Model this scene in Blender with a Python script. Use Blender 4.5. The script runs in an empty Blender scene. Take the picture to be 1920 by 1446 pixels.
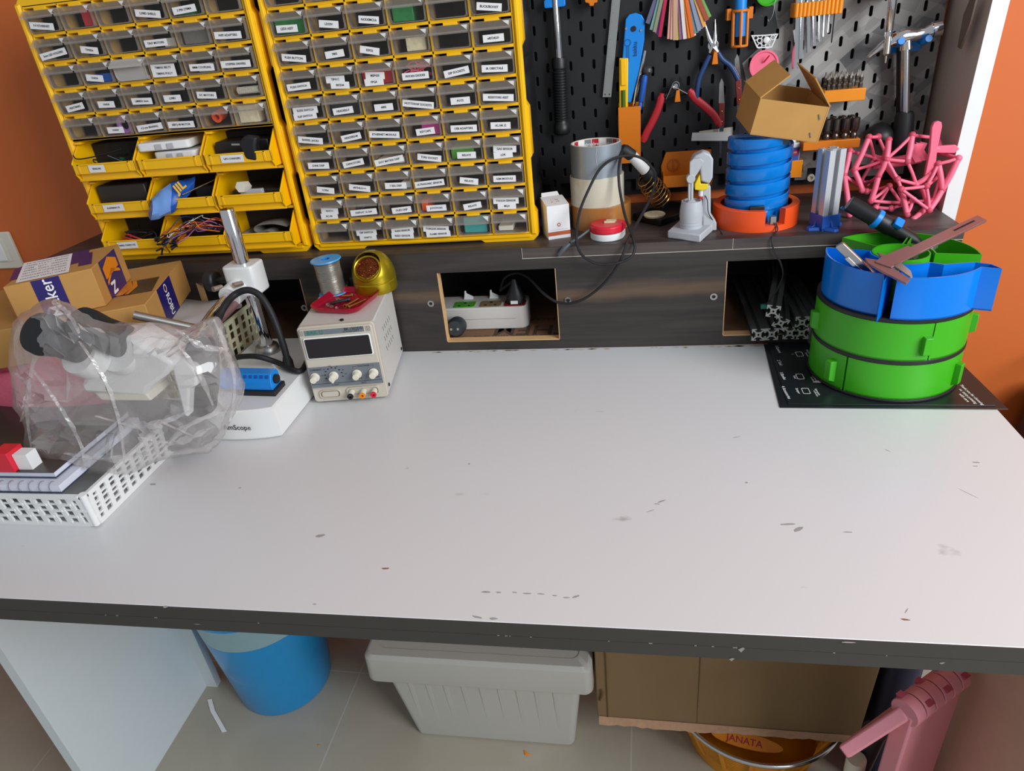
import bpy, bmesh, math, random
from mathutils import Vector as V, Matrix, Euler, noise
R = math.radians; PI = math.pi
random.seed(7)
sc = bpy.context.scene
COL = sc.collection
# ---------------------------------------------------------------- camera
cd = bpy.data.cameras.new('camera'); cam = bpy.data.objects.new('camera', cd); COL.objects.link(cam)
cam.location = (0.39193, -1.04961, 1.26024); cam.rotation_euler = (1.0701, 0.0934, 0.1449)
cd.sensor_width = 36; cd.lens = 1279.1/1920*36; cd.clip_start = 0.01
sc.camera = cam
# ---------------------------------------------------------------- daylight
w = bpy.data.worlds.new('world'); sc.world = w; w.use_nodes = True
bg = w.node_tree.nodes['Background']; bg.inputs[0].default_value = (0.86, 0.93, 1.0, 1); bg.inputs[1].default_value = 0.40
def area(name, loc, target, sx, sy, power, col):
    l = bpy.data.lights.new(name, 'AREA'); l.shape = 'RECTANGLE'; l.size = sx; l.size_y = sy; l.energy = power; l.color = col
    o = bpy.data.objects.new(name, l); COL.objects.link(o); o.location = loc
    o.rotation_euler = (V(target)-V(loc)).to_track_quat('-Z', 'Y').to_euler()
    return o
area('window_daylight', (2.0, -1.5, 1.85), (0.3, -0.1, 0.8), 1.2, 1.4, 62, (0.92, 0.96, 1.0))
sc.view_settings.view_transform = 'Standard'; sc.view_settings.look = 'None'
sc.view_settings.exposure = 0.0; sc.view_settings.gamma = 1.0; sc.view_settings.use_curve_mapping = False
# ---------------------------------------------------------------- measuring: a sight line met with a real plane of the place
_RM = cam.rotation_euler.to_matrix(); _F = 1279.1
def _ray(px, py): return _RM @ V(((px-960)/_F, -(py-723)/_F, -1))
def _pl(px, py, ax, v):
    d = _ray(px, py); return V(cam.location) + d*((v-cam.location[ax])/d[ax])
def Xp(px, py, x): return _pl(px, py, 0, x)
def Yp(px, py, y): return _pl(px, py, 1, y)
def Zp(px, py, z): return _pl(px, py, 2, z)
# ---------------------------------------------------------------- materials
def lin(h):
    if isinstance(h, str):
        h = h.lstrip('#'); c = [int(h[i:i+2], 16)/255 for i in (0, 2, 4)]
    else: c = h
    return tuple(x/12.92 if x <= .04045 else ((x+.055)/1.055)**2.4 for x in c) + (1,)
def nodes(m): return m.node_tree.nodes, m.node_tree.links
def mat(name, col, rough=.5, metal=0, var=.06, scale=40, bump=0, coat=0, alpha=1, trans=0, sss=0, stretch=None):
    m = bpy.data.materials.new(name); m.use_nodes = True; N, L = nodes(m); b = N['Principled BSDF']
    c = lin(col)
    b.inputs['Roughness'].default_value = rough; b.inputs['Metallic'].default_value = metal
    b.inputs['Coat Weight'].default_value = coat; b.inputs['Alpha'].default_value = alpha
    b.inputs['Transmission Weight'].default_value = trans
    tc = N.new('ShaderNodeTexCoord'); nz = N.new('ShaderNodeTexNoise'); nz.inputs['Scale'].default_value = scale; nz.inputs['Detail'].default_value = 3
    src = tc.outputs['Object']
    if stretch:
        mp = N.new('ShaderNodeMapping'); mp.inputs['Scale'].default_value = stretch; L.new(src, mp.inputs[0]); src = mp.outputs[0]
    L.new(src, nz.inputs['Vector'])
    mx = N.new('ShaderNodeMix'); mx.data_type = 'RGBA'
    mx.inputs[6].default_value = tuple(x*(1-var) for x in c[:3])+(1,); mx.inputs[7].default_value = tuple(min(1, x*(1+var)) for x in c[:3])+(1,)
    L.new(nz.outputs[0], mx.inputs[0]); L.new(mx.outputs[2], b.inputs['Base Color'])
    if bump:
        bp = N.new('ShaderNodeBump'); bp.inputs['Strength'].default_value = bump; bp.inputs['Distance'].default_value = .002
        L.new(nz.outputs[0], bp.inputs['Height']); L.new(bp.outputs[0], b.inputs['Normal'])
    return m
def film(name, col, op, rough=.15, vary=.0, scale=30, bump=0, gloss=.25):
    """thin clear plastic: see-through, with a milky share and a gloss"""
    m = bpy.data.materials.new(name); m.use_nodes = True; N, L = nodes(m); N.remove(N['Principled BSDF'])
    out = N['Material Output']; tr = N.new('ShaderNodeBsdfTransparent'); df = N.new('ShaderNodeBsdfDiffuse'); tl = N.new('ShaderNodeBsdfTranslucent'); gl = N.new('ShaderNodeBsdfGlossy')
    df.inputs[0].default_value = lin(col); tl.inputs[0].default_value = lin(col); gl.inputs['Roughness'].default_value = rough
    m1 = N.new('ShaderNodeMixShader'); m1.inputs[0].default_value = .4; L.new(df.outputs[0], m1.inputs[1]); L.new(tl.outputs[0], m1.inputs[2])
    m2 = N.new('ShaderNodeMixShader'); L.new(tr.outputs[0], m2.inputs[1]); L.new(m1.outputs[0], m2.inputs[2]); m2.inputs[0].default_value = op
    fr = N.new('ShaderNodeLayerWeight'); fr.inputs[0].default_value = .5; pw = N.new('ShaderNodeMath'); pw.operation = 'POWER'; pw.inputs[1].default_value = 3.5; L.new(fr.outputs['Facing'], pw.inputs[0])
    ml = N.new('ShaderNodeMath'); ml.operation = 'MULTIPLY_ADD'; ml.inputs[1].default_value = gloss*1.4; ml.inputs[2].default_value = gloss*.16; L.new(pw.outputs[0], ml.inputs[0]); ml.use_clamp = True
    m3 = N.new('ShaderNodeMixShader'); L.new(ml.outputs[0], m3.inputs[0]); L.new(m2.outputs[0], m3.inputs[1]); L.new(gl.outputs[0], m3.inputs[2])
    L.new(m3.outputs[0], out.inputs[0])
    if vary or bump:
        tc = N.new('ShaderNodeTexCoord'); nz = N.new('ShaderNodeTexNoise'); nz.inputs['Scale'].default_value = scale; nz.inputs['Detail'].default_value = 4; nz.inputs['Distortion'].default_value = 1.2
        L.new(tc.outputs['Object'], nz.inputs['Vector'])
        if vary:
            mr = N.new('ShaderNodeMapRange'); mr.inputs[1].default_value = .3; mr.inputs[2].default_value = .7
            mr.inputs[3].default_value = max(0, op-vary); mr.inputs[4].default_value = op+vary; L.new(nz.outputs[0], mr.inputs[0]); L.new(mr.outputs[0], m2.inputs[0])
        if bump:
            bp = N.new('ShaderNodeBump'); bp.inputs['Strength'].default_value = bump; bp.inputs['Distance'].default_value = .01
            L.new(nz.outputs[0], bp.inputs['Height']); L.new(bp.outputs[0], gl.inputs['Normal']); L.new(bp.outputs[0], df.inputs['Normal'])
    return m
M = {}
def mk(k, *a, **kw): M[k] = mat(k, *a, **kw)
mk('yellow', '#fcbf02', .38); mk('black_plastic', '#19191b', .45); mk('dark', '#121214', .7); mk('paper', '#e9e7e6', .7, var=.02)
mk('ink', '#15151a', .8); mk('steel', '#c9c9c9', .22, 1); mk('chrome', '#e2e2e4', .07, 1); mk('brushed', '#b9b9b6', .35, 1)
mk('white_plastic', '#e6e6e4', .4, var=.02); mk('grey_plastic', '#b4b6ba', .45); mk('blue_plastic', '#1286de', .33); mk('blue_silk', '#0a7cd4', .2, stretch=(1, 1, 60))
mk('orange_plastic', '#dc780a', .38, stretch=(1, 1, 40)); mk('orange_silk', '#f2541c', .35, stretch=(1, 1, 80)); mk('amber_plastic', '#e88a0a', .33)
mk('green_plastic', '#3ba812', .36, stretch=(1, 1, 90)); mk('pink_plastic', '#f8708c', .42); mk('red_plastic', '#d81f35', .35); mk('red_grip', '#b81f2a', .5)
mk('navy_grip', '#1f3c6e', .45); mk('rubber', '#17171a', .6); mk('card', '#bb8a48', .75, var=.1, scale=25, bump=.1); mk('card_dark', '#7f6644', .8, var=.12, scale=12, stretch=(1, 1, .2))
mk('cream', '#dcd6c4', .5); mk('cream_metal', '#cbc6c0', .45, var=.03); mk('gold', '#b09a1c', .28, .75); mk('copper', '#8a4524', .3, .9, var=.4, scale=300)
mk('solder', '#a9a59c', .3, .8, stretch=(1, 1, 300), var=.3, scale=4, bump=.3); mk('skyblue', '#4aa3e0', .35); mk('tray_red', '#c2163c', .22, .55); mk('brass', '#c49a52', .25, .9)
mk('zinc', '#c8c4bb', .3, .9); mk('black_metal', '#1b1b1d', .35, .4); mk('navy_print', '#231c66', .4); mk('orange_print', '#e8881c', .45); mk('white_print', '#efeeee', .6)
mk('grey_print', '#70767c', .5); mk('teal_print', '#1f7a66', .5); mk('display', '#1c181a', .15); mk('pink_cloth', '#f4708a', .85, var=.12, scale=220, bump=.4, stretch=(1, 6, 1))
mk('bucket_blue', '#1590d0', .3, coat=.2); mk('crate', '#bdbbb3', .45, var=.04, scale=6); mk('basket_yellow', '#d88a10', .45); mk('pink_stool', '#e0909c', .45)
mk('tape_brown', '#b07438', .3, coat=.3, stretch=(1, 1, 30)); mk('tape_clear', '#cfc8b4', .22, coat=.5, stretch=(1, 1, 30)); mk('tape_silver', '#9aa2aa', .35, .5, var=.04, stretch=(20, 20, 1))
mk('wood_handle', '#7e2a28', .45); mk('aluminium', '#c4c5c8', .42, .45, stretch=(30, 30, .5)); mk('alu_end', '#d4d3cc', .45, .5); mk('gunmetal', '#6a6058', .25, .9); mk('red_label', '#b01c34', .5)
mk('pcb', '#1e7a3a', .4, scale=200, var=.4); mk('lilac', '#b070b8', .45); mk('teal', '#3a9c98', .5); mk('mauve_metal', '#a07878', .35, .6); mk('plug_grey', '#2c3034', .5)
mk('blue_print', '#1c5ab8', .4); mk('sponge', '#d8cba6', .9, var=.3, scale=120, bump=.5); mk('magenta', '#c03c8c', .45); mk('strip_green', '#4c9c2a', .45); mk('strip_red', '#8a1c20', .45)
mk('webbing', '#6e6a64', .85, bump=.3, scale=200); mk('wood_edge', '#d8ac78', .6, var=.2, scale=60, stretch=(.3, .3, 8)); mk('liner', '#7c5a40', .7, var=.15)
mk('liner_ink', '#4a3426', .8); mk('navy_cover', '#26304a', .5); mk('page', '#d6d8e4', .7); mk('amber_dark', '#c86414', .4); mk('clear_wrap', '#cfcfd2', .2)
M['drawer_clear'] = film('drawer_clear', '#c8bcb0', .02, .12, gloss=.09); M['drawer_lip'] = film('drawer_lip', '#e2d6ca', .17, .2, gloss=.25); M['frosted'] = film('frosted', '#dcd6d0', .78, .3)
M['bag'] = film('bag', '#fdf9f7', .27, .14, vary=.10, scale=14, bump=.45, gloss=.35); M['bag_fold'] = film('bag_fold', '#fbf9f8', .38, .12, vary=.25, scale=40, bump=.5, gloss=.8); M['wrap'] = film('wrap', '#b8b8bc', .25, .2, vary=.15, scale=25, bump=.6, gloss=.6)
M['clear'] = film('clear', '#e8ecf0', .12, .08, gloss=.6)
# painted wall
m = M['wall'] = mat('orange_wall_paint', '#cb6424', .62, var=.05, scale=3)
# table laminate with smudges
m = M['laminate'] = mat('white_laminate', '#d8d7d7', .32, var=.015, scale=5)
N, L = nodes(m); b = N['Principled BSDF']; tc = N.new('ShaderNodeTexCoord')
src = b.inputs['Base Color'].links[0].from_socket
def smear(scale, thr, amt, stretch):
    global src
    mp = N.new('ShaderNodeMapping'); mp.inputs['Scale'].default_value = stretch; L.new(tc.outputs['Object'], mp.inputs[0])
    n1 = N.new('ShaderNodeTexNoise'); n1.inputs['Scale'].default_value = scale; n1.inputs['Detail'].default_value = 5; L.new(mp.outputs[0], n1.inputs['Vector'])
    mr = N.new('ShaderNodeMapRange'); mr.inputs[1].default_value = thr; mr.inputs[2].default_value = thr+.06; mr.inputs[4].default_value = amt; L.new(n1.outputs[0], mr.inputs[0])
    mx = N.new('ShaderNodeMix'); mx.data_type = 'RGBA'; L.new(mr.outputs[0], mx.inputs[0]); L.new(src, mx.inputs[6]); mx.inputs[7].default_value = lin('#77706c'); src = mx.outputs[2]
smear(9, .71, .55, (1, 2, 1)); smear(28, .74, .5, (1, 1.6, 1)); L.new(src, b.inputs['Base Color'])
# dark walnut laminate, brown streaks running along x
def walnut(name, dark, brown, zc, zw, rough=.45):
    m = bpy.data.materials.new(name); m.use_nodes = True; N, L = nodes(m); b = N['Principled BSDF']; b.inputs['Roughness'].default_value = rough
    tc = N.new('ShaderNodeTexCoord'); mp = N.new('ShaderNodeMapping'); mp.inputs['Scale'].default_value = (2.2, 26, 34); L.new(tc.outputs['Object'], mp.inputs[0])
    nz = N.new('ShaderNodeTexNoise'); nz.inputs['Scale'].default_value = 1.6; nz.inputs['Detail'].default_value = 8; nz.inputs['Roughness'].default_value = .65; nz.inputs['Distortion'].default_value = .9; L.new(mp.outputs[0], nz.inputs['Vector'])
    cr = N.new('ShaderNodeValToRGB'); cr.color_ramp.elements[0].position = .3; cr.color_ramp.elements[0].color = tuple(x*.6 for x in lin(dark)[:3])+(1,); cr.color_ramp.elements[1].position = .7; cr.color_ramp.elements[1].color = tuple(x*1.5 for x in lin(dark)[:3])+(1,); L.new(nz.outputs[0], cr.inputs[0])
    sx = N.new('ShaderNodeSeparateXYZ'); L.new(tc.outputs['Object'], sx.inputs[0])
    mp2 = N.new('ShaderNodeMapping'); mp2.inputs['Scale'].default_value = (3.2, 14, 6); L.new(tc.outputs['Object'], mp2.inputs[0])
    n2 = N.new('ShaderNodeTexNoise'); n2.inputs['Scale'].default_value = 1.4; n2.inputs['Detail'].default_value = 3; L.new(mp2.outputs[0], n2.inputs['Vector'])
    a = N.new('ShaderNodeMath'); a.operation = 'MULTIPLY_ADD'; a.inputs[1].default_value = .07; L.new(n2.outputs[0], a.inputs[0]); L.new(sx.outputs[2], a.inputs[2])
    d = N.new('ShaderNodeMath'); d.operation = 'SUBTRACT'; L.new(a.outputs[0], d.inputs[0]); d.inputs[1].default_value = zc+.035
    ab = N.new('ShaderNodeMath'); ab.operation = 'ABSOLUTE'; L.new(d.outputs[0], ab.inputs[0])
    mr = N.new('ShaderNodeMapRange'); mr.inputs[1].default_value = zw; mr.inputs[2].default_value = zw*.25; mr.inputs[3].default_value = 0; mr.inputs[4].default_value = .75; L.new(ab.outputs[0], mr.inputs[0])
    ml = N.new('ShaderNodeMath'); ml.operation = 'MULTIPLY'; L.new(mr.outputs[0], ml.inputs[0]); L.new(nz.outputs[0], ml.inputs[1])
    mx = N.new('ShaderNodeMix'); mx.data_type = 'RGBA'; L.new(ml.outputs[0], mx.inputs[0]); L.new(cr.outputs[0], mx.inputs[6]); mx.inputs[7].default_value = lin(brown); L.new(mx.outputs[2], b.inputs['Base Color'])
    return m
M['walnut'] = walnut('dark_walnut_laminate', '#352f2d', '#84664a', .102, .016); M['walnut_top'] = walnut('dark_walnut_shelf', '#453c39', '#5c504a', 9, .01)
# floor stone tiles
m = M['tile'] = mat('stone_floor', '#aaa292', .3, var=.12, scale=5)
N, L = nodes(m); b = N['Principled BSDF']; tc = N.new('ShaderNodeTexCoord'); br = N.new('ShaderNodeTexBrick'); br.offset = 0; br.inputs['Scale'].default_value = 1
mp = N.new('ShaderNodeMapping'); mp.inputs['Location'].default_value = (.21, .1, 0); mp.inputs['Rotation'].default_value = (0, 0, .02); L.new(tc.outputs['Object'], mp.inputs[0]); L.new(mp.outputs[0], br.inputs['Vector'])
br.inputs['Brick Width'].default_value = .6; br.inputs['Row Height'].default_value = .6; br.inputs['Mortar Size'].default_value = .0014; br.inputs['Color1'].default_value = br.inputs['Color2'].default_value = (0, 0, 0, 1); br.inputs['Mortar'].default_value = (1, 1, 1, 1)
vn = N.new('ShaderNodeTexNoise'); vn.inputs['Scale'].default_value = 3; vn.inputs['Detail'].default_value = 9; vn.inputs['Distortion'].default_value = 2; L.new(tc.outputs['Object'], vn.inputs['Vector'])
vr = N.new('ShaderNodeMapRange'); vr.inputs[1].default_value = .55; vr.inputs[2].default_value = .75; vr.inputs[4].default_value = .45; L.new(vn.outputs[0], vr.inputs[0])
src = b.inputs['Base Color'].links[0].from_socket
mx = N.new('ShaderNodeMix'); mx.data_type = 'RGBA'; L.new(vr.outputs[0], mx.inputs[0]); L.new(src, mx.inputs[6]); mx.inputs[7].default_value = lin('#c2bcb0')
mx2 = N.new('ShaderNodeMix'); mx2.data_type = 'RGBA'; L.new(br.outputs[0], mx2.inputs[0]); L.new(mx.outputs[2], mx2.inputs[6]); mx2.inputs[7].default_value = lin('#bdb6a8'); L.new(mx2.outputs[2], b.inputs['Base Color'])
# pegboard: black at the left, angular grey camouflage print to the right
m = bpy.data.materials.new('pegboard_print'); m.use_nodes = True; N, L = nodes(m); b = N['Principled BSDF']; b.inputs['Roughness'].default_value = .5; M['pegboard'] = m
tc = N.new('ShaderNodeTexCoord'); mp = N.new('ShaderNodeMapping'); mp.inputs['Rotation'].default_value = (0, R(38), 0); mp.inputs['Scale'].default_value = (1, .001, 1); L.new(tc.outputs['Object'], mp.inputs[0])
def bricks(w_, h_, off, loc, rot):
    mq = N.new('ShaderNodeMapping'); mq.inputs['Rotation'].default_value = (R(90), 0, 0); L.new(tc.outputs['Object'], mq.inputs[0])
    m3 = N.new('ShaderNodeMapping'); m3.inputs['Rotation'].default_value = (0, 0, R(rot)); m3.inputs['Location'].default_value = loc; L.new(mq.outputs[0], m3.inputs[0])
    q = N.new('ShaderNodeTexBrick'); q.offset = off; q.inputs['Scale'].default_value = 1; q.inputs['Brick Width'].default_value = w_; q.inputs['Row Height'].default_value = h_; q.inputs['Mortar Size'].default_value = 0
    q.inputs['Color1'].default_value = (0, 0, 0, 1); q.inputs['Color2'].default_value = (1, 1, 1, 1); q.inputs['Bias'].default_value = 0; L.new(m3.outputs[0], q.inputs['Vector']); return q.outputs[0]
b1 = bricks(.075, .034, .37, (.3, .1, 0), 40); b2 = bricks(.05, .011, .6, (.13, .4, 0), 40); b3 = bricks(.06, .02, .27, (.7, .2, 0), -20)
add = N.new('ShaderNodeMath'); add.operation = 'MULTIPLY_ADD'; add.inputs[1].default_value = .5; L.new(b2, add.inputs[0]); L.new(b1, add.inputs[2])
add2 = N.new('ShaderNodeMath'); add2.operation = 'MULTIPLY_ADD'; add2.inputs[1].default_value = .5; L.new(b3, add2.inputs[0]); L.new(add.outputs[0], add2.inputs[2])
dv = N.new('ShaderNodeMath'); dv.operation = 'MULTIPLY'; dv.inputs[1].default_value = .5; L.new(add2.outputs[0], dv.inputs[0])
cr = N.new('ShaderNodeValToRGB'); cr.color_ramp.interpolation = 'CONSTANT'; cr.color_ramp.elements[0].color = lin('#5a5a5b')
for p_, c_ in ((.25, '#6e6d6c'), (.38, '#84827f'), (.52, '#94918d'), (.7, '#a29f9a')):
    e = cr.color_ramp.elements.new(p_); e.color = lin(c_)
cr.color_ramp.elements[-1].color = lin('#b2aea8'); L.new(dv.outputs[0], cr.inputs[0])
sx = N.new('ShaderNodeSeparateXYZ'); L.new(tc.outputs['Object'], sx.inputs[0])
k1 = N.new('ShaderNodeMath'); k1.operation = 'MULTIPLY_ADD'; k1.inputs[1].default_value = .28; L.new(sx.outputs[2], k1.inputs[0]); L.new(sx.outputs[0], k1.inputs[2])
k2 = N.new('ShaderNodeMath'); k2.operation = 'MULTIPLY_ADD'; k2.inputs[1].default_value = .07; L.new(b1, k2.inputs[0]); L.new(k1.outputs[0], k2.inputs[2])
gt = N.new('ShaderNodeMath'); gt.operation = 'GREATER_THAN'; gt.inputs[1].default_value = .162; L.new(k2.outputs[0], gt.inputs[0])
mx = N.new('ShaderNodeMix'); mx.data_type = 'RGBA'; L.new(gt.outputs[0], mx.inputs[0]); mx.inputs[6].default_value = lin('#19191b'); L.new(cr.outputs[0], mx.inputs[7]); L.new(mx.outputs[2], b.inputs['Base Color'])
# ---------------------------------------------------------------- mesh building
_txt = {}
def text_geo(s, bold=.012):
    k = (s, bold)
    if k not in _txt:
        c = bpy.data.curves.new('writing', 'FONT'); c.body = s; c.size = 1; c.align_x = 'CENTER'; c.align_y = 'CENTER'; c.resolution_u = 2; c.offset = bold
        o = bpy.data.objects.new('writing', c); me = o.to_mesh()
        _txt[k] = ([v.co.copy() for v in me.vertices], [tuple(p.vertices) for p in me.polygons])
        o.to_mesh_clear(); bpy.data.objects.remove(o); bpy.data.curves.remove(c)
    return _txt[k]
def axis_m(p0, p1, up=None):
    """frame whose z runs from p0 to p1"""
    p0 = V(p0); d = (V(p1)-p0).normalized(); u = V(up) if up else (V((0, 0, 1)) if abs(d.z) < .9 else V((0, 1, 0)))
    x = u.cross(d).normalized(); y = d.cross(x)
    return Matrix(((x.x, y.x, d.x, p0.x), (x.y, y.y, d.y, p0.y), (x.z, y.z, d.z, p0.z), (0, 0, 0, 1)))
def fr(o, x, y):
    """frame from an origin and two directions"""
    x = V(x).normalized(); z = x.cross(V(y)).normalized(); y = z.cross(x); o = V(o)
    return Matrix(((x.x, y.x, z.x, o.x), (x.y, y.y, z.y, o.y), (x.z, y.z, z.z, o.z), (0, 0, 0, 1)))
def sm(pts, k=6, closed=False):
    pts = [V(p) for p in pts]; n = len(pts); out = []
    for i in range(n if closed else n-1):
        a, b_, c, d = (pts[(i+j) % n] if closed else pts[max(0, min(n-1, i+j))] for j in (-1, 0, 1, 2))
        for q in range(k):
            t = q/k; out.append(.5*((2*b_)+(c-a)*t+(2*a-5*b_+4*c-d)*t*t+(3*b_-a-3*c+d)*t**3))
    if not closed: out.append(pts[-1])
    return out
class MB:
    def __init__(s): s.v = []; s.f = []; s.mi = []; s.m = 0; s.T = Matrix()
    def add(s, vs, fs):
        o = len(s.v); s.v += [s.T @ V(p) for p in vs]
        for f in fs: s.f.append(tuple(i+o for i in f)); s.mi.append(s.m)
        return s
    def bx(s, x0, x1, y0, y1, z0, z1):
        return s.add([(x0, y0, z0), (x1, y0, z0), (x1, y1, z0), (x0, y1, z0), (x0, y0, z1), (x1, y0, z1), (x1, y1, z1), (x0, y1, z1)],
                     [(0, 3, 2, 1), (4, 5, 6, 7), (0, 1, 5, 4), (1, 2, 6, 5), (2, 3, 7, 6), (3, 0, 4, 7)])
    def hexa(s, P): return s.add(P, [(0, 3, 2, 1), (4, 5, 6, 7), (0, 1, 5, 4), (1, 2, 6, 5), (2, 3, 7, 6), (3, 0, 4, 7)])
    def rings(s, rs, cap0=True, cap1=True, closed=True):
        n = len(rs[0]); vs = [p for r_ in rs for p in r_]; fs = []
        for i in range(len(rs)-1):
            for j in range(n if closed else n-1):
                k = (j+1) % n; fs.append((i*n+j, i*n+k, (i+1)*n+k, (i+1)*n+j))
        if cap0: fs.append(tuple(range(n-1, -1, -1)))
        if cap1: fs.append(tuple(range((len(rs)-1)*n, len(rs)*n)))
        return s.add(vs, fs)
    def lathe(s, prof, n=32, Mx=None, cap0=True, cap1=True, a0=0, a1=2*PI):
        Mx = Mx or Matrix(); full = abs(a1-a0-2*PI) < 1e-6; k = n if full else n+1
        rs = [[Mx @ V((r*math.cos(a0+(a1-a0)*j/n), r*math.sin(a0+(a1-a0)*j/n), z)) for j in range(k)] for r, z in prof]
        return s.rings(rs, cap0, cap1, full)
    def cyl(s, p0, p1, r0, r1=None, n=20):
        r1 = r0 if r1 is None else r1; L_ = (V(p1)-V(p0)).length
        return s.lathe([(r0, 0), (r1, L_)], n, axis_m(p0, p1))
    def tube(s, pts, r, n=8, closed=False):
        pts = [V(p) for p in pts]; N_ = len(pts); rs = []; pr = None
        for i, p in enumerate(pts):
            d = (pts[(i+1) % N_]-pts[i-1]) if closed else (pts[min(N_-1, i+1)]-pts[max(0, i-1)])
            if d.length < 1e-9: d = V((0, 0, 1))
            d.normalize()
            if pr is None: pr = d.orthogonal().normalized()
            pr = (pr-d*pr.dot(d)); pr = pr.normalized() if pr.length > 1e-6 else d.orthogonal().normalized()
            q = d.cross(pr); rr = r[i] if isinstance(r, (list, tuple)) else r
            rs.append([p+(pr*math.cos(2*PI*j/n)+q*math.sin(2*PI*j/n))*rr for j in range(n)])
        if closed: rs.append(rs[0]); return s.rings(rs, False, False)
        return s.rings(rs)
    def prism(s, poly, h0, h1, Mx=None):
        Mx = Mx or Matrix()
        a = sum(poly[i-1][0]*poly[i][1]-poly[i][0]*poly[i-1][1] for i in range(len(poly)))
        if a < 0: poly = poly[::-1]
        return s.rings([[Mx @ V((x, y, h0)) for x, y in poly], [Mx @ V((x, y, h1)) for x, y in poly]])
    def frame(s, outer, inner, h0, h1, Mx=None):
        """flat plate between an outer and an inner outline of equal length"""
        Mx = Mx or Matrix(); n = len(outer)
        P = [[Mx @ V((x, y, h)) for x, y in q] for q, h in ((outer, h0), (outer, h1), (inner, h1), (inner, h0))]
        return s.rings(P+[P[0]], False, False)
    def sph(s, c, r, n=14, k=8, Mx=None, sc_=(1, 1, 1)):
        Mx = Mx or Matrix.Translation(V(c))
        return s.lathe([(max(1e-5, r*math.sin(PI*i/k)), -r*math.cos(PI*i/k)) for i in range(k+1)], n, Mx @ Matrix.Diagonal((*sc_, 1)), False, False)
    def text(s, t, size, Mx, maxw=None, bold=.012, flip=False):
        vs, fs = text_geo(t, bold)
        if not vs: return s
        wd = max(p.x for p in vs)-min(p.x for p in vs); k = size
        kx = min(k, maxw/wd) if maxw and wd > 0 else k
        return s.add([Mx @ V((p.x*kx, p.y*k, 0)) for p in vs], fs)
    def quad(s, a, b_, c, d): return s.add([a, b_, c, d], [(0, 1, 2, 3)])
    def build(s, name, mats, parent=None, bevel=0, seg=2, smooth=38, world=True, label=None, stuff=False, flat=False):
        me = bpy.data.meshes.new(name); vs = s.v
        if parent is not None and world:
            root = parent
            while root.parent: root = root.parent
            inv = root.matrix_basis.inverted(); vs = [inv @ p for p in vs]
        me.from_pydata(vs, [], s.f); me.polygons.foreach_set('material_index', s.mi); me.update()
        for m_ in (mats if isinstance(mats, (list, tuple)) else [mats]): me.materials.append(M[m_] if isinstance(m_, str) else m_)
        bm = bmesh.new(); bm.from_mesh(me); bmesh.ops.recalc_face_normals(bm, faces=bm.faces); bm.to_mesh(me); bm.free()
        if not flat:
            me.polygons.foreach_set('use_smooth', [True]*len(me.polygons)); me.set_sharp_from_angle(angle=R(smooth))
        o = bpy.data.objects.new(name, me); COL.objects.link(o)
        if parent is not None: o.parent = parent
        if bevel:
            b_ = o.modifiers.new('edge', 'BEVEL'); b_.width = bevel; b_.segments = seg; b_.limit_method = 'ANGLE'; b_.angle_limit = R(40); b_.harden_normals = False
        if label: o['label'] = label
        if stuff: o['kind'] = 'stuff'
        return o
def tag(o, label, cat, group=None):
    o['label'] = label; o['category'] = cat
    if group: o['group'] = group
    return o
def thing(name, label, cat, loc=(0, 0, 0), rot=(0, 0, 0), group=None):
    o = bpy.data.objects.new(name, None); COL.objects.link(o); o.location = loc; o.rotation_euler = rot; o.empty_display_size = .02
    return tag(o, label, cat, group)
def solo(name, mb, mats, label, cat, group=None, **kw):
    """a thing that is one mesh; its origin is put at its base"""
    lo = [min(p[i] for p in mb.v) for i in range(3)]; hi = [max(p[i] for p in mb.v) for i in range(3)]
    c = V(((lo[0]+hi[0])/2, (lo[1]+hi[1])/2, lo[2])); mb.v = [p-c for p in mb.v]
    o = mb.build(name, mats, **kw); o.location = c
    return tag(o, label, cat, group)
def structure(name, mb, mats):
    o = mb.build(name, mats); o['kind'] = 'structure'; return o
def rrect(x0, x1, y0, y1, r, n=4):
    out = []
    for cx, cy, a in ((x1-r, y1-r, 0), (x0+r, y1-r, 90), (x0+r, y0+r, 180), (x1-r, y0+r, 270)):
        out += [(cx+r*math.cos(R(a+90*i/n)), cy+r*math.sin(R(a+90*i/n))) for i in range(n+1)]
    return out
def flip_xz(y=0): return Matrix(((1, 0, 0, 0), (0, 0, -1, y), (0, 1, 0, 0), (0, 0, 0, 1)))   # drawing plane x,z facing the room; heights grow to the front (-y)
# ================================================================ the room
b = MB().bx(-3, 3.2, -3.2, .4, -.05, 0); structure('floor', b, 'tile')
b = MB().bx(-3, 3.2, .246, .34, 0, 2.7); structure('wall_back', b, 'wall')
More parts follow.
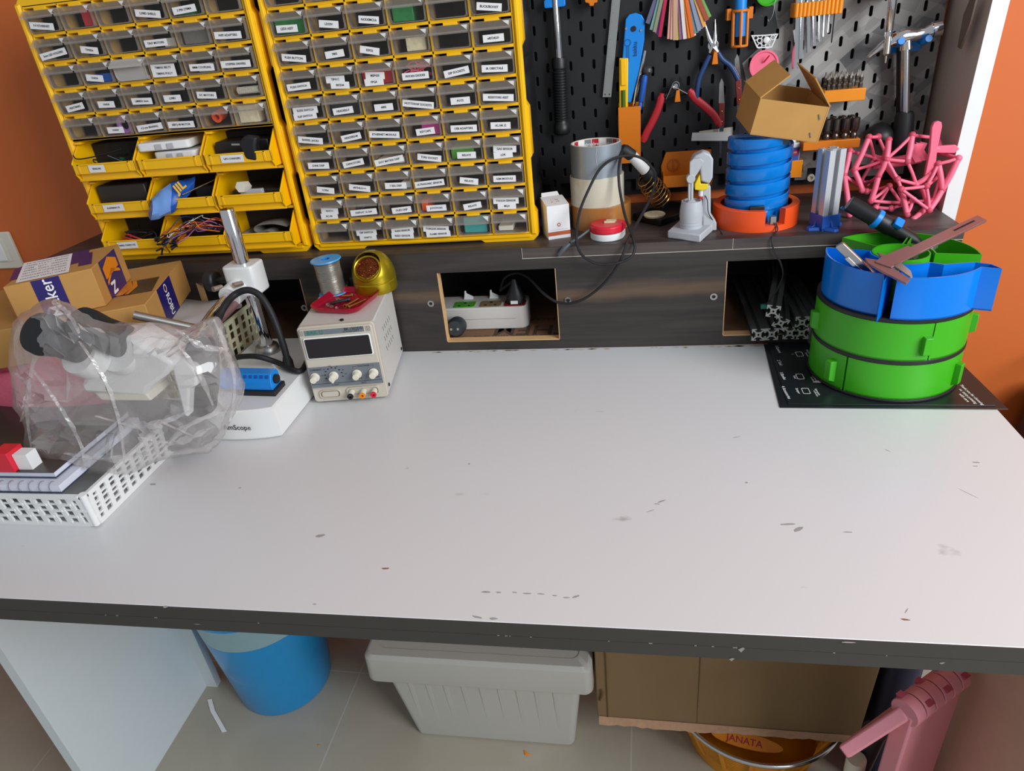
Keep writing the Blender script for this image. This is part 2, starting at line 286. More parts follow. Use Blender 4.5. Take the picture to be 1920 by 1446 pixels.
# ================================================================ workbench
DZ = .75
t = thing('workbench', 'white topped workbench with thick dark grey front edge', 'workbench', (.15, -.3, 0))
XL, XR = -1.35, .862
MB().bx(XL, XR, -.598, .0, DZ-.029, DZ).build('tabletop', 'laminate', t, bevel=.0008)
mk('scuff_pale', '#8f8b86', .6)
b = MB().bx(XL, XR, -.6, -.598, DZ-.0315, DZ-.016).bx(XL, XR, -.6, -.598, DZ-.0155, DZ-.0003); mk('edge_band', '#3c3a37', .5, var=.1, scale=30)
b.m = 1
for k in range(16):
    px = random.uniform(1080, 1700) if k < 12 else random.uniform(300, 900); x = .2+(px-1000)*.0006; wd = random.uniform(.0008, .004)
    b.bx(x, x+wd, -.6003, -.5999, DZ-.0162, DZ-.0154)
for (px, py, w_, h_) in ((1390, 1218, .006, .006), (1372, 1236, .005, .004), (1766, 1243, .005, .0025), (370, 1170, .01, .0012)):
    p = Yp(px, py, -.6); b.add([(p.x-w_/2, -.6004, p.z), (p.x, -.6004, p.z-h_*.6), (p.x+w_/2, -.6004, p.z+h_*.3), (p.x+w_*.1, -.6004, p.z+h_/2)], [(0, 1, 2, 3)])
b.build('edge_band', ['edge_band', 'scuff_pale'], t)
b = MB().bx(-.574, -.555, -.463, -.14, 0, DZ-.029); mk('panel_white', '#d3dbdd', .4, var=.02); b.build('side_panel', 'panel_white', t)
b = MB().bx(-.555, -.528, -.156, -.14, 0, DZ-.029); b.build('corner_batten', 'panel_white', t)
mk('panel_bounce_tint', '#d4b09c', .45); MB().bx(.84, .858, -.56, -.33, 0, DZ-.029).build('side_panel', 'panel_bounce_tint', t, label='side panel at the right end, warm bounce light painted into its colour')  # warm bounce off the orange wall is painted into this panel's colour
# scratches on the top, thin flecks lying in the surface
b = MB()
def fleck(px, py, L_, W_, a=0, n=7):
    c = Zp(px, py, DZ+.0002); pts = []
    for i in range(n):
        th = 2*PI*i/n; r = random.uniform(.55, 1); x = r*L_/2*math.cos(th); y = r*W_/2*math.sin(th); pts.append((c.x+x*math.cos(a)-y*math.sin(a), c.y+x*math.sin(a)+y*math.cos(a), DZ+.0002))
    b.add(pts, [tuple(range(n))])
for q in ((1497, 992, .017, .008, .6), (1478, 983, .02, .004, .1), (1590, 998, .012, .002), (1240, 940, .014, .003, .5), (1232, 945, .008, .002), (910, 1110, .012, .003), (935, 1111, .007, .003), (965, 1111, .008, .002), (990, 1113, .012, .002), (1015, 1114, .01, .002), (1040, 1117, .008, .002), (1080, 1119, .01, .003, .4), (1062, 1121, .008, .002),
          (925, 1160, .012, .005), (895, 1157, .018, .003, -.2), (1830, 867, .012, .003), (1828, 874, .008, .002), (1665, 845, .012, .001, -.8), (1815, 925, .03, .0006, -.9), (286, 908, .013, .004), (600, 1005, .014, .006, .3), (450, 915, .006, .003), (1380, 820, .014, .0015, .3), (1400, 905, .004, .003), (880, 870, .004, .003), (1220, 958, .012, .0012, .5), (1700, 1145, .01, .0012, .9), (1590, 1205, .015, .002), (310, 1138, .006, .004), (590, 1133, .006, .002)):
    fleck(*q)
b.m = 1
for q in ((723, 1066, .012, .003), (1697, 1162, .01, .003, -.1)): fleck(*q)
b.m = 2
for k in range(46):
    x = random.uniform(.05, .6); c = (x, -.0045-random.random()*.004); r = random.uniform(.003, .012); b.add([(c[0]-r, c[1], DZ+.0002), (c[0], c[1]-.0015, DZ+.0002), (c[0]+r, c[1], DZ+.0002), (c[0], c[1]+.002, DZ+.0002)], [(0, 1, 2, 3)])
mk('scuff', '#a09b98', .6); mk('rust_fleck', '#94684a', .6); mk('glue', '#c6b48e', .5)
b.build('surface_marks', ['scuff', 'rust_fleck', 'glue'], t)
# ================================================================ riser shelf along the back of the bench
ZS = .929
t = thing('riser_shelf', 'long dark wood riser shelf with square cut-outs along the back of the workbench', 'shelf', (.15, .12, DZ))
XA, XB = -.72, .869
holes = [(-.365, -.167), (.077, .275), (.541, .741)]; H0, H1 = .766, .893
b = MB(); b.bx(XA, XB, .0, .017, DZ, H0); b.bx(XA, XB, .0, .017, H1, ZS)
xs = [XA]+[x for h in holes for x in h]+[XB]
for i in range(0, len(xs), 2): b.bx(xs[i], xs[i+1], .0, .017, H0, H1)
b.build('front_panel', 'walnut', t)
b = MB()
for x0, x1 in holes: b.bx(x0, x1, .0002, .0168, H0, H0+.0012).bx(x0, x0+.0012, .0002, .0168, H0, H1).bx(x1-.0012, x1, .0002, .0168, H0, H1)
b.build('cutout_edging', 'wood_edge', t)
MB().bx(XA, XB, .017, .244, ZS-.018, ZS).build('shelf_board', 'walnut_top', t)
mk('pale_line', '#b8b0a4', .6)
b = MB().bx(.2235, XB, -.0012, 0, .9125, ZS-.0005); b.m = 1; b.bx(.2235, XB, -.0014, .0, .9115, .9125).bx(.2228, .2235, -.0014, 0, .9112, ZS).bx(.548, .5486, -.0014, 0, .9125, ZS)
b.build('front_lipping', ['walnut_top', 'pale_line'], t)
MB().bx(XA, XB, .23, .244, DZ, ZS-.018).bx(XB-.018, XB, .017, .23, DZ, ZS-.018).build('back_board', 'dark', t)
b = MB().bx(-.5, XB-.02, .017, .23, DZ, .7635); b.m = 1
U = lambda x, y: Matrix.Translation((x, y, .7638)) @ Matrix.Rotation(PI, 4, 'Z')
b.text('THEM', .055, U(.222, .05), .17, .008); b.text('AWAY PACKAGING', .016, U(.24, .095), .13, .02); b.text('FRAGILE HANDLE WITH CARE', .012, U(.2, .024), .19, .02)
b.text('THEM', .055, U(.66, .05), .17, .008)
b.build('liner_board', ['liner', 'liner_ink'], t)
for px, py in ((571, 577), (808, 569), (1065, 563), (1338, 556)):
    p = Yp(px, py, 0); b = MB().lathe([(.0028, .0), (.0028, .0015), (.0058, .0015), (.0052, 0)], 18, Matrix.Translation((p.x, 0, p.z)) @ Matrix.Rotation(PI/2, 4, 'X'), True, False); b.m = 1
    b.cyl((p.x, -.0004, p.z), (p.x, -.0002, p.z), .003, n=6); b.build('barrel_bolt', ['brushed', 'dark'], t)
# ================================================================ upright white edged side board at the right end of the shelf
t = thing('cubby_side_board', 'upright taupe side board with white front edge at the right end of the shelf', 'board', (.884, .17, DZ))
mk('taupe_board', '#c0b2a6', .4); lean = lambda z: .8705+max(0, z-.93)*.039
def up(y0, y1): return [(lean(z)+d, y, z) for z in (DZ, 1.42) for d, y in ((0, y0), (.022, y0), (.022, y1), (0, y1))]
MB().hexa(up(.1005, .244)).build('board', 'taupe_board', t); MB().hexa(up(.0995, .1005)).build('edge_strip', 'white_plastic', t, label='white edge strip')
# ================================================================ pegboard
PY = .222
t = thing('pegboard', 'black pegboard with slots and grey angular print behind the shelf', 'pegboard', (.54, PY, .945))
b = MB(); dx = .01945; nh = 5
for k in range(-3, 32):
    xc = .26+dx*k
    z0 = 1.249+.0388*4+(0 if k % 2 == 0 else .0194)
    for j in range(12):
        zc = z0-.0388*j; hx, hz = dx/2, .0194; zlo, zhi = zc-hz, zc+hz
        if zlo < .947: zlo = .947
        if zc-.008 < .95:
            if zhi > .948: b.m = 0; b.add([(xc-hx, PY, .947), (xc+hx, PY, .947), (xc+hx, PY, zhi), (xc-hx, PY, zhi)], [(0, 1, 2, 3)])
            continue
        rw, rh = .0026, .0076; inn = []
        for sx_, sz_, a in ((1, 1, 0), (-1, 1, 90), (-1, -1, 180), (1, -1, 270)):
            for i in range(nh): an = R(a+90*i/(nh-1)); inn.append((xc+rw*math.cos(an), zc+sz_*(rh-rw)+rw*math.sin(an)))
        out = []
        for q in range(4):
            for i in range(nh):
                f = i/(nh-1)*2
                cxs = [(hx, (zhi-zc)*0), (hx, zhi-zc), (0, zhi-zc)], [(0, zhi-zc), (-hx, zhi-zc), (-hx, 0)], [(-hx, 0), (-hx, zlo-zc), (0, zlo-zc)], [(0, zlo-zc), (hx, zlo-zc), (hx, 0)]
                a_, m_, e_ = cxs[q]; s_, u_ = (a_, m_) if f <= 1 else (m_, e_); g = f if f <= 1 else f-1
                out.append((xc+s_[0]+(u_[0]-s_[0])*g, zc+s_[1]+(u_[1]-s_[1])*g))
        n = len(inn); A = [V((x, PY, z)) for x, z in out]; B = [V((x, PY, z)) for x, z in inn]; C = [V((x, PY+.004, z)) for x, z in inn]
        b.m = 0; b.rings([A, B], False, False); b.m = 1; b.rings([B, C], False, False)
mk('slot_wall', '#59595a', .5); o = b.build('panel', ['pegboard', 'slot_wall'], t, smooth=20)
MB().bx(.2, .87, PY+.012, PY+.016, .947, 1.42).build('backing_board', 'dark', t)
b = MB().bx(.203, .872, PY+.004, PY+.02, 1.40, 1.42).bx(.2, .204, PY, PY+.02, .947, 1.42); b.build('frame', 'black_plastic', t)
p = Yp(1520, 333, PY); b = MB().lathe([(.003, 0), (.003, .004), (.0062, .004), (.0066, 0)], 20, Matrix.Translation((p.x, PY, p.z)) @ Matrix.Rotation(PI/2, 4, 'X'), True, False); b.build('mounting_screw', 'cream', t)
# ================================================================ the two yellow drawer cabinets
ROW, CW = .0396, .061; Z0 = ZS+.0125; YF = .04
def stepped(x0, x1, outer_left, zs):
    return
def cabinet(x0, name_label, rows, bins):
    xi = x0+.013; xo = xi+6*CW; W = .392; top = Z0+10*ROW+.0125
    t = thing('drawer_cabinet', name_label, 'drawer cabinet', (x0+W/2, .12, ZS))
    # yellow frame: stepped outline, bars and feet
    b = MB()
    stp = [(0, .0), (.0, .045), (.006, .055), (.006, .125), (.0, .135), (.0, .205), (.006, .215), (.006, .285), (0, .295), (0, .365), (.006, .375), (.006, .415), (.012, .421)]
    for s_ in (0, 1):
        e = (lambda d: x0+d) if s_ == 0 else (lambda d: x0+W-d)
        inner = xi if s_ == 0 else xo
        poly = [(e(d), ZS+.006+h) if i else (e(.006), ZS) for i, (d, h) in enumerate(stp)]; poly = [(e(.008), ZS), (e(0), ZS+.008)]+[(e(d), ZS+h) for d, h in stp[1:]]
        poly += [(inner, ZS+.421), (inner, ZS)]
        b.prism(poly, -YF, -YF-.004, Matrix(((1, 0, 0, 0), (0, 0, -1, -.0), (0, 1, 0, 0), (0, 0, 0, 1)))) if False else b.rings([[V((x, YF, z)) for x, z in poly], [V((x, YF+.022, z)) for x, z in poly]])
        b.rings([[V((inner+(1 if s_ else -1)*(.004), YF-.004, z)) for z in (Z0, top-.01)]+[V((inner+(1 if s_ else -1)*.0085, YF-.004, z)) for z in (top-.01, Z0)],
                 [V((inner+(1 if s_ else -1)*(.001), YF+.001, z)) for z in (Z0-.003, top-.007)]+[V((inner+(1 if s_ else -1)*.011, YF+.001, z)) for z in (top-.007, Z0-.003)]])
    zb = [(x0+.012, ZS), (x0+.09, ZS), (x0+.096, ZS+.004), (x0+W-.096, ZS+.004), (x0+W-.09, ZS), (x0+W-.012, ZS), (x0+W-.012, Z0), (x0+.012, Z0)]
    b.rings([[V((x, YF, z)) for x, z in zb], [V((x, YF+.022, z)) for x, z in zb]])
    b.bx(x0+.012, x0+W-.012, YF-.003, YF+.02, Z0-.006, Z0-.001)
    b.bx(x0+.012, x0+W-.012, YF, YF+.022, top-.0125, top)
    nb = 3 if bins else 0; zr = Z0+ROW*5 if bins else Z0
    n_rows = len(rows)
    for r_ in range(n_rows+1): b.bx(xi, xo, YF, YF+.03, zr+r_*ROW-.0022, zr+r_*ROW+.0022)
    for c in range(7): b.bx(xi+c*CW-.0016, xi+c*CW+.0016, YF, YF+.03, zr, zr+n_rows*ROW)
    for r_ in range(n_rows):
        for c in range(6):
            zc = zr+(r_+1)*ROW; b.bx(xi+c*CW+.02, xi+c*CW+.041, YF-.0015, YF+.02, zc-.0062, zc-.002)
    if bins:
        for r_ in range(4): b.bx(xi, xo, YF, YF+.1, Z0+r_*.066-.002, Z0+r_*.066+.002)
        for c in (1, 2): b.bx(xi+c*.122-.0015, xi+c*.122+.0015, YF+.002, YF+.1, Z0, zr)
    b.build('frame', 'yellow', t, bevel=.0008)
    # black housing with facetted sides
    b = MB(); ya, yb = YF+.02, .205
    b.bx(x0+.012, x0+W-.012, yb-.003, yb, ZS+.002, top-.003).bx(x0+.012, x0+W-.012, ya, yb, top-.006, top-.003).bx(x0+.012, x0+W-.012, ya, yb, ZS+.002, ZS+.005)
    for s_ in (0, 1):
        e = (lambda d: x0+d) if s_ == 0 else (lambda d: x0+W-d)
        xs_ = sorted((e(.009), e(.013))); b.bx(xs_[0], xs_[1], ya, yb, ZS+.002, top-.003)
        for h0 in (.01, .095, .18, .265, .35):
            h1 = h0+.07
            b.hexa([(e(.011), ya+.01, ZS+h0), (e(.011), yb-.008, ZS+h0), (e(.011), yb-.008, ZS+h1), (e(.011), ya+.01, ZS+h1), (e(.004), ya+.03, ZS+h0+.012), (e(.004), yb-.03, ZS+h0+.012), (e(.004), yb-.03, ZS+h1-.012), (e(.004), ya+.03, ZS+h1-.012)])
    for r_ in range(n_rows): b.bx(xi, xo, YF+.03, yb-.003, zr+r_*ROW-.0008, zr+r_*ROW+.0008)
    for c in range(1, 6): b.bx(xi+c*CW-.0008, xi+c*CW+.0008, YF+.03, yb-.003, zr, top-.01)
    b.build('housing', 'black_plastic', t)
    # drawers
    first = None
    for r_ in range(n_rows):
        for c in range(6):
            spec = rows[r_][c]; ox, oz = xi+c*CW, zr+(n_rows-1-r_)*ROW
            frost = spec == '#'
            if first is None or frost:
                d = MB(); w0, w1 = .0028, CW-.0028; rr = .009
                pf = [(w0, .034), (w0, .003+rr)]+[(w0+rr-rr*math.cos(R(a)), .003+rr-rr*math.sin(R(a))) for a in (22, 45, 67)]+[(w0+rr, .003), (w1-rr*.6, .003)]+[(w1-.6*rr+.6*rr*math.sin(R(a)), .003+.6*rr-.6*rr*math.cos(R(a))) for a in (22, 45, 67)]+[(w1, .003+.6*rr), (w1, .034)]
                d.m = 0; d.rings([[V((x, -.006, z)) for x, z in pf], [V((x, -.0045, z)) for x, z in pf]])
                d.m = 1   # edge bead round the window
                pin = [(x+(.0012 if x < CW/2 else -.0012), max(z, .0042)) for x, z in pf]
                d.rings([[V((x, -.0072, z)) for x, z in pf], [V((x, -.0072, z)) for x, z in pin], [V((x, .004, z)) for x, z in pin], [V((x, .004, z)) for x, z in pf], [V((x, -.0072, z)) for x, z in pf]], False, False, False)
                # pull lip with gussets
                lp = [(-.0005, .0, .0345), (CW-.0015, .0, .0345), (CW-.003, -.0135, .0255), (.0005, -.0135, .0255)]
                d.hexa([(x, y-.001, z-.0014) for x, y, z in lp]+[(x, y-.001, z) for x, y, z in lp])
                d.bx(.0005, CW-.003, -.0150, -.0137, .0225, .0258)
                d.m = 2; d.add([(CW-.0045, -.0128, .0262), (CW-.0045, -.0045, .0328), (CW-.0145, -.0045, .0328), (CW-.0045, -.006, .0255)], [(0, 1, 2), (0, 2, 3)])  # right gusset in opaque white: its bright reflection is painted on
                d.m = 1; d.bx(w0, w1, -.0045, .11, .003, .0045); d.bx(w0, w0+.001, -.0045, .03, .0045, .03); d.bx(w1-.001, w1, -.0045, .03, .0045, .03)
                mset = ['drawer_clear', 'drawer_lip', 'white_plastic'] if not frost else ['frosted', 'frosted', 'white_plastic']
                o = d.build('drawer', mset, None)
                if not frost: first = o
            else:
                o = first.copy(); COL.objects.link(o)
            o.parent = t; o.location = V((ox, YF, oz))-V(t.location)
            if spec and not frost:
                lines = spec if isinstance(spec, (tuple, list)) else [spec]
                g = MB(); n = len(lines)
                for i, s_ in enumerate(lines):
                    rnd = random.Random(hash((r_, c, i)) & 0xffff if False else r_*61+c*17+i*5+len(s_))
                    wd = min(.049, max(.03, .0026*len(s_)+.01)); ht = .0098; a = R(rnd.choice((0, 2, -3, 5, 9, -7, 3, 8, 12, -2))) if n == 1 else R(rnd.choice((2, -2, 4, 0)))
                    cz = (.0118 if n == 1 else (.0170 if i == 0 else .0085)); cx = CW/2+rnd.uniform(-.004, .005)
                    Mx = Matrix.Translation((ox+cx, YF-.0078-.0004*i, oz+cz)) @ Matrix.Rotation(a, 4, 'Y') @ Matrix.Rotation(PI/2, 4, 'X')
                    g.m = 0; g.T = Mx; g.quad((-wd/2, -ht/2, 0), (wd/2, -ht/2, 0), (wd/2, ht/2, 0), (-wd/2, ht/2, 0))
                    g.m = 1; g.text(s_, .0043, Matrix.Translation((0, 0, .0003)), wd*.86, .02); g.T = Matrix()
                lb = g.build('paper_label', ['paper', 'ink'], t); mw = V(t.location)
                lb.parent = o; lb.location = -o.location
    return t
LROWS = [['F-F ETHERNET', None, None, 'L298D SHIELD', '3 PIN 270MA', None], ['5mm LED HOLDERS', 'TP4056', None, 'TINY MOTORS', None, 'WIFI ADAPTERS'], [None, '1N434', '#', ('TIMING BELTS', 'TIMING PULLY'), '8MM COUPLING', 'STEPPER DRIVERS'],
         ['HEATSINKS', '1N434', 'LM8833 3mm', 'L298D', 'DC MOTORS', None], [None, '1N434', '6.2 mm BEARING', '28BYJ-48 MOTOR', None, None]]
RROWS = [[None]*6, ['LEDS ASST', 'LD33V', 'NODEMCUs', None, None, 'BUCK/BOOST'], ['PUSH BUTTON', '7805', 'ESP32', None, None, 'nRF24L01'], ['PUSH SWITCH', ('TIP41C', 'IRFZ44'), ('MSP430', 'FPGA'), 'PHYAN DIODES', 'DIP SOCKETS', 'IR OBSCTALE'],
         [('SLIDE SWITCH', 'FLIP SWITCH'), 'HEADERS-F', '6805', 'HOTTSWAP SOCKETS', 'POTS', 'RESISTORS ASST'], ['BARREL JACKS', 'HEADERS-M', 'ETHERNET MODULE', 'KEYCAPS', 'USB ADAPTERS', '1K,10K \u03a9'],
         ['E-INK DISP', 'CAPACITORS', 'DOT MATRIX DISP', 'TDRS SOCKET', 'RELAYS', ('GAS SENSOR', 'LDR')], ['LORA', 'nRF24L01++', '7 SEG DISP', 'ULTRASONIC SENSOR', 'RELAYS', 'GSM MODULE'],
         [('DHT11', 'RC-06'), 'DISPLAY 16 264', 'OLED DISP', 'JOYSTICKS', 'RELAYS', ('TOUCH SENSOR', 'MQ4')], [None, ('DIP SWITCH', 'UNITY1'), ('RAIN SENSOR', 'REED SENSOR'), ('TORQUE SENSOR', 'FLAME SENSOR'), None, None]]
CL = cabinet(-.546, 'yellow cabinet at the left with small clear drawers above nine open yellow bins', LROWS, True)
CR = cabinet(-.146, 'yellow cabinet at the right, all small clear labelled drawers', RROWS, False)
# open bins of the left cabinet
BW = .122; XI = -.546+.013
def bin_(c, r_, text):
    x0 = XI+c*BW+.002; x1 = x0+BW-.004; z0 = Z0+(2-r_)*.066+.002
    b = MB(); P = [(.10, .058), (.004, .058), (-.026, .031), (-.026, .013), (-.019, .0015), (.10, .0015)]
    for a, e in ((x0, x0+.0022), (x1-.0022, x1)):
        b.rings([[V((a, YF+y, z0+z)) for y, z in P], [V((e, YF+y, z0+z)) for y, z in P]])
    b.bx(x0, x1, YF-.004, YF+.10, z0+.0015, z0+.0035); b.bx(x0, x1, YF+.098, YF+.10, z0, z0+.058)
    b.bx(x0, x1, YF-.019, YF-.004, z0+.0015, z0+.0035); b.bx(x0+.004, x1-.004, YF-.0185, YF-.0165, z0+.0015, z0+.0135); b.bx(x0, x1, YF-.0205, YF-.0165, z0, z0+.0025)
    b.bx(x0, x1, YF-.026, YF-.0238, z0+.0125, z0+.029); b.bx(x0+.01, x1-.01, YF-.0272, YF-.026, z0+.0265, z0+.029); b.bx(x0+.01, x0+.014, YF-.0272, YF-.026, z0+.013, z0+.029); b.bx(x1-.014, x1-.01, YF-.0272, YF-.026, z0+.013, z0+.029)
    b.hexa([(x0-.001, YF-.003, z0+.0575), (x0+.012, YF-.003, z0+.0575), (x0+.012, YF+.02, z0+.0575), (x0-.001, YF+.02, z0+.0575), (x0+.001, YF-.002, z0+.061), (x0+.01, YF-.002, z0+.061), (x0+.01, YF+.02, z0+.061), (x0+.001, YF+.02, z0+.061)])
    o = b.build('open_bin', 'yellow', CL, bevel=.0006)
    if text:
        g = MB(); wd = .03 if len(text) < 12 else .04; a = R(random.uniform(-3, 3)); g.T = Matrix.Translation((x0+.046 if wd < .035 else x0+.05, YF-.0276, z0+.0205)) @ Matrix.Rotation(a, 4, 'Y') @ Matrix.Rotation(PI/2, 4, 'X')
        g.quad((-wd/2, -.006, 0), (wd/2, -.006, 0), (wd/2, .006, 0), (-wd/2, .006, 0)); g.m = 1; g.text(text, .004, Matrix.Translation((0, 0, .0003)), wd*.8, .02)
        g.T = Matrix(); g.build('paper_label', ['paper', 'ink'], o)
    return x0, x1, z0
BT = [['SENSORS', None, 'LIPO CHARGERS'], ['RASPBERRY PI', None, None], ['BARREL CONNECTORS', None, None]]
BIN = {(r_, c): bin_(c, r_, BT[r_][c]) for r_ in range(3) for c in range(3)}
# ================================================================ tools on the pegboard
def Q(px, py, y=.205): return Yp(px, py, y)
def wires(pts, r, k=5, n=8): return MB().tube(sm(pts, k), r, n)
FX = lambda y: Matrix(((1, 0, 0, 0), (0, 0, -1, y), (0, 1, 0, 0), (0, 0, 0, 1)))   # draw in x,z; height h goes to y - h
def poly_px(pts, y): return [(p.x, p.z) for p in (Yp(a, b_, y) for a, b_ in pts)]
# big screwdriver
t = thing('screwdriver', 'large chrome screwdriver with ribbed black grip hanging upside down on the pegboard', 'screwdriver', Q(1054, 258))
a, j, e = Q(1038, -40), Q(1048, 108), Q(1054, 252)
MB().cyl(a, j, .0062, n=20).build('shaft', 'chrome', t)
L_ = (e-j).length; pr = [(.011, 0), (.0122, .003), (.0122, .016), (.011, .017)]; h = .02
while h < L_-.024: pr += [(.0108, h), (.0130, h+.0012), (.0130, h+.0026), (.0108, h+.0038)]; h += .0044
pr += [(.0115, L_-.018), (.0142, L_-.015), (.0142, L_-.003), (.011, L_)]
MB().lathe(pr, 28, axis_m(j, e)).build('grip', 'black_plastic', t, smooth=50)
c = Q(1040, 6); b = MB().prism(rrect(-.017, .017, -.006, .006, .003), -.011, .004, fr(c, (1, 0, 0), (0, 0, 1)))
solo('tool_clip', b, 'blue_plastic', 'blue plastic clip holding the large screwdriver on the pegboard', 'clip', bevel=.001)
c = Q(1108, -2); b = MB().prism([(-.011, .02), (.011, .02), (.01, -.006), (.005, -.006), (.004, -.010), (-.002, -.010), (-.003, -.006), (-.009, -.004)], -.01, .012, fr(c, (1, 0, 0), (0, 0, 1)))
solo('peg_hook', b, 'orange_plastic', 'orange plastic peg hook at the top edge, between screwdriver and steel ruler', 'hook', bevel=.001)
# steel ruler
t = thing('steel_ruler', 'narrow steel ruler hanging on the black part of the pegboard', 'ruler', Q(1137, 180, .216))
P4 = [(1150, -30), (1166, -30), (1146, 182), (1130, 182)]; q = poly_px(P4, .216)
b = MB(); b.prism(q, -.0006, .0006, FX(.216)); b.build('blade', 'brushed', t)
b = MB(); A_, B_ = V((q[3][0], 0, q[3][1])), V((q[0][0], 0, q[0][1])); C_ = V((q[2][0], 0, q[2][1]))
for i in range(0, 60):
    p0 = A_.lerp(B_, .06+i*.0155); ln = .35 if i % 5 == 0 else .18; p1 = p0+(C_-A_)*ln; dn = (B_-A_).normalized()*.0002
    b.add([(p0.x, .2153, p0.z), (p1.x, .2153, p1.z), (p1.x+dn.x, .2153, p1.z+dn.z), (p0.x+dn.x, .2153, p0.z+dn.z)], [(0, 1, 2, 3)])
for f in (.25, .75):
    p0 = A_.lerp(C_, f)+(B_-A_)*.025; b.lathe([(.0012, 0), (.0012, .0002)], 10, Matrix.Translation((p0.x, .2155, p0.z)) @ Matrix.Rotation(PI/2, 4, 'X'))
b.build('graduations', 'ink', t)
# orange pocket with what stands in it
q = poly_px([(1159, 202), (1201, 202), (1200, 300), (1160, 300)], .195)
x0, x1 = q[0][0], q[1][0]; z1 = q[0][1]; z0 = z1-.092
t = thing('tool_pocket', 'tall orange pocket on the pegboard holding cutter, punch tool and tweezers', 'tool holder', ((x0+x1)/2, .206, z0))
b = MB().bx(x0, x1, .194, .1955, z0, z1).bx(x0, x0+.0015, .1955, .2205, z0, z1).bx(x1-.0015, x1, .1955, .2205, z0, z1).bx(x0, x1, .219, .2205, z0, z1+.004).bx(x0, x1, .1955, .219, z0, z0+.002)
b.build('pocket', 'orange_plastic', t, bevel=.0004); 
t = thing('wire_tool', 'flat blue wire punch-down tool standing in the orange pocket', 'tool', Q(1187, 260, .212))
q = poly_px([(1173, 36), (1180, 27), (1192, 24), (1203, 28), (1209, 38), (1208, 75), (1199, 130), (1183, 192), (1176, 192), (1166, 120), (1171, 60)], .212)
b = MB().prism(q, -.004, .003, FX(.212)); b.build('body', 'blue_plastic', t, bevel=.0012)
p = Yp(1188, 54, .2078); b = MB().lathe([(.0042, 0), (.0042, .0004)], 18, Matrix.Translation(p) @ Matrix.Rotation(PI/2, 4, 'X')); b.build('cutting_hole', 'dark', t)
b = MB()
for px, py in ((1174, 54), (1202, 57)): b.lathe([(.0021, 0), (.0017, .0006)], 12, Matrix.Translation(Yp(px, py, .2078)) @ Matrix.Rotation(PI/2, 4, 'X'))
b.build('rivets', 'zinc', t)
b = MB(); p = Yp(1191, 92, .2076); b.text('bakku', .009, Matrix.Translation(p) @ Matrix.Rotation(R(-88), 4, 'Y') @ Matrix.Rotation(PI/2, 4, 'X'), None, .01)
p = Yp(1177, 80, .2076); b.T = Matrix.Translation(p) @ Matrix.Rotation(PI/2, 4, 'X'); b.lathe([(.0045, 0), (.0052, 0), (.0052, .0002), (.0045, .0002)], 20, None, False, False); b.add([(-.002, -.028, .0001), (-.0012, -.028, .0001), (-.0012, -.005, .0001), (-.002, -.005, .0001)], [(0, 1, 2, 3)]); b.add([(.0012, -.028, .0001), (.002, -.028, .0001), (.002, -.005, .0001), (.0012, -.005, .0001)], [(0, 1, 2, 3)]); b.T = Matrix()
mk('deep_blue', '#0b3a7a', .4); b.build('engraving', 'deep_blue', t)
t = thing('pocket_level', 'yellow plastic pocket level standing in the orange pocket', 'level', Q(1170, 250, .204))
q = poly_px([(1161, 109), (1178, 109), (1177, 215), (1161, 215)], .204)
b = MB().prism(q, -.006, .005, FX(.204)); b.build('body', 'yellow', t, bevel=.0012)
b = MB(); p = Yp(1169, 133, .1978); b.bx(p.x-.0042, p.x+.0042, .1965, .198, p.z-.022, p.z+.018); b.build('ridge', 'yellow', t, bevel=.001)
p = Yp(1169, 186, .1978); mk('vial', '#4a6a14', .2); MB().cyl((p.x, .1985, p.z-.018), (p.x, .1985, p.z+.014), .0035).build('vial', 'vial', t)
t = thing('tweezers', 'slim steel tweezers standing in the orange pocket', 'tweezers', Q(1193, 210, .210))
b = MB(); A_, B_ = Q(1210, 95, .21), Q(1185, 215, .21)
for d in (-.0012, .0012): b.tube([A_, A_.lerp(B_, .15)+V((0, d, 0)), A_.lerp(B_, .6)+V((d*1.5, d, 0)), B_+V((0, d, 0))], [.0022, .0024, .0016, .0012], 8)
b.build('arms', 'chrome', t)
t = thing('small_screwdriver', 'small blue handled screwdriver standing in the orange pocket', 'screwdriver', Q(1199, 205, .203))
A_, B_ = Q(1210, 140, .203), Q(1199, 205, .203); L_ = (B_-A_).length
MB().lathe([(.001, 0), (.0042, .002), (.0048, .008), (.0042, L_*.75), (.0028, L_*.8), (.0038, L_*.86), (.0036, L_)], 12, axis_m(A_, B_)).build('handle', 'navy_grip' if False else 'blue_print', t)
MB().cyl(B_, B_+(B_-A_)*.4, .0016).build('shaft', 'steel', t)
A_ = Q(1213, 128, .214); b = MB().lathe([(.0055, 0), (.0075, .004), (.0075, .009), (.004, .013)], 18, axis_m(A_, Q(1216, 138, .205))); mk('dark_knob', '#3c3a3a', .4)
b.tube([A_, Q(1205, 200, .214)], .003); solo('marker_pen', b, 'dark_knob', 'dark capped marker behind the small blue screwdriver in the orange pocket', 'pen')
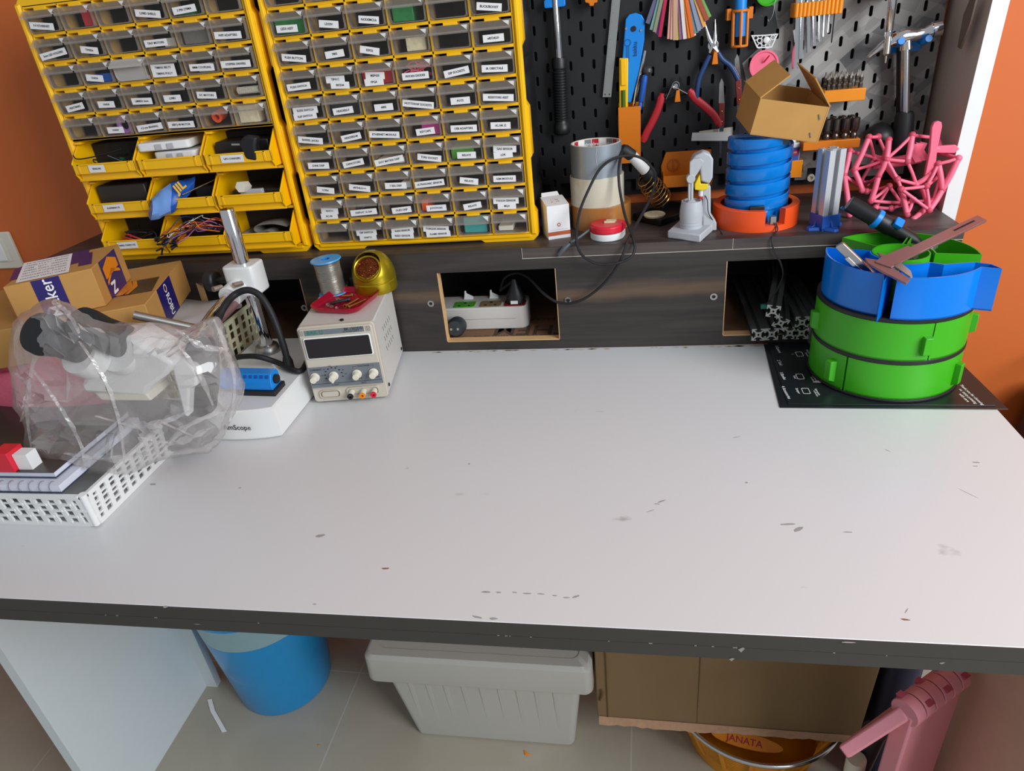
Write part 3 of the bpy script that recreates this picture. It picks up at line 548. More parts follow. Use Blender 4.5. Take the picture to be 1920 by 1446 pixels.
# heat shrink sleeves fanning down
hs = [('#5c5c78', 1214, 44), ('#6f9a94', 1221, 56), ('#8a8a6a', 1227, 60), ('#8c3f9a', 1231, 63), ('#7c2f86', 1236, 66), ('#b01840', 1237, 69), ('#e09a8e', 1254, 73), ('#e6b8a8', 1260, 74), ('#c49a7a', 1266, 75), ('#c8d83a', 1271, 75), ('#8a5a80', 1277, 74), ('#d8d0cc', 1284, 73), ('#ee7a1c', 1289, 72), ('#f08a1e', 1294, 71), ('#e0641a', 1299, 69), ('#e8e0d8', 1302, 67), ('#5f8a8c', 1306, 62), ('#8890a8', 1311, 58), ('#9a98b0', 1315, 54), ('#e8a24e', 1321, 50), ('#a04a30', 1326, 38), ('#6cae5a', 1331, 32)]
for i, (c_, px, py) in enumerate(hs):
    nm = 'sleeve_'+str(i); mk(nm, c_, .45); bt = Q(px, py, .205-.002*(i % 3)); tp = Q(1268+(px-1270)*.34, -58, .208-.002*(i % 3)); d = (bt-tp).normalized(); sd = V((d.z, 0, -d.x))*(.0026 if i % 4 else .0034)
    b = MB(); b.rings([[p+sd, p-sd, p-sd+V((0, -.0016, 0)), p+sd+V((0, -.0016, 0))] for p in (tp, tp.lerp(bt, .5)+V((0, -.001, 0)), bt)])
    cn = {0: 'slate', 1: 'sea green', 2: 'olive', 3: 'violet', 4: 'dark violet', 5: 'crimson', 6: 'salmon', 7: 'pale pink', 8: 'tan', 9: 'lime', 10: 'mauve', 11: 'pale grey', 12: 'orange', 13: 'amber orange', 14: 'deep orange', 15: 'cream', 16: 'teal', 17: 'steel blue', 18: 'lavender', 19: 'yellow-orange', 20: 'rust', 21: 'leaf green'}[i]
    solo('heat_shrink_sleeve', b, nm, cn+' flat heat shrink sleeve in the fan of sleeves hanging on the pegboard', 'sleeve', 'heat shrink sleeves fanning on the pegboard')
# side cutters with red grips
t = thing('side_cutters', 'open side cutters with red grips hanging on an orange peg', 'cutters', Q(1270, 262))
for s_, g, jw in ((-1, [(1241, 175), (1236, 198), (1225, 225), (1212, 250), (1206, 266)], [(1258, 148), (1266, 160), (1272, 176), (1252, 184)]), (1, [(1292, 168), (1304, 185), (1322, 200), (1340, 218), (1350, 236)], [(1275, 142), (1271, 160), (1266, 172), (1288, 178)])):
    pts = [Q(a, b_, .203) for a, b_ in g]; b = MB(); ps = sm(pts, 5); n = len(ps); rs = []
    for i, p in enumerate(ps):
        d = (ps[min(n-1, i+1)]-ps[max(0, i-1)]).normalized(); sd = V((d.z, 0, -d.x)); w_ = .0062 if 1 < i < n-2 else .0045; rs.append([p+(sd*w_*math.cos(R(a))+V((0, 1, 0))*.0045*math.sin(R(a))) for a in range(0, 360, 36)])
    b.rings(rs); b.build('grip', 'red_grip', t)
    q = poly_px([(a, c_) for a, c_ in jw], .205); c0 = Q(1268, 158); 
    b = MB(); b.prism(q+[] , -.003, .003, FX(.205)); b.tube([Q(1268, 165), Q((1268+jw[3][0])/2, 175), pts[0].lerp(pts[1], .3)], .0036, 10); b.build('jaw', 'black_metal', t)
b = MB().cyl(Q(1267, 161, .201), Q(1267, 161, .208), .0035); b.build('pivot', 'steel', t)
c = Q(1267, 160, .199); b = MB().tube([Q(1249, 186, .199)]+[c+V((.0056*math.cos(R(a)), -.0002*a/60, .0056*math.sin(R(a)))) for a in range(180, -200, -30)]+[Q(1289, 176, .199)], .0007, 6); b.build('spring', 'steel', t)
for nm, px, py, of in (('narrow orange peg under the pivot of the red side cutters', 1269, 176, 'x'), ('narrow orange peg under the pivot of the needle-nose pliers', 1338, 106, 'y')):
    p = Q(px, py, .222); b = MB().prism([(-.0025, .008), (.0025, .008), (.0048, -.01), (-.0048, -.01)], 0, .02, fr(p, (1, 0, 0), (0, 0, 1)))
    b.v = [V((q_.x, min(q_.y, .222), q_.z)) for q_ in b.v]; b = MB().prism([(p.x-.0025, p.z+.008), (p.x+.0025, p.z+.008), (p.x+.0048, p.z-.01), (p.x-.0048, p.z-.01)], 0, .024, FX(.222)); solo('tool_peg', b, 'orange_plastic', nm, 'peg', bevel=.0006)
# needle-nose pliers
t = thing('needle_nose_pliers', 'steel needle-nose pliers with thin navy grips on an orange peg', 'pliers', Q(1310, 190))
b = MB()
for tip, mid in (((1321, 40), (1330, 74)), ((1341, 36), (1341, 74))): b.tube([Q(tip[0], tip[1], .203), Q((tip[0]+mid[0])/2, 58, .203), Q(mid[0], mid[1], .203), Q(1337, 88, .203)], [.0008, .0024, .0042, .005], 10)
b.lathe([(.0085, -.003), (.0085, .003)], 20, Matrix.Translation(Q(1337, 85, .203)) @ Matrix.Rotation(PI/2, 4, 'X')); b.tube([Q(1337, 88, .203), Q(1331, 100, .203)], [.0055, .0035]); b.tube([Q(1337, 88, .203), Q(1346, 98, .203)], [.0055, .0035])
b.lathe([(.004, 0), (.004, .002)], 16, Matrix.Translation(Q(1337, 85, .2)) @ Matrix.Rotation(PI/2, 4, 'X')); b.build('jaws', 'chrome', t, bevel=.0003)
for g in ([(1331, 103), (1322, 122), (1311, 148), (1307, 172), (1306, 190)], [(1346, 99), (1355, 112), (1368, 122), (1376, 134), (1384, 150)]): wires([Q(a, b_, .203) for a, b_ in g], .0042, 6, 12).build('grip', 'navy_grip', t)
# scalpels
for i, (pts, lb) in enumerate(((((1353, 147), (1353, 193), (1353, 236), (1353, 262)), 'craft knife with red wood handle hanging right of the red side cutters'), (((1382, 101), (1384, 148), (1386, 196), (1387, 215)), 'craft knife with red wood handle hanging just behind the open carton'))):
    t = thing('craft_knife', lb, 'knife', Q(*pts[2], .2), group=None)
    a, c_, d_, e_ = (Q(*p, .204) for p in pts); w_ = .0046
    q = [(a.x, a.z), (a.x+w_*.7, a.z-.006), (c_.x+w_, c_.z), (c_.x-w_, c_.z), (a.x-w_*.7, a.z-.008)]
    MB().prism(q, -.0006, .0006, FX(.204)).build('upper_blade', 'steel', t)
    q = [(c_.x-w_, c_.z), (c_.x+w_, c_.z), (d_.x+w_*.9, d_.z), (d_.x-w_*.9, d_.z)]
    MB().prism(q, -.003, .003, FX(.204)).build('handle', 'wood_handle', t, bevel=.0008)
    b = MB()
    for f in (.35, .8): p = c_.lerp(d_, f); b.sph((p.x, .2008, p.z), .0011, 8, 4)
    b.build('rivets', 'brass', t)
    q = [(d_.x-w_*.8, d_.z), (d_.x+w_*.8, d_.z), (e_.x, e_.z-.03), (e_.x-w_*.4, e_.z-.03)]
    MB().prism(q, -.0006, .0006, FX(.204)).build('lower_blade', 'steel', t)
# knife rest: white angled strip
q = poly_px([(1301, 252), (1373, 238), (1372, 262), (1296, 264), (1297, 256)], .208); t = thing('card_strip', 'white folded card strip on the pegboard behind the craft knife', 'card', Q(1335, 262, .21))
MB().prism(poly_px([(1312, 246), (1374, 238), (1373, 254), (1306, 255)], .212), -.001, .001, FX(.212)).build('rear_flap', 'cream', t); MB().prism(poly_px([(1298, 249), (1370, 247), (1369, 264), (1296, 264)], .200), -.0008, .0008, FX(.2)).build('front_flap', 'paper', t)
# blue pen tool in orange cage
t = thing('cage_holder', 'open orange cage holder with blue tube tool on the pegboard', 'tool holder', Q(1388, 95))
b = MB(); c0, c1 = Q(1388, 20, .2), Q(1386, 86, .2); r_ = .0098
for z in (c0.z, c1.z): b.tube([V((c0.x if z == c0.z else c1.x, .198, z))+V((r_*1.15*math.cos(R(a)), r_*1.15*math.sin(R(a)), 0)) for a in range(0, 360, 20)], .002, 8, True)
for a in (200, 270, 340, 20, 160): b.tube([V((c0.x, .198, c0.z))+V((r_*1.15*math.cos(R(a)), r_*1.15*math.sin(R(a)), 0)), V((c1.x, .198, c1.z))+V((r_*1.15*math.cos(R(a)), r_*1.15*math.sin(R(a)), 0))], .0021, 8)
for s_ in (-1, 1): b.bx(c0.x+s_*.0165-.003, c0.x+s_*.0165+.003, .2, .2215, c0.z-.012, c0.z+.004); b.bx(min(c0.x+s_*.0095, c0.x+s_*.017), max(c0.x+s_*.0095, c0.x+s_*.017), .206, .211, c0.z-.002, c0.z+.003)
b.build('cage', 'orange_plastic', t)
t = thing('tube_tool', 'round blue tube tool with dark tip standing in the orange cage holder', 'tool', Q(1387, 84, .198))
a, e = Q(1391, -40, .199), Q(1387, 68, .199); MB().cyl(a, e, .0088, n=24).build('tube', 'blue_plastic', t); MB().cyl(e, Q(1387, 84, .199), .0085, .005, 20).build('tip', 'dark', t)
# green disc at top edge
p = Q(1440, -14, .208); b = MB().lathe([(.0, 0), (.018, 0), (.0185, .006), (.016, .0065), (.015, .003), (0, .003)], 32, Matrix.Translation(p) @ Matrix.Rotation(PI/2, 4, 'X'), False, False); solo('green_disc', b, 'green_plastic', 'bright green round cap hanging at the top edge of the pegboard', 'cap')
b = wires([Q(1454, -2, .2), Q(1452, 12, .2), Q(1449, 28, .203), Q(1442, 40, .21), Q(1440, 36, .212)], .0003, 5, 5); solo('thread', b, 'clear_wrap', 'thin pale thread dangling from the green cap', 'thread')
# white honeycomb clip
t = thing('honeycomb_clip', 'small white honeycomb patterned trapezoid clip on the pegboard', 'clip', Q(1434, 90, .208))
o_ = [(1408, 66), (1434, 65), (1459, 63), (1447, 89), (1434, 90), (1419, 90)]; cen = Q(1434, 77, .208)
b = MB(); q = poly_px(o_, .208); qi = [(cen.x+(x-cen.x)*.88, cen.z+(z-cen.z)*.82) for x, z in q]; b.frame(q, qi, 0, .004, FX(.21))
for px, py in ((1417, 71), (1424, 76), (1432, 81), (1440, 77), (1449, 70), (1424, 86), (1439, 86), (1432, 71)):
    p = Yp(px, py, .208); hx_ = [(p.x+.0042*math.cos(R(a)), p.z+.0042*math.sin(R(a))) for a in range(0, 360, 60)]; hi_ = [(p.x+.0030*math.cos(R(a)), p.z+.0030*math.sin(R(a))) for a in range(0, 360, 60)]; b.frame(hx_, hi_, 0, .0038, FX(.21))
b.build('body', 'white_plastic', t); p = Q(1438, 75, .203); MB().lathe([(.0001, 0), (.0045, .001), (.005, .004), (.003, .006)], 14, Matrix.Translation(p) @ Matrix.Rotation(-PI/2, 4, 'X')).build('plug', 'white_plastic', t)
# pink round hook
t = thing('round_hook', 'round pink plastic hook on the pegboard above the open carton', 'hook', Q(1430, 135, .205))
Mx = Matrix.Translation(Q(1432, 122, .212)) @ Matrix.Rotation(PI/2, 4, 'X'); MB().lathe([(.0, 0), (.0205, 0), (.0225, .002), (.0225, .004), (.0195, .004), (.0185, .0025), (0, .0025)], 36, Mx, False, False).build('disc', 'pink_plastic', t)
MB().tube([Q(1432, 117, .207), Q(1441, 106, .2), Q(1443, 104, .2)], .0012, 8).build('slot_rib', 'red_plastic', t)
# hex key set
t = thing('hex_key_holder', 'orange bar holder on the pegboard with a row of hex keys', 'tool holder', Q(1530, 30, .2))
q = poly_px([(1486, 8), (1497, 36), (1579, 22), (1581, -6), (1486, -6)], .2); x0, x1 = Q(1487, 20, .195).x, Q(1579, 12, .195).x; zt_, zb_ = Q(1532, 2, .195).z, Q(1532, 29, .195).z
b = MB().bx(x0, x1, .19, .216, zb_, zt_)
for i in range(12): b.lathe([(.0035, zb_), (.0035, zt_)], 10, Matrix.Translation((x0+.004+i*(x1-x0-.008)/11, .1905, 0)))
b.build('bar', 'amber_plastic', t, bevel=.0006)
for i, (px, py, w_) in enumerate(((1491, 128, .0052), (1501, 110, .0042), (1516, 98, .0036), (1527, 86, .003), (1537, 78, .0025), (1545, 68, .0021), (1553, 61, .0017), (1559, 80, .001))):
    x = x0+.006+i*(x1-x0-.014)/7; bt = Yp(px, py, .203); tp = V((x, .203, zt_+.012))
    h = thing('hex_key', ['thickest', 'second thickest', 'third thickest', 'fourth thickest', 'fourth thinnest', 'third thinnest', 'second thinnest', 'thinnest and rearmost'][i]+' chrome hex key in the orange bar holder', 'hex key', V((x, .203, bt.z)), group='hex keys in the orange holder')
    MB().lathe([(w_, 0), (w_, (tp-bt).length)], 6, axis_m(bt, tp)).build('long_arm', 'chrome' if i < 7 else 'black_metal', h, smooth=20)
    MB().tube([tp, tp+V((0, -.004, .003)), tp+V((0, -.016, .003))], w_*1.05, 6).build('short_arm', 'zinc', h, smooth=20)
# hammer
t = thing('claw_hammer', 'chrome claw hammer with black grip hanging on a blue hook', 'hammer', Q(1690, 250))
hd = [(1764, 52, .0112), (1748, 56, .0112), (1746, 57, .0092), (1733, 62, .0082), (1715, 66, .009), (1695, 68, .0115), (1672, 76, .009), (1655, 86, .0065), (1642, 95, .0045), (1626, 107, .0022)]
b = MB(); pts = [Q(a, c_, .185) for a, c_, r_ in hd]
rs = []
for i, (p, (a, c_, r_)) in enumerate(zip(pts, hd)):
    d = (pts[min(len(pts)-1, i+1)]-pts[max(0, i-1)]).normalized(); sd = V((d.z, 0, -d.x)); wy = r_ if i < 6 else .011
    rs.append([p+sd*r_*math.cos(R(k))+V((0, wy*math.sin(R(k)), 0)) for k in range(0, 360, 22 if False else 20)])
b.rings(rs); b.build('head', 'chrome', t)
a, j, e = Q(1698, 78, .185), Q(1697, 210, .185), Q(1690, 262, .185)
MB().cyl(a, j, .0068, n=20).build('shaft', 'steel', t); MB().lathe([(.0095, 0), (.010, .012)], 18, axis_m(Q(1699, 76, .185), Q(1699, 92, .185))).build('collar', 'chrome', t)
MB().lathe([(.0115, 0), (.0135, .004), (.015, .03), (.0165, .055), (.015, .075)], 24, axis_m(j, Q(1688, 285, .185))).build('grip', 'rubber', t)
b = MB().tube([Q(1690, 80, .2), Q(1688, 250, .205)], .0065, 12); solo('file_handle', b, 'rubber', 'black rod hanging behind the claw hammer', 'rod')
b = MB()
for dx_ in (-.018, .018): p = Q(1702, 78, .2); b.tube([p+V((dx_, .02, .004)), p+V((dx_, -.012, -.002)), p+V((dx_*1.05, -.03, .004))], .005, 10)
p = Q(1702, 84, .21); b.bx(p.x-.02, p.x+.02, .214, .2215, p.z-.01, p.z+.008); solo('hammer_hook', b, 'blue_plastic', 'glossy blue two-arm hook carrying the claw hammer', 'hook')
# silver precision driver in front of hammer
t = thing('precision_driver', 'slim silver precision driver hanging in front of the hammer head', 'screwdriver', Q(1659, 115, .165))
a, j, e = Q(1678, -30, .165), Q(1666, 62, .165), Q(1660, 118, .165)
MB().lathe([(.0058, 0), (.0058, .06), (.0045, .062), (.0045, .066), (.0058, .068), (.0058, (j-a).length-.002), (.004, (j-a).length)], 20, axis_m(a, j)).build('handle', 'chrome', t)
MB().lathe([(.0048, 0), (.0048, .028), (.003, .03), (.0018, .031), (.0012, (e-j).length)], 16, axis_m(j, e)).build('tip', 'zinc', t)
p = Q(1652, -6, .19); b = MB().bx(p.x-.02, p.x+.02, .17, .2215, p.z-.001, p.z+.012); solo('driver_rack', b, 'orange_plastic', 'orange rack at the top edge that holds the precision driver', 'tool holder', bevel=.001)
# bit holder
def rack(name, lb, x0, x1, y0, y1, z0, z1, m_, cat='tool holder', parts=True):
    t = thing(name, lb, cat, ((x0+x1)/2, (y0+y1)/2, z0)); b = MB().bx(x0, x1, y0, y1, z0, z1); b.build('block', m_, t, bevel=.001); return t
pa, pb = Q(1544, 190, .175), Q(1622, 184, .175); x0, x1 = pa.x, pb.x; zb_ = Q(1590, 190, .175).z; zt_ = zb_+.018
rack('bit_holder', 'amber two-row block of screwdriver bits on the pegboard', x0, x1, .175, .2215, zb_, zt_, 'amber_plastic')
MB_ = None
for r_ in range(2):
    for i in range(7):
        if r_ == 0 and i == 5: continue
        x = x0+.007+i*(x1-x0-.014)/6; y = .184+r_*.022; z = zt_
        b = MB().lathe([(.0034, 0), (.0034, .007), (.0026, .0085), (.0026, .011), (.0034, .012), (.0034, .016), (.0018, .019), (.0008, .025)], 6, Matrix.Translation((x, y, z-.001)), smooth if False else False); o = solo('screwdriver_bit', b, 'gunmetal', ['front', 'rear'][r_]+' row screwdriver bit, '+['first', 'second', 'third', 'fourth', 'fifth', 'sixth', 'seventh'][i]+' from the left in the amber block', 'bit', 'screwdriver bits in the amber block', smooth=20)
# sockets
pa, pb = Q(1505, 281, .17), Q(1612, 272, .17); x0, x1 = pa.x, pb.x; zb_ = Q(1560, 280, .17).z; zt_ = zb_+.014
rack('socket_holder', 'orange block of upright sockets on the pegboard above the aluminium post', x0, x1, .17, .2215, zb_, zt_, 'orange_plastic')
for r_ in range(2):
    for i in range(6 if r_ == 0 else 6):
        x = x0+.009+i*(x1-x0-.018)/5; y = .18+r_*.024; rr = [.0052, .0052, .0056, .0056, .0072, .0072][i]-(.001 if r_ else 0)
        b = MB().lathe([(.0045, 0), (.0055, .002), (.0055, .008), (.004, .010), (.0055, .012), (rr, .016), (rr, .032), (rr*.8, .0325), (rr*.72, .024), (.0001, .024)], 20, Matrix.Translation((x, y, zt_-.001)), True, False)
        solo('socket', b, 'gunmetal', ['front', 'rear'][r_]+' row socket, '+['first', 'second', 'third', 'fourth', 'fifth', 'sixth'][i]+' from the left in the orange socket block', 'socket', 'sockets in the orange block')
# dark rubber cap right of the sockets
p = Q(1650, 243, .2); b = MB().lathe([(.024, 0), (.024, .004), (.021, .012), (.010, .021), (.0001, .024)], 28, Matrix.Translation((p.x, .198, p.z-.012)) ); solo('mallet_head', b, 'black_plastic', 'dark round rubber dome hanging between the sockets and the hammer grip', 'mallet')
# glue bottle in orange cup
pa = Q(1484, 300, .19); t = thing('glue_bottle', 'small white and blue glue bottle with red label in a wall cup', 'bottle', (pa.x, .195, pa.z))
MB().prism(rrect(pa.x-.012, pa.x+.012, .184, .206, .006), pa.z-.01, pa.z+.028).build('body', 'white_plastic', t, bevel=.002); b = MB().prism(rrect(pa.x-.0105, pa.x+.0105, .1835, .19, .003), pa.z+.0, pa.z+.021); mk('label_blue', '#2c4a9c', .5); b.build('label_band', 'label_blue', t)
b = MB().bx(pa.x-.006, pa.x+.008, .1828, .1834, pa.z+.009, pa.z+.018); b.m = 1; b.text('GLUE', .004, Matrix.Translation((pa.x+.001, .1826, pa.z+.0135)) @ Matrix.Rotation(PI/2, 4, 'X')); b.build('red_label', ['red_label', 'paper'], t)
MB().lathe([(.006, 0), (.0045, .008), (.0025, .016)], 14, Matrix.Translation((pa.x, .195, pa.z+.028))).build('cap', 'white_plastic', t)
pc = Q(1486, 328, .19); b = MB(); z0, z1 = pc.z, pc.z+.026; b.bx(pa.x-.016, pa.x+.016, .178, .18, z0, z1).bx(pa.x-.016, pa.x-.014, .18, .2215, z0, z1).bx(pa.x+.014, pa.x+.016, .18, .2215, z0, z1).bx(pa.x-.016, pa.x+.016, .178, .2215, z0-.002, z0); solo('wall_cup', b, 'amber_plastic', 'amber wall cup holding the small glue bottle', 'tool holder', bevel=.0006)
# orange tray with round dial
pa = Q(1242, 347, .2); pb = Q(1335, 296, .2); t = thing('wall_tray', 'low orange wall tray with round emblem behind the grey press model', 'tray', ((pa.x+pb.x)/2, .2, pa.z))
b = MB(); x0, x1 = pa.x, pb.x; z0 = pa.z; pl = [(x0+.006, z0+.052), (x1, z0+.052), (x1, z0), (x0, z0), (x0-.002, z0+.03)]; b.prism(pl, 0, .006, FX(.2215)); b.bx(x0, x1, .176, .179, z0, z0+.02); b.bx(x0, x1, .179, .216, z0, z0+.003); b.bx(x0, x0+.003, .179, .216, z0, z0+.02)
b.build('body', 'orange_plastic', t, bevel=.001); c = Q(1263, 309, .2155); Mx = Matrix.Translation(c) @ Matrix.Rotation(PI/2, 4, 'X'); b = MB().lathe([(.0085, 0), (.0108, 0), (.0108, .002), (.0085, .002)], 24, Mx, False, False); b.bx(c.x-.0015, c.x+.0015, c.y-.0015, c.y, c.z-.009, c.z+.009); b.build('emblem', 'amber_dark', t)

# slim dark strip hanging on the inner face of the side board
q = [Xp(*p_, .868) for p_ in ((1806, 28), (1822, -10), (1832, -10), (1818, 45), (1800, 92), (1795, 88))]
b = MB(); b.rings([[p_ for p_ in q], [p_+V((.0025, 0, 0)) for p_ in q]]); mk('strip_brown', '#6a5a4c', .6); solo('hanging_strip', b, 'strip_brown', 'slim brown pointed strip hanging on the inner face of the taupe side board', 'strip')
# ================================================================ things standing on the riser shelf
# small white carton
p0, p1 = Zp(1029, 450, ZS), Zp(1070, 444, ZS); zt_ = Yp(1022, 388, p0.y).z; up_ = V((0, 0, 1)); ex = (p1-p0).normalized(); ey = up_.cross(ex); wd = (p1-p0).length; dp = .045
t = thing('small_carton', 'small white carton with orange band and printed top standing beside the tape rolls', 'box', p0)
Mx = fr(p0, ex, ey); b = MB(); b.T = Mx; h = zt_-ZS
b.hexa([(0, 0, 0), (wd, 0, 0), (wd, dp, 0), (0, dp, 0), (0, 0, h), (wd, 0, h), (wd, dp, h+.005), (0, dp, h+.005)]); b.m = 1; b.add([(0, -.0002, h*.10), (wd, -.0002, h*.10), (wd, -.0002, h*.22), (0, -.0002, h*.22)], [(0, 1, 2, 3)])
b.m = 1; b.add([(wd/2+.003*math.cos(R(a)), -.0002, h*.42+.0032*math.sin(R(a))) for a in range(0, 360, 30)], [tuple(range(12))]); b.m = 0; b.add([(wd/2+.0014*math.cos(R(a)), -.0003, h*.42+.0018*math.sin(R(a))) for a in range(0, 360, 30)], [tuple(range(12))])
b.m = 2; b.add([(wd*.1, -.0002, h*.27), (wd*.9, -.0002, h*.27), (wd*.9, -.0002, h*.275), (wd*.1, -.0002, h*.275)], [(0, 1, 2, 3)])
b.m = 1
for k in range(4): b.T = Mx @ Matrix.Translation((wd/2, .008+k*.009, h+.0012+.0009*k)); b.text(['--  .', '2 : 10', '1 : 20', '- - -'][k], .006, Matrix.Rotation(R(6), 4, 'X'))
b.T = Matrix(); mk('rust_print', '#b8562e', .6); b.build('carton', ['paper', 'rust_print', 'grey_print'], t)
b = MB(); b.T = Mx; b.hexa([(.002, dp, h+.003), (wd-.004, dp, h+.003), (wd-.006, dp+.008, h+.009), (.004, dp+.008, h+.009), (.002, dp, h+.004), (wd-.004, dp, h+.004), (wd-.006, dp+.008, h+.010), (.004, dp+.008, h+.010)]); b.T = Matrix(); b.build('tuck_flap', 'paper', t)
# tape rolls
def roll(name, lb, c, r, ri, z0, z1, m_, core):
    t = thing(name, lb, 'tape', (c[0], c[1], z0)); Mx = Matrix.Translation((c[0], c[1], 0))
    MB().lathe([(r, z0), (r, z1), (ri+.002, z1), (ri+.002, z0), (r, z0)], 56, Mx, False, False).build('tape', m_, t, bevel=.0006)
    MB().lathe([(ri+.002, z0), (ri+.002, z1+.0004), (ri, z1+.0004), (ri, z0), (ri+.002, z0)], 48, Mx, False, False).build('core', core, t); return t
roll('tape_roll', 'roll of brown packing tape, lowest of the tape stack', (.347, .115), .0495, .038, ZS, .968, 'tape_brown', 'card')
roll('tape_roll', 'roll of clear packing tape in the middle of the tape stack', (.341, .113), .0445, .037, .9681, 1.014, 'tape_clear', 'card')
ts = roll('tape_roll', 'roll of silver duct tape on top of the tape stack', (.341, .113), .0415, .038, 1.0141, 1.064, 'tape_silver', 'cream')
b = MB()
for i in range(7):
    a0, a1 = R(28+i*19), R(28+i*19+17); b.m = i % 3
    for k in range(3): b.add([(.341+.0378*math.cos(a0+(a1-a0)*q), .113+.0378*math.sin(a0+(a1-a0)*q), z) for q, z in ((k/3, 1.02), ((k+1)/3, 1.02), ((k+1)/3, 1.063), (k/3, 1.063))], [(0, 1, 2, 3)])
    am = (a0+a1)/2; b.m = 3; b.text('abro', .008, fr((.341+.0374*math.cos(am), .113+.0374*math.sin(am), 1.055), (math.sin(am), -math.cos(am), 0), (0, 0, 1)), .011)
b.build('core_print', ['red_label', 'grey_print', 'paper', 'paper'], ts)
b = MB(); zz = [(.345+random.uniform(-.0012, .0012)-.002*(i/8), 1.0141+.05*i/8) for i in range(9)]; b.tube([V((x, .113-math.sqrt(.0417**2-(x-.341)**2), z)) for x, z in zz], .0004, 5); b.build('tape_end', 'grey_plastic', ts)
# red and white sharpener-shaped tape box
c = V((.358, .037, ZS)); t = thing('eraser_case', 'red over white round case in front of the tape stack', 'case', c)
def drop(r, tail): return [(r*math.cos(R(a)), r*math.sin(R(a))) for a in range(60, 345, 15)]+[(r*1.12+tail, -.001), (r*1.12+tail, .007)]
Mx = Matrix.Translation(c) @ Matrix.Rotation(R(18), 4, 'Z'); MB().prism(drop(.0268, 0), 0, .011, Mx).build('lower_shell', 'white_plastic', t, bevel=.0015); MB().prism(drop(.0274, 0), .011, .0235, Mx).build('upper_shell', 'red_plastic', t, bevel=.0025)
b = MB().bx(.354, .371, .035, .039, ZS+.0236, ZS+.0266); solo('eraser_stub', b, 'sponge', 'beige stub lying on the red case, nearer one', 'stub', 'beige stubs on the red case'); b = MB().bx(.357, .373, .0415, .0465, ZS+.0236, ZS+.0266); solo('eraser_stub', b, 'sponge', 'beige stub lying on the red case, farther one', 'stub', 'beige stubs on the red case')
# soldering iron stand
A, B_, C_, D_ = V((.399, .126, ZS)), V((.444, .080, ZS)), V((.513, .150, ZS)), V((.468, .196, ZS))
t = thing('soldering_stand', 'black soldering iron stand with gold coil and round sponge', 'soldering stand', (.46, .12, ZS)); o3 = V((0, 0, .012))
MB().hexa([A, B_, C_, D_, A+o3, B_+o3, C_+o3, D_+o3]).build('base', 'black_metal', t, bevel=.002)
c = Zp(1227, 405, ZS+.0121); MB().lathe([(.0165, 0), (.018, .003), (.0165, .0045), (.0001, .0045)], 26, Matrix.Translation(c)).build('sponge', 'sponge', t)
a, e = Yp(1207, 332, .122), Yp(1240, 374, .15); Mx = axis_m(a, e); L_ = (e-a).length; pts = []
for i in range(0, 8*24+1):
    f = i/(8*24); r = .013+.006*math.sin(min(1, f*1.15)*PI*.62); pts.append(Mx @ V((r*math.cos(2*PI*8*f), r*math.sin(2*PI*8*f), L_*f)))
MB().tube(pts, .00085, 6).build('coil_spring', 'brass', t); 
MB().tube(sm([e, V((e.x+.004, e.y+.006, ZS+.03)), V((e.x+.002, e.y+.004, ZS+.011))], 5), .003, 8).build('post', 'black_metal', t)
t = thing('soldering_iron', 'soldering iron with black and white handle and cord, resting in the gold coil', 'soldering iron', a)
hs_ = [(1165, 278, .0078), (1170, 281, .0098), (1184, 291, .0098), (1185, 292, .0088), (1210, 320, .0088), (1211, 321, .0108), (1216, 326, .0125), (1220, 334, .0128), (1224, 340, .010)]
P_ = [Yp(x, y, .108+(y-278)*.0004) for x, y, r in hs_]
def seg(i0, i1):
    rs = []; Mx = axis_m(P_[0], P_[-1])
    for i in range(i0, i1+1): rs.append([P_[i]+(Mx.to_3x3() @ V((math.cos(R(a)), math.sin(R(a)), 0)))*hs_[i][2] for a in range(0, 360, 18)])
    return MB().rings(rs)
seg(0, 2).build('rear_grip', 'rubber', t); seg(3, 4).build('handle', 'white_plastic', t); seg(5, 8).build('front_collar', 'rubber', t); MB().cyl(P_[8], e, .003).build('heating_rod', 'steel', t)
cp = [(1168, 281, .105), (1163, 297, .085), (1160, 320, .066), (1162, 355, .058), (1172, 405, .03), (1187, 447, .0), (1190, 468, -.012), (1181, 484, -.02), (1154, 494, -.024), (1122, 495, -.024), (1095, 482, -.02), (1083, 462, -.012), (1081, 438, -.004), (1087, 397, .022), (1104, 355, .045), (1125, 317, .062), (1152, 297, .07), (1185, 292, .085), (1208, 300, .09), (1227, 322, .09), (1228, 345, .085), (1219, 373, .07), (1198, 413, .035), (1178, 449, .0), (1167, 480, -.016), (1148, 513, -.018), (1119, 544, -.014), (1085, 565, -.012), (1050, 568, -.006), (1020, 551, .008), (990, 520, .05), (967, 512, .075), (946, 522, .09), (938, 545, .1)]
MB().tube(sm([Yp(*q) for q in cp], 8), .0022, 8).build('cord', 'rubber', t)
# grey lead with strain relief drooping over the shelf edge
b = MB().tube(sm([Yp(1105, 431, .03), Yp(1085, 446, .018), Zp(1068, 457, ZS+.004)+V((0, .004, 0))], 5), .0022, 8).tube(sm([Zp(1068, 457, ZS+.004), Yp(1056, 468, -.006), Yp(1048, 478, -.006)], 5), .0038, 10); mk('grey_lead', '#4c5056', .4); solo('power_lead', b, 'grey_lead', 'grey lead end drooping over the shelf edge below the white carton', 'cable')
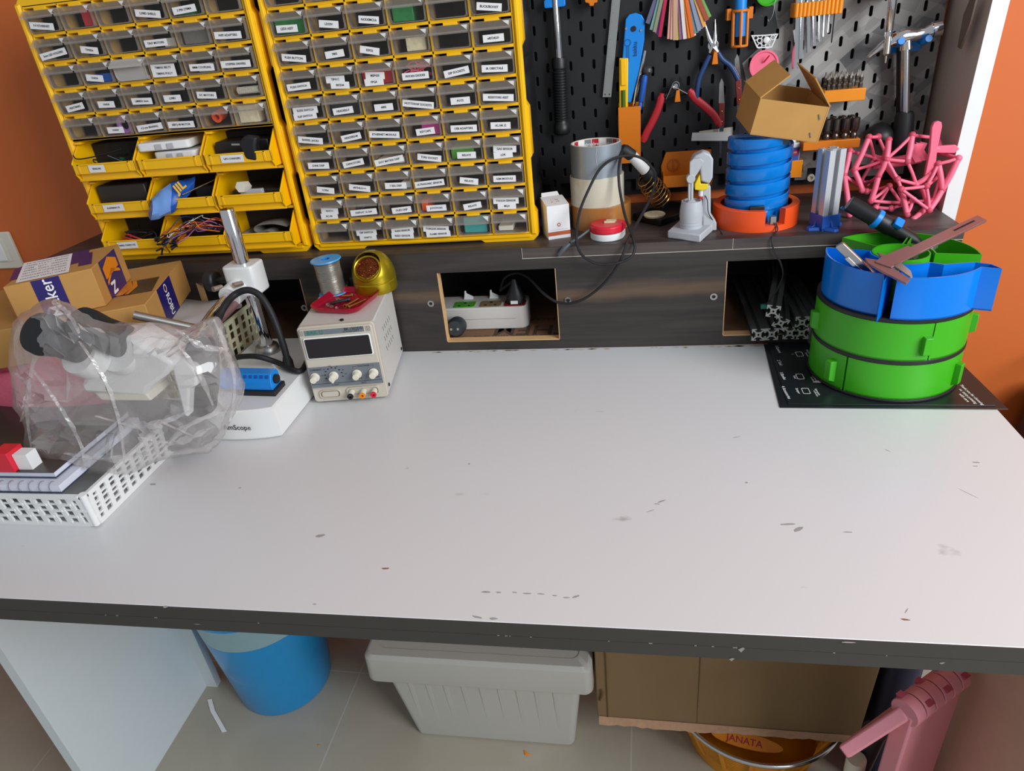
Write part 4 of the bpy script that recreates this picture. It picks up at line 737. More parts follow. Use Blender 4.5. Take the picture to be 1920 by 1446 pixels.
# grey press model with cup
t = thing('press_model', 'grey printed lever press model on a square base', 'model', (.49, .03, ZS))
g = [Zp(1251, 447, ZS), Zp(1313, 455, ZS), Zp(1343, 428, ZS), Zp(1283, 418, ZS)]; o3 = V((0, 0, .012))
MB().hexa(g+[p+o3 for p in g]).build('base_plate', 'grey_plastic', t, bevel=.002)
cc = Zp(1297, 431, ZS+.012)+V((0, .017, 0)); cc.z = ZS+.012
MB().lathe([(.0172, 0), (.0172, .004), (.0166, .0045), (.0172, .005), (.0172, .009), (.0166, .0095), (.0172, .010), (.0172, .014), (.0178, .018), (.0172, .028), (.0152, .041), (.0135, .041), (.0135, .03), (.0001, .03)], 32, Matrix.Translation(cc), True, False).build('cup', 'grey_plastic', t)
fx = (g[1]-g[0]).normalized(); fy = (g[2]-g[1]).normalized(); yb_ = cc.y+.018
def qp(pts, y): return [(p.x, p.z) for p in (Yp(a, b_, y) for a, b_ in pts)]
b = MB().prism(qp([(1320, 345), (1331, 345), (1331, 398), (1342, 414), (1342, 428), (1316, 430), (1316, 345)], yb_), -.012, .012, FX(yb_)); b.build('column', 'grey_plastic', t, bevel=.0015)
b = MB().prism(qp([(1296, 297), (1303, 289), (1318, 282), (1331, 287), (1336, 296), (1335, 330), (1329, 342), (1313, 337), (1311, 310), (1298, 320)], yb_-.004), -.012, .012, FX(yb_-.004)); b.build('head', 'grey_plastic', t, bevel=.0025)
b = MB().prism(qp([(1293, 303), (1300, 297), (1313, 296), (1320, 302), (1315, 310), (1311, 319), (1305, 328), (1299, 337), (1292, 332)], yb_-.02), -.003, .004, FX(yb_-.02)); b.build('lever', 'grey_plastic', t, bevel=.001)
b = MB(); p = Yp(1295, 334, yb_-.02); q = Yp(1293, 384, cc.y-.002); b.cyl(p+V((0, .006, 0)), p+V((0, -.006, 0)), .0065, n=24); b.tube([p+V((.002, 0, 0)), q+V((.003, 0, 0))], .0024, 8); b.tube([p+V((-.002, 0, 0)), q+V((-.001, 0, 0))], .002, 8); b.cyl(q+V((.002, .006, -.001)), q+V((.002, -.008, -.001)), .009, n=24); b.cyl(q+V((.012, .003, .004)), q+V((.012, .003, -.01)), .003); b.build('link_arm', 'grey_plastic', t, bevel=.0006)
mk('press_yellow', '#e8c81a', .35); b = MB().prism(qp([(1302, 343), (1311, 325), (1313, 343), (1327, 343), (1326, 352), (1317, 355), (1302, 354)], yb_-.008), -.008, .008, FX(yb_-.008)); b.build('yellow_block', 'press_yellow', t, bevel=.0008)
p = Yp(1315, 356, yb_-.008); MB().cyl(p, p+V((0, 0, -.009)), .0042).build('nozzle', 'white_plastic', t); MB().cyl(p+V((0, 0, -.009)), p+V((0, 0, -.0125)), .0048).build('nozzle_ring', 'red_plastic', t)
b = wires([Yp(1318, 362, yb_-.008), Yp(1326, 375, yb_-.016), Yp(1328, 398, yb_-.016), Yp(1338, 415, yb_-.01), Zp(1347, 428, ZS+.001), Zp(1355, 440, ZS+.001)], .0007, 6); solo('thin_wire', b, 'rubber', 'thin dark wire running down the column of the grey press model', 'wire')
# blue spiral in orange ring
C0 = V((.5925, .087, ZS)); t = thing('spiral_lamp', 'glossy blue spiral cylinder standing in an orange ring base', 'lamp', C0)
Mx = Matrix.Translation(C0); r0, r1 = .0535, .0655
a0, a1 = R(-58), R(-58+332)
b = MB().lathe([(r0, 0), (r1, 0), (r1, .031), (r1-.001, .032), (r0+.001, .032), (r0, .031)], 64, Mx, False, False, a0, a1)
n_ = 65
for aa in (a0, a1):
    b.add([Mx @ V((r*math.cos(aa), r*math.sin(aa), z)) for r, z in ((r0, 0), (r1, 0), (r1, .031), (r0, .031))], [(0, 1, 2, 3)])
b.lathe([(.0001, 0), (r1, 0), (r1, .009), (r0, .009), (.0001, .009)], 64, Mx, False, False); b.build('ring_base', 'orange_silk', t)
prof = [(.0405, .0), (.0475, .0), (.0482, .0008), (.0482, .0165), (.0470, .0175), (.0440, .0140), (.0405, .0135)]; b = MB(); turns = 5; pitch = .0232; rs = []
N_ = turns*48
for i in range(N_+1):
    an = 2*PI*i/48-R(60); z = .013+pitch*i/48-.006; rs.append([C0+V((r*math.cos(an), r*math.sin(an), min(max(z+h, .009), .134))) for r, h in prof])
b.rings(rs); b.lathe([(.0001, .009), (.0415, .009), (.0415, .122), (.0001, .122)], 48, Mx, False, False); b.build('spiral_shade', 'blue_silk', t, smooth=50)
an = R(-72); p = C0+V((.058*math.cos(an), .058*math.sin(an), .0095)); MB().bx(p.x-.004, p.x+.004, p.y-.002, p.y+.008, p.z, p.z+.012).build('plug_socket', 'zinc', t)
p = C0+V((.047*math.cos(R(-98)), .047*math.sin(R(-98)), .034)); MB().bx(p.x-.011, p.x+.011, p.y-.0065, p.y, p.z-.006, p.z+.0035).build('switch_pod', 'black_plastic', t, bevel=.001)
t = thing('usb_lead', 'thin black lead hanging from the orange ring base down over the shelf edge', 'cable', (p.x, -.004, .80))
for dx_, end in ((0, 0), (.0025, 1)):
    pts = [C0+V((.060*math.cos(an)+dx_, .060*math.sin(an)-.002, .012)), C0+V((.067*math.cos(an)+dx_, .067*math.sin(an)-.004, .004)), Yp(1447, 446, -.003), Yp(1450+2*end, 470, -.006), Yp(1462+2*end, 492, -.006), Yp(1468, 515, -.006), Yp(1460-2*end, 540, -.006), Yp(1445+end, 560, -.004), Yp(1436+end, 572, -.002)]
    MB().tube(sm(pts, 6), .0008, 6).build('lead_wire', 'rubber', t)
p = Yp(1434, 575, -.001); MB().bx(p.x-.006, p.x+.006, p.y-.003, p.y+.004, p.z-.003, p.z+.0035).build('wire_connector', 'teal_print', t, bevel=.0006)
# open carton lying on the spiral
A_, B_, D_ = Yp(1426, 185, .035), Yp(1556, 201, .035), Yp(1407, 250, .035); E2 = Yp(1393, 155, .10)-A_; E2 = V((E2.x*.75, .068, E2.z)); e1 = B_-A_; e3 = D_-A_
t = thing('open_carton', 'small open brown cardboard carton lying on the blue spiral, flaps up', 'box', D_)
def slab(o, u, v, th): n = V(u).cross(V(v)).normalized()*th; o = V(o); return [o, o+u, o+u+v, o+v, o+n, o+u+n, o+u+v+n, o+v+n]
b = MB(); th = .0018
b.hexa(slab(A_, e1, e3, th)); b.hexa(slab(A_+E2, e1, e3, -th)); b.hexa(slab(A_, E2, e3, -th)); b.hexa(slab(A_+e1, E2, e3, th)); b.hexa(slab(A_+e3, e1, E2, -th)); b.build('carton', 'card', t)
f1 = Yp(1478, 142, .075)-A_; f1 = (Yp(1483, 142, .05)-A_)*1.0
MB().hexa(slab(A_, f1, E2*.98, th)).build('flap', 'card', t); f2 = Yp(1494, 118, .10)-(B_+E2); f2 = V((f2.x, f2.y*.6, f2.z))
MB().hexa(slab(B_, f2, E2*.98, -th)).build('flap', 'card', t)
fb = V((0, .02, .035)); MB().hexa(slab(A_+E2+e1*.02, e1*.96, V((0, .03, -.002)), th)).build('flap', 'card', t)
b = MB(); nrm = e1.cross(e3).normalized(); nrm = nrm if nrm.y < 0 else -nrm
for f, g_ in ((.90, .30), (.86, .83)): p = A_+e1*f+e3*g_+nrm*.0006; d_ = (e1*.035+e3*.14); b.tube([p-d_*.5, p+d_*.5], .0011, 6)
b.build('staples', 'zinc', t); b = MB()
b.m = 0
# aluminium extrusion post in blue foot
fc = V((.6855, .034, ZS)); t = thing('extrusion_post', 'upright aluminium extrusion post in a blue printed foot on the shelf', 'post', fc)
def extr(s, slot=.0085):
    h = s/2; o = []
    one = [(slot*.36*s/.02*.5 if False else .0029*s/.02, h), (.0029*s/.02, h-.0018*s/.02), (.0058*s/.02, h-.0018*s/.02), (.0058*s/.02, h-.0024*s/.02), (.0026*s/.02, h-.0056*s/.02)]
    for k in range(4):
        a = -PI/2*k; pts = [(-h, h)] if k == 0 else []
        q = [(-x, y) for x, y in one]+[(x, y) for x, y in one[::-1]]+[(h, h)]
        pts += q
        o += [(x*math.cos(a)-y*math.sin(a), x*math.sin(a)+y*math.cos(a)) for x, y in pts]
    return o[:-1]
q = extr(.027); top = Yp(1550, 278, .04); Mx = fr((fc.x-.001, fc.y+.002, ZS+.006), (math.cos(R(24)), math.sin(R(24)), 0), (-math.sin(R(24)), math.cos(R(24)), 0)) 
MB().prism(q, 0, top.z-ZS-.006, Mx).build('extrusion', 'aluminium', t, smooth=15)
b = MB(); Mz = fr(fc, (math.cos(R(24)), math.sin(R(24)), 0), (-math.sin(R(24)), math.cos(R(24)), 0)); b.T = Mz
s = .0155; b.frame([(s, s), (-s, s), (-s, -s), (s, -s)], [(s-.002, s-.002), (-s+.002, s-.002), (-s+.002, -s+.002), (s-.002, -s+.002)], 0, .022); b.bx(-s, s, -s, s, 0, .004)
for k in range(4):
    b.T = Mz @ Matrix.Rotation(R(90*k), 4, 'Z'); b.hexa([(s, -.012, 0), (s+.014, -.004, 0), (s+.014, .004, 0), (s, .012, 0), (s, -.010, .005), (s+.013, -.003, .004), (s+.013, .003, .004), (s, .010, .005)]); b.hexa([(s-.001, -.0015, .003), (s+.012, -.0015, .003), (s+.012, .0015, .003), (s-.001, .0015, .003), (s-.001, -.0015, .016), (s+.003, -.0015, .006), (s+.003, .0015, .006), (s-.001, .0015, .016)])
b.T = Matrix(); mk('foot_blue', '#1450a8', .4); b.build('foot', 'foot_blue', t, bevel=.0005)
# pink walking linkage
t = thing('walking_linkage', 'tangled pink printed walking machine of jointed links on the shelf', 'model', (.79, .09, ZS))
CX = lambda x, y, d: Yp(1560+x*.1521, 210+y*.1522, d)
Nn = dict(a=(455, 310, .12), b=(275, 715, .11), c=(570, 305, .14), d=(700, 345, .105), e=(670, 585, .09), f=(575, 785, .09), g=(480, 1095, .085), h=(805, 830, .08), i=(850, 950, .072), j=(1040, 890, .085), k=(1165, 915, .075), l=(1200, 1210, .065), m=(990, 285, .10), n=(930, 610, .085), o=(1360, 960, .08), p=(1560, 570, .083), q=(1310, 640, .085), r=(925, 1265, .065), s=(1010, 1320, .058), t=(705, 915, .10), u=(150, 780, .11), v=(220, 480, .125), w=(375, 965, .10), x=(215, 1265, .075), y=(730, 1190, .09), z=(540, 1175, .095), A=(1215, 150, .11), B=(1210, 775, .085), C=(1480, 440, .11), D=(1235, 455, .10), E=(860, 985, .085), F=(1000, 1085, .075), G=(1130, 960, .09), H=(850, 1120, .10), I=(520, 560, .14), J=(610, 610, .14), K=(430, 980, .12), L=(215, 1040, .10), M_=(690, 590, .14), N_=(1300, 320, .14), O=(360, 850, .15), P_=(430, 880, .15), Q_=(1330, 500, .12), R_=(1330, 770, .12), S_=(980, 1100, .13), T_=(1240, 1090, .12))
Jn = {k_: CX(*v_) for k_, v_ in Nn.items()}
thick = 'ab bw vu uL Lx de ef fg eh md mk_ GF'.split()
links = [('a', 'b', 2), ('b', 'w', 2), ('v', 'u', 2), ('u', 'x', 2), ('d', 'e', 2), ('e', 'm', 1), ('e', 'f', 2), ('f', 'g', 2), ('e', 'h', 1), ('h', 'j', 1), ('e', 'n', 1), ('n', 'j', 1), ('m', 'n', 2), ('h', 'i', 1), ('i', 'k', 1), ('i', 'l', 1), ('k', 'l', 1), ('G', 'l', 2), ('g', 'H', 1), ('g', 't', 1), ('t', 'H', 1), ('E', 'r', 2), ('F', 'r', 1), ('T_', 's', 2), ('o', 'l', 2), ('o', 'p', 2), ('q', 'o', 2), ('q', 'p', 1), ('q', 'k', 1), ('p', 'Q_', 1), ('a', 'I', 1), ('b', 'J', 1), ('I', 'M_', 2), ('n', 'M_', 2), ('w', 'K', 2), ('v', 'I', 1), ('u', 'K', 1), ('O', 'I', 1), ('O', 'P_', 1), ('c', 'a', 1), ('c', 'M_', 1), ('m', 'N_', 1), ('N_', 'Q_', 2), ('j', 'B', 2), ('t', 'z', 1), ('z', 'y', 1), ('y', 'S_', 1), ('S_', 'T_', 1), ('R_', 'T_', 1), ('K', 't', 1), ('J', 'h', 2), ('D', 'C', 2), ('R_', 'o', 1), ('f', 'P_', 1), ('d', 'J', 1), ('k', 'R_', 1)]
for a_, b_, kind in links:
    p, q = Jn[a_], Jn[b_]; m_ = MB(); mid = (p+q)/2+V((0, -.002, 0))
    m_.tube([p, mid, q], .0042 if kind == 2 else .0025, 10); m_.sph(p, .0052, 12, 7); m_.sph(q, .005, 12, 7); m_.build('link', 'pink_plastic', t)
p, q = Jn['A'], Jn['B']; m_ = MB(); d_ = (p-q).normalized(); m_.prism([(x, z) for x, z in [(p.x-.007, p.z), (p.x-.005, p.z+.006), (p.x, p.z+.008), (p.x+.005, p.z+.006), (p.x+.007, p.z), ((p.x+q.x)/2+.005, (p.z+q.z)/2), (q.x+.007, q.z), (q.x+.005, q.z-.006), (q.x, q.z-.008), (q.x-.005, q.z-.006), (q.x-.007, q.z), ((p.x+q.x)/2-.005, (p.z+q.z)/2)]], 0, .007, FX(.092)); m_.build('crank_bar', 'pink_plastic', t, bevel=.001)
p, q = Jn['D'], Jn['C']; m_ = MB().prism([(p.x-.004, p.z-.005), (q.x, q.z-.006), (q.x+.006, q.z), (q.x, q.z+.006), (p.x-.004, p.z+.004)], 0, .006, FX(.104)); m_.build('crank_bar', 'pink_plastic', t, bevel=.001)
m_ = MB().tube([CX(500, 640, .15), CX(760, 620, .15), CX(1100, 560, .15)], .0085, 14); m_.build('axle', 'pink_plastic', t)
for cx_ in (1000, 1080, 1150): m_ = MB().prism([(c.x, c.z) for c in (CX(cx_-30, 380, .13), CX(cx_+60, 400, .13), CX(cx_+20, 480, .13), CX(cx_+90, 600, .13), CX(cx_+10, 620, .13), CX(cx_-60, 500, .13))], 0, .005, FX(.13+.008*((cx_-1000)/80))); m_.build('crank_plate', 'red_plastic' if False else 'pink_plastic', t, bevel=.0006)
# silver power plug strip in the cubby
a = Yp(838, 611, .05); t = thing('power_strip', 'cream power strip with three switches and coloured sockets inside the cut-out', 'power strip', (.16, .10, .7638))
x0, x1, y0, y1, z0, z1 = -.0, .213, .055, .115, .764, .806
MB().prism(rrect(x0, x1, y0, y1, .014), z0, z1).build('body', 'cream_metal', t, bevel=.002); b = MB().bx(x0+.01, x1-.02, y0-.0002, y0, z0+.020, z0+.0205); b.build('seam', 'grey_print', t)
for i, (x, m_, nm) in enumerate(((.1, 'strip_green', 'green socket plate'), (.148, 'card_dark', 'brown socket plate'), (.192, 'strip_red', 'dark red socket plate'))):
    s_ = MB().prism(rrect(x-.02, x+.018, y0+.004, y0+.030, .004), z1, z1+.0012).build('socket_plate', m_, t, label=nm)
    b = MB(); 
    for dx_, dy_, r in ((0, .022, .0028), (-.009, .010, .0022), (.009, .010, .0022)): b.cyl((x-.001+dx_, y0+dy_, z1+.0011), (x-.001+dx_, y0+dy_, z1+.0016), r, n=12)
    b.build('socket_holes', 'dark', s_)
    if i < 3: b = MB().hexa([(x-.009, y1-.018, z1), (x+.009, y1-.018, z1), (x+.009, y1-.006, z1), (x-.009, y1-.006, z1), (x-.008, y1-.015, z1+.005), (x+.008, y1-.016, z1+.003), (x+.008, y1-.009, z1+.003), (x-.008, y1-.011, z1+.013)]); b.hexa([(x-.008, y1-.014, z1+.004), (x-.003, y1-.014, z1+.004), (x-.003, y1-.009, z1+.004), (x-.008, y1-.009, z1+.004), (x-.007, y1-.013, z1+.015), (x-.004, y1-.013, z1+.015), (x-.004, y1-.01, z1+.015), (x-.007, y1-.01, z1+.015)]); b.build('rocker_switch', 'white_plastic', t, bevel=.001)
p = V((.192, .076, z1+.002)); t = thing('mains_plug', 'black mains plug pushed into the right socket of the power strip', 'plug', p)
MB().lathe([(.017, 0), (.0175, .01), (.012, .022), (.006, .034), (.004, .042), (.0001, .043)], 18, Matrix.Translation(p) @ Matrix.Diagonal((1, .8, 1, 1))).build('body', 'black_plastic', t); b = MB().bx(p.x-.007, p.x+.006, p.y-.0155, p.y-.0145, p.z+.001, p.z+.007); b.build('sticker', 'paper', t)
MB().tube(sm([p+V((0, 0, .04)), Yp(938, 545, .1)], 3), .0026, 8).build('cord_boot', 'black_plastic', t)
p = Yp(862, 622, .03); t = thing('mains_plug', 'round black two-pin plug lying in front of the power strip', 'plug', (p.x, p.y, .764))
MB().lathe([(.012, -.006), (.0165, -.004), (.0172, .012), (.013, .02), (.0001, .021)], 22, Matrix.Translation((p.x-.004, p.y+.004, .782)) @ Matrix.Rotation(R(80), 4, 'X') ).build('body', 'plug_grey', t)
b = MB(); 
for dx_ in (-.006, .006): b.cyl((p.x-.004+dx_, p.y-.012, .784), (p.x-.004+dx_, p.y-.018, .785), .0022, n=12)
b.build('pins', 'zinc', t)
# ================================================================ right end of the bench
# printed black leaflets under the tool drum
t = thing('leaflet', 'large black printed leaflet lying under the green tool drum', 'leaflet', (.73, -.1, DZ))
q = [V((.594, -.203, DZ+.0002)), V((.874, -.211, DZ+.0002)), V((.8655, -.004, DZ+.0002)), V((.606, -.003, DZ+.0002))]
mk('leaflet_black', '#1c2024', .35, var=.2, scale=6); MB().hexa(q+[p+V((0, 0, .0012)) for p in q]).build('sheet', 'leaflet_black', t, bevel=.0005)
q2 = [V((.606, -.196, DZ+.0015)), V((.862, -.203, DZ+.0015)), V((.858, -.004, DZ+.0015)), V((.612, -.003, DZ+.0015))]; MB().hexa(q2+[p+V((0, 0, .001)) for p in q2]).build('sheet', 'leaflet_black', t, bevel=.0005)
b = MB(); zz = DZ+.0027
for px, py, s_, tx in ((1459, 655, .0065, '1 Camera'), (1462, 680, .0065, '2 Tool'), (1468, 705, .0065, '3 Bambu'), (1474, 736, .0065, '4 Accessories'), (1490, 707, .005, 'Tool'), (1496, 733, .005, 'Scraper'), (1517, 662, .004, 'Camera adjust'), (1514, 666, .004, 'the printed'), (1522, 687, .004, 'Use the tool'), (1528, 710, .004, 'Hex wrench'), (1524, 712, .004, 'to unlock'), (1533, 735, .004, 'Spare parts'), (1530, 738, .004, 'in the box'), (1486, 664, .006, 'I')):
    p = Zp(px, py, zz); b.text(tx, s_, Matrix.Translation(p) @ Matrix.Rotation(R(-86), 4, 'Z'), None, .012)
for k, tx in enumerate(('Thank you for choosing', 'us, enjoy printing', 'with care')):
    p = Zp(1822-k*7, 740+k*3, zz); b.text(tx, .0058, Matrix.Translation(p) @ Matrix.Rotation(R(-84), 4, 'Z'), None, .012)
for px, py in ((1500, 706), (1511, 733), (1499, 664)):
    p = Zp(px, py, zz); o_ = rrect(p.x-.005, p.x+.005, p.y-.008, p.y+.008, .002); b.frame(o_, [(p.x+(x-p.x)*.86, p.y+(y-p.y)*.9) for x, y in o_], zz-.0001, zz)
p = Zp(1540, 716, zz); b.add([p+V((-.012, -.001, 0)), p+V((.006, -.004, 0)), p+V((.004, .010, 0))], [(0, 1, 2)])
b.build('print', 'white_print', t)
# tool drum: two green drawer tiers on black discs
DC = V((.752, -.098, 0)); RR = .0965
t = thing('tool_drum', 'round green two-tier tool drum with black discs standing on the leaflet', 'tool drum', (DC.x, DC.y, DZ+.0026))
def disc(z0, z1, r): return MB().lathe([(r-.0012, z0), (r, z0+.001), (r, z1-.001), (r-.0012, z1), (.0001, z1)], 72, Matrix.Translation(DC), True, False)
for z0, z1, r in ((.7527, .7565, RR+.002), (.8085, .8145, RR+.001), (.8675, .8735, RR+.001)): disc(z0, z1, r).build('disc', 'black_plastic', t)
def arc(a0, a1, r0, r1, z0, z1, n=30, Mx=None):
    return MB().lathe([(r0, z0), (r1, z0), (r1, z1), (r0, z1), (r0, z0)], n, Mx or Matrix.Translation(DC), False, False, R(a0), R(a1))
def sector(name, a0, a1, z0, z1, m_, ri=.012, r1=RR, floor=True, th=.0022, lab=None):
    """a pie-shaped open drawer: curved front, two side walls, inner wall, floor"""
    b = arc(a0, a1, r1-th, r1, z0, z1); g = .6
    for a, s_ in ((a0, 1), (a1, -1)):
        u = V((math.cos(R(a)), math.sin(R(a)), 0)); v = V((-u.y, u.x, 0))*s_*th
        p, q = DC+u*ri, DC+u*r1; b.hexa([V((p.x, p.y, z0)), V((q.x, q.y, z0)), V((q.x+v.x, q.y+v.y, z0)), V((p.x+v.x, p.y+v.y, z0)), V((p.x, p.y, z1)), V((q.x, q.y, z1)), V((q.x+v.x, q.y+v.y, z1)), V((p.x+v.x, p.y+v.y, z1))])
    if ri > .02: b.v += []; c = arc(a0, a1, ri, ri+th, z0, z1); o = len(b.v); b.v += c.v; b.f += [tuple(i+o for i in f) for f in c.f]; b.mi += c.mi
    if floor: c = arc(a0, a1, ri, r1, z0, z0+th); o = len(b.v); b.v += c.v; b.f += [tuple(i+o for i in f) for f in c.f]; b.mi += c.mi
    return b.build(name, m_, t, label=lab)
def pull(a, z0, z1, par):
    u = V((math.cos(R(a)), math.sin(R(a)), 0)); v = V((-u.y, u.x, 0)); p = DC+u*(RR-.0005); b = MB()
    def P(r, s_, z): q = DC+u*r+v*s_; return V((q.x, q.y, z))
    b.hexa([P(RR-.001, -.006, z0), P(RR+.008, -.007, z0+.004), P(RR+.008, .003, z0+.004), P(RR-.001, .006, z0), P(RR-.001, -.006, z1), P(RR+.008, -.007, z1), P(RR+.008, .003, z1), P(RR-.001, .006, z1)])
    b.build('pull', 'green_plastic', par, bevel=.0008)
for a0, a1, pa in ((225.5, 342, 318), (105, 224, 213), (-16, 103, 40)): o = sector('drawer', a0, a1, .7567, .8083, 'green_plastic'); pull(pa, .763, .796, o)
for a0, a1, pa in ((283, 401, 345), (163, 282, 279), (43, 161.5, 183)): o = sector('drawer', a0, a1, .8147, .8673, 'green_plastic'); pull(pa, .822, .850, o)
# caddy on top: blue petals in front, green petals behind, round green cup in the middle
mk('caddy_blue', '#0a78dc', .2, stretch=(1, 1, 80), var=.1)
t = thing('tool_caddy', 'round petal shaped green and blue tool caddy on top of the green drum', 'tool caddy', (DC.x, DC.y, .8736))
zc0, zc1 = .8737, .930
def petal(name, pts, m_, th=.002, z0=zc0, z1=zc1, fl=True):
    n = len(pts); cx_ = sum(p[0] for p in pts)/n; cy_ = sum(p[1] for p in pts)/n
    P = [V((x, y, 0)) for x, y in pts]; ar = sum(P[i-1].x*P[i].y-P[i].x*P[i-1].y for i in range(n))
    if ar < 0: P = P[::-1]
    inn = []
    for i in range(n):
        d0 = (P[i]-P[i-1]).normalized(); d1 = (P[(i+1) % n]-P[i]).normalized(); n0 = V((-d0.y, d0.x, 0)); n1 = V((-d1.y, d1.x, 0)); m2 = (n0+n1); k = 1/max(.35, (1+n0.dot(n1))/2) if m2.length > .1 else 1; inn.append(P[i]+(n0+n1)/2*th*min(k, 1.25))
    b = MB(); b.frame([(p.x, p.y) for p in P], [(p.x, p.y) for p in inn], z0, z1)
    if fl: b.prism([(p.x, p.y) for p in P], z0, z0+th)
    return b.build(name, m_, t, smooth=30)
pol = lambda r, a: (DC.x+r*math.cos(R(a)), DC.y+r*math.sin(R(a)))
rot_ = lambda pts, c, a: [(c[0]+(x-c[0])*math.cos(R(a))-(y-c[1])*math.sin(R(a)), c[1]+(x-c[0])*math.sin(R(a))+(y-c[1])*math.cos(R(a))) for x, y in pts]
arcp = lambda r, a0, a1, n=14: [pol(r, a0+(a1-a0)*i/n) for i in range(n+1)]
petal('left_petal', [pol(.036, 160)]+arcp(.0925, 158, 240, 16)+[pol(.117, 243)]+[pol(.060, 246)]+arcp(.036, 236, 172, 8), 'caddy_blue')
petal('front_petal', [pol(.043, 250)]+[pol(.098, 250)]+arcp(.0985, 252, 316, 14)+[pol(.118, 320), pol(.104, 326)]+[pol(.086, 326), pol(.062, 303)]+arcp(.047, 296, 256, 8), 'caddy_blue')
petal('rear_left_petal', arcp(.0925, 126, 64, 12)+arcp(.036, 68, 126, 8), 'green_plastic'); petal('rear_right_petal', arcp(.0925, 62, -14, 14)+arcp(.040, -14, 62, 8), 'green_plastic')
c = MB().lathe([(.0350, zc0), (.0350, zc1+.0005), (.0332, zc1+.0005), (.0332, zc0+.002), (.0001, zc0+.002)], 48, Matrix.Translation(DC), False, False); c.build('centre_cup', 'green_plastic', t)
# metal tools standing in it
t = thing('caliper', 'old mauve-grey vernier caliper lying across the top of the tool caddy', 'caliper', Zp(1690, 470, .932))
a, e = Zp(1650, 503, .936), Zp(1838, 412, .962); Mx = fr(a, e-a, V((0, 1, .1)).cross(e-a).cross(e-a)*-1 if False else V((-.3, 1, .25))); L_ = (e-a).length
b = MB().prism([(0, -.0075), (L_-.012, -.0085), (L_, -.0085), (L_+.002, .0065), (L_-.03, .0075), (0, .0075)], 0, .0032, Mx); b.build('beam', 'mauve_metal', t, bevel=.0004)
b = MB().bx(L_*.72, L_*.93, -.0012, .0012, .0032, .0036); b.v = [Mx @ p for p in b.v]; b.build('slot', 'dark', t)
b = MB().prism([(.0, .009), (.014, .012), (.018, .022), (.022, .012), (.058, .010), (.058, -.0095), (.005, -.0115)], .0034, .0052, Mx); b.build('slider', 'mauve_metal', t, bevel=.0004)
b = MB().prism([(-.006, .014), (.0, .024), (.008, .012), (.008, -.012), (.004, -.040), (-.006, -.043), (-.007, -.012)], .0002, .0034, Mx); b.build('fixed_jaw', 'mauve_metal', t, bevel=.0004)
b = MB().prism([(.010, -.0095), (.022, -.0095), (.016, -.030), (.007, -.040), (.0055, -.038)], .0034, .0052, Mx); b.build('sliding_jaw', 'steel', t, bevel=.0003)
t = thing('metal_case', 'flat rounded aluminium bar tool leaning in the left blue petal', 'tool', Zp(1640, 520, .925))
a, e = Zp(1573, 458, .962), Zp(1640, 522, .915); d_ = (e-a); Mx = fr(a, d_, V((.25, -.45, .8))); L_ = d_.length
MB().prism(rrect(0, L_, -.006, .006, .003), -.0022, .0022, Mx).build('body', 'brushed', t, bevel=.0008); MB().prism(rrect(L_*.3, L_*.97, -.0075, -.002, .002), -.0034, .0034, Mx).build('rail', 'steel', t, bevel=.0006)
a = Zp(1735, 470, .922); b = MB().tube([a+V((-.015, -.008, -.012)), a, a+V((.012, .006, .006))], .0065, 16); solo('clear_tube', b, 'clear', 'clear plastic tube lying inside the round green cup', 'tube')
t = thing('solder_sucker', 'black solder sucker with blue button leaning from the shelf into the tool caddy', 'solder sucker', Zp(1720, 455, .92))
a, e = Yp(1591, 381, -.008), Zp(1724, 457, .918); Mx = axis_m(a, e); L_ = (e-a).length
MB().lathe([(.0105, 0), (.0115, .002), (.0115, L_*.34), (.0125, L_*.36), (.0125, L_*.6), (.0108, L_*.62), (.0095, L_*.9), (.005, L_)], 28, Mx).build('barrel', 'black_plastic', t)
MB().lathe([(.0122, L_*.36), (.0142, L_*.37), (.0142, L_*.425), (.0122, L_*.435)], 28, Mx, False, False).build('collar', 'blue_plastic', t)
p = a.lerp(e, .62)+Mx.to_3x3() @ V((0, 0, 0)); up2 = (V((0, -.6, .8))-(e-a).normalized()*V((0, -.6, .8)).dot((e-a).normalized())).normalized(); MB().prism(rrect(-.006, .006, -.007, .007, .002), .010, .018, fr(p, (e-a), up2.cross(e-a))if False else fr(p, (e-a).normalized(), up2.cross((e-a).normalized()))).build('button', 'blue_plastic', t, bevel=.001)
dn = -up2; MB().tube([a+dn*.0115+V((-.004, 0, 0)), a.lerp(e, .55)+dn*.0115], .002, 8).build('side_rod', 'blue_plastic', t)
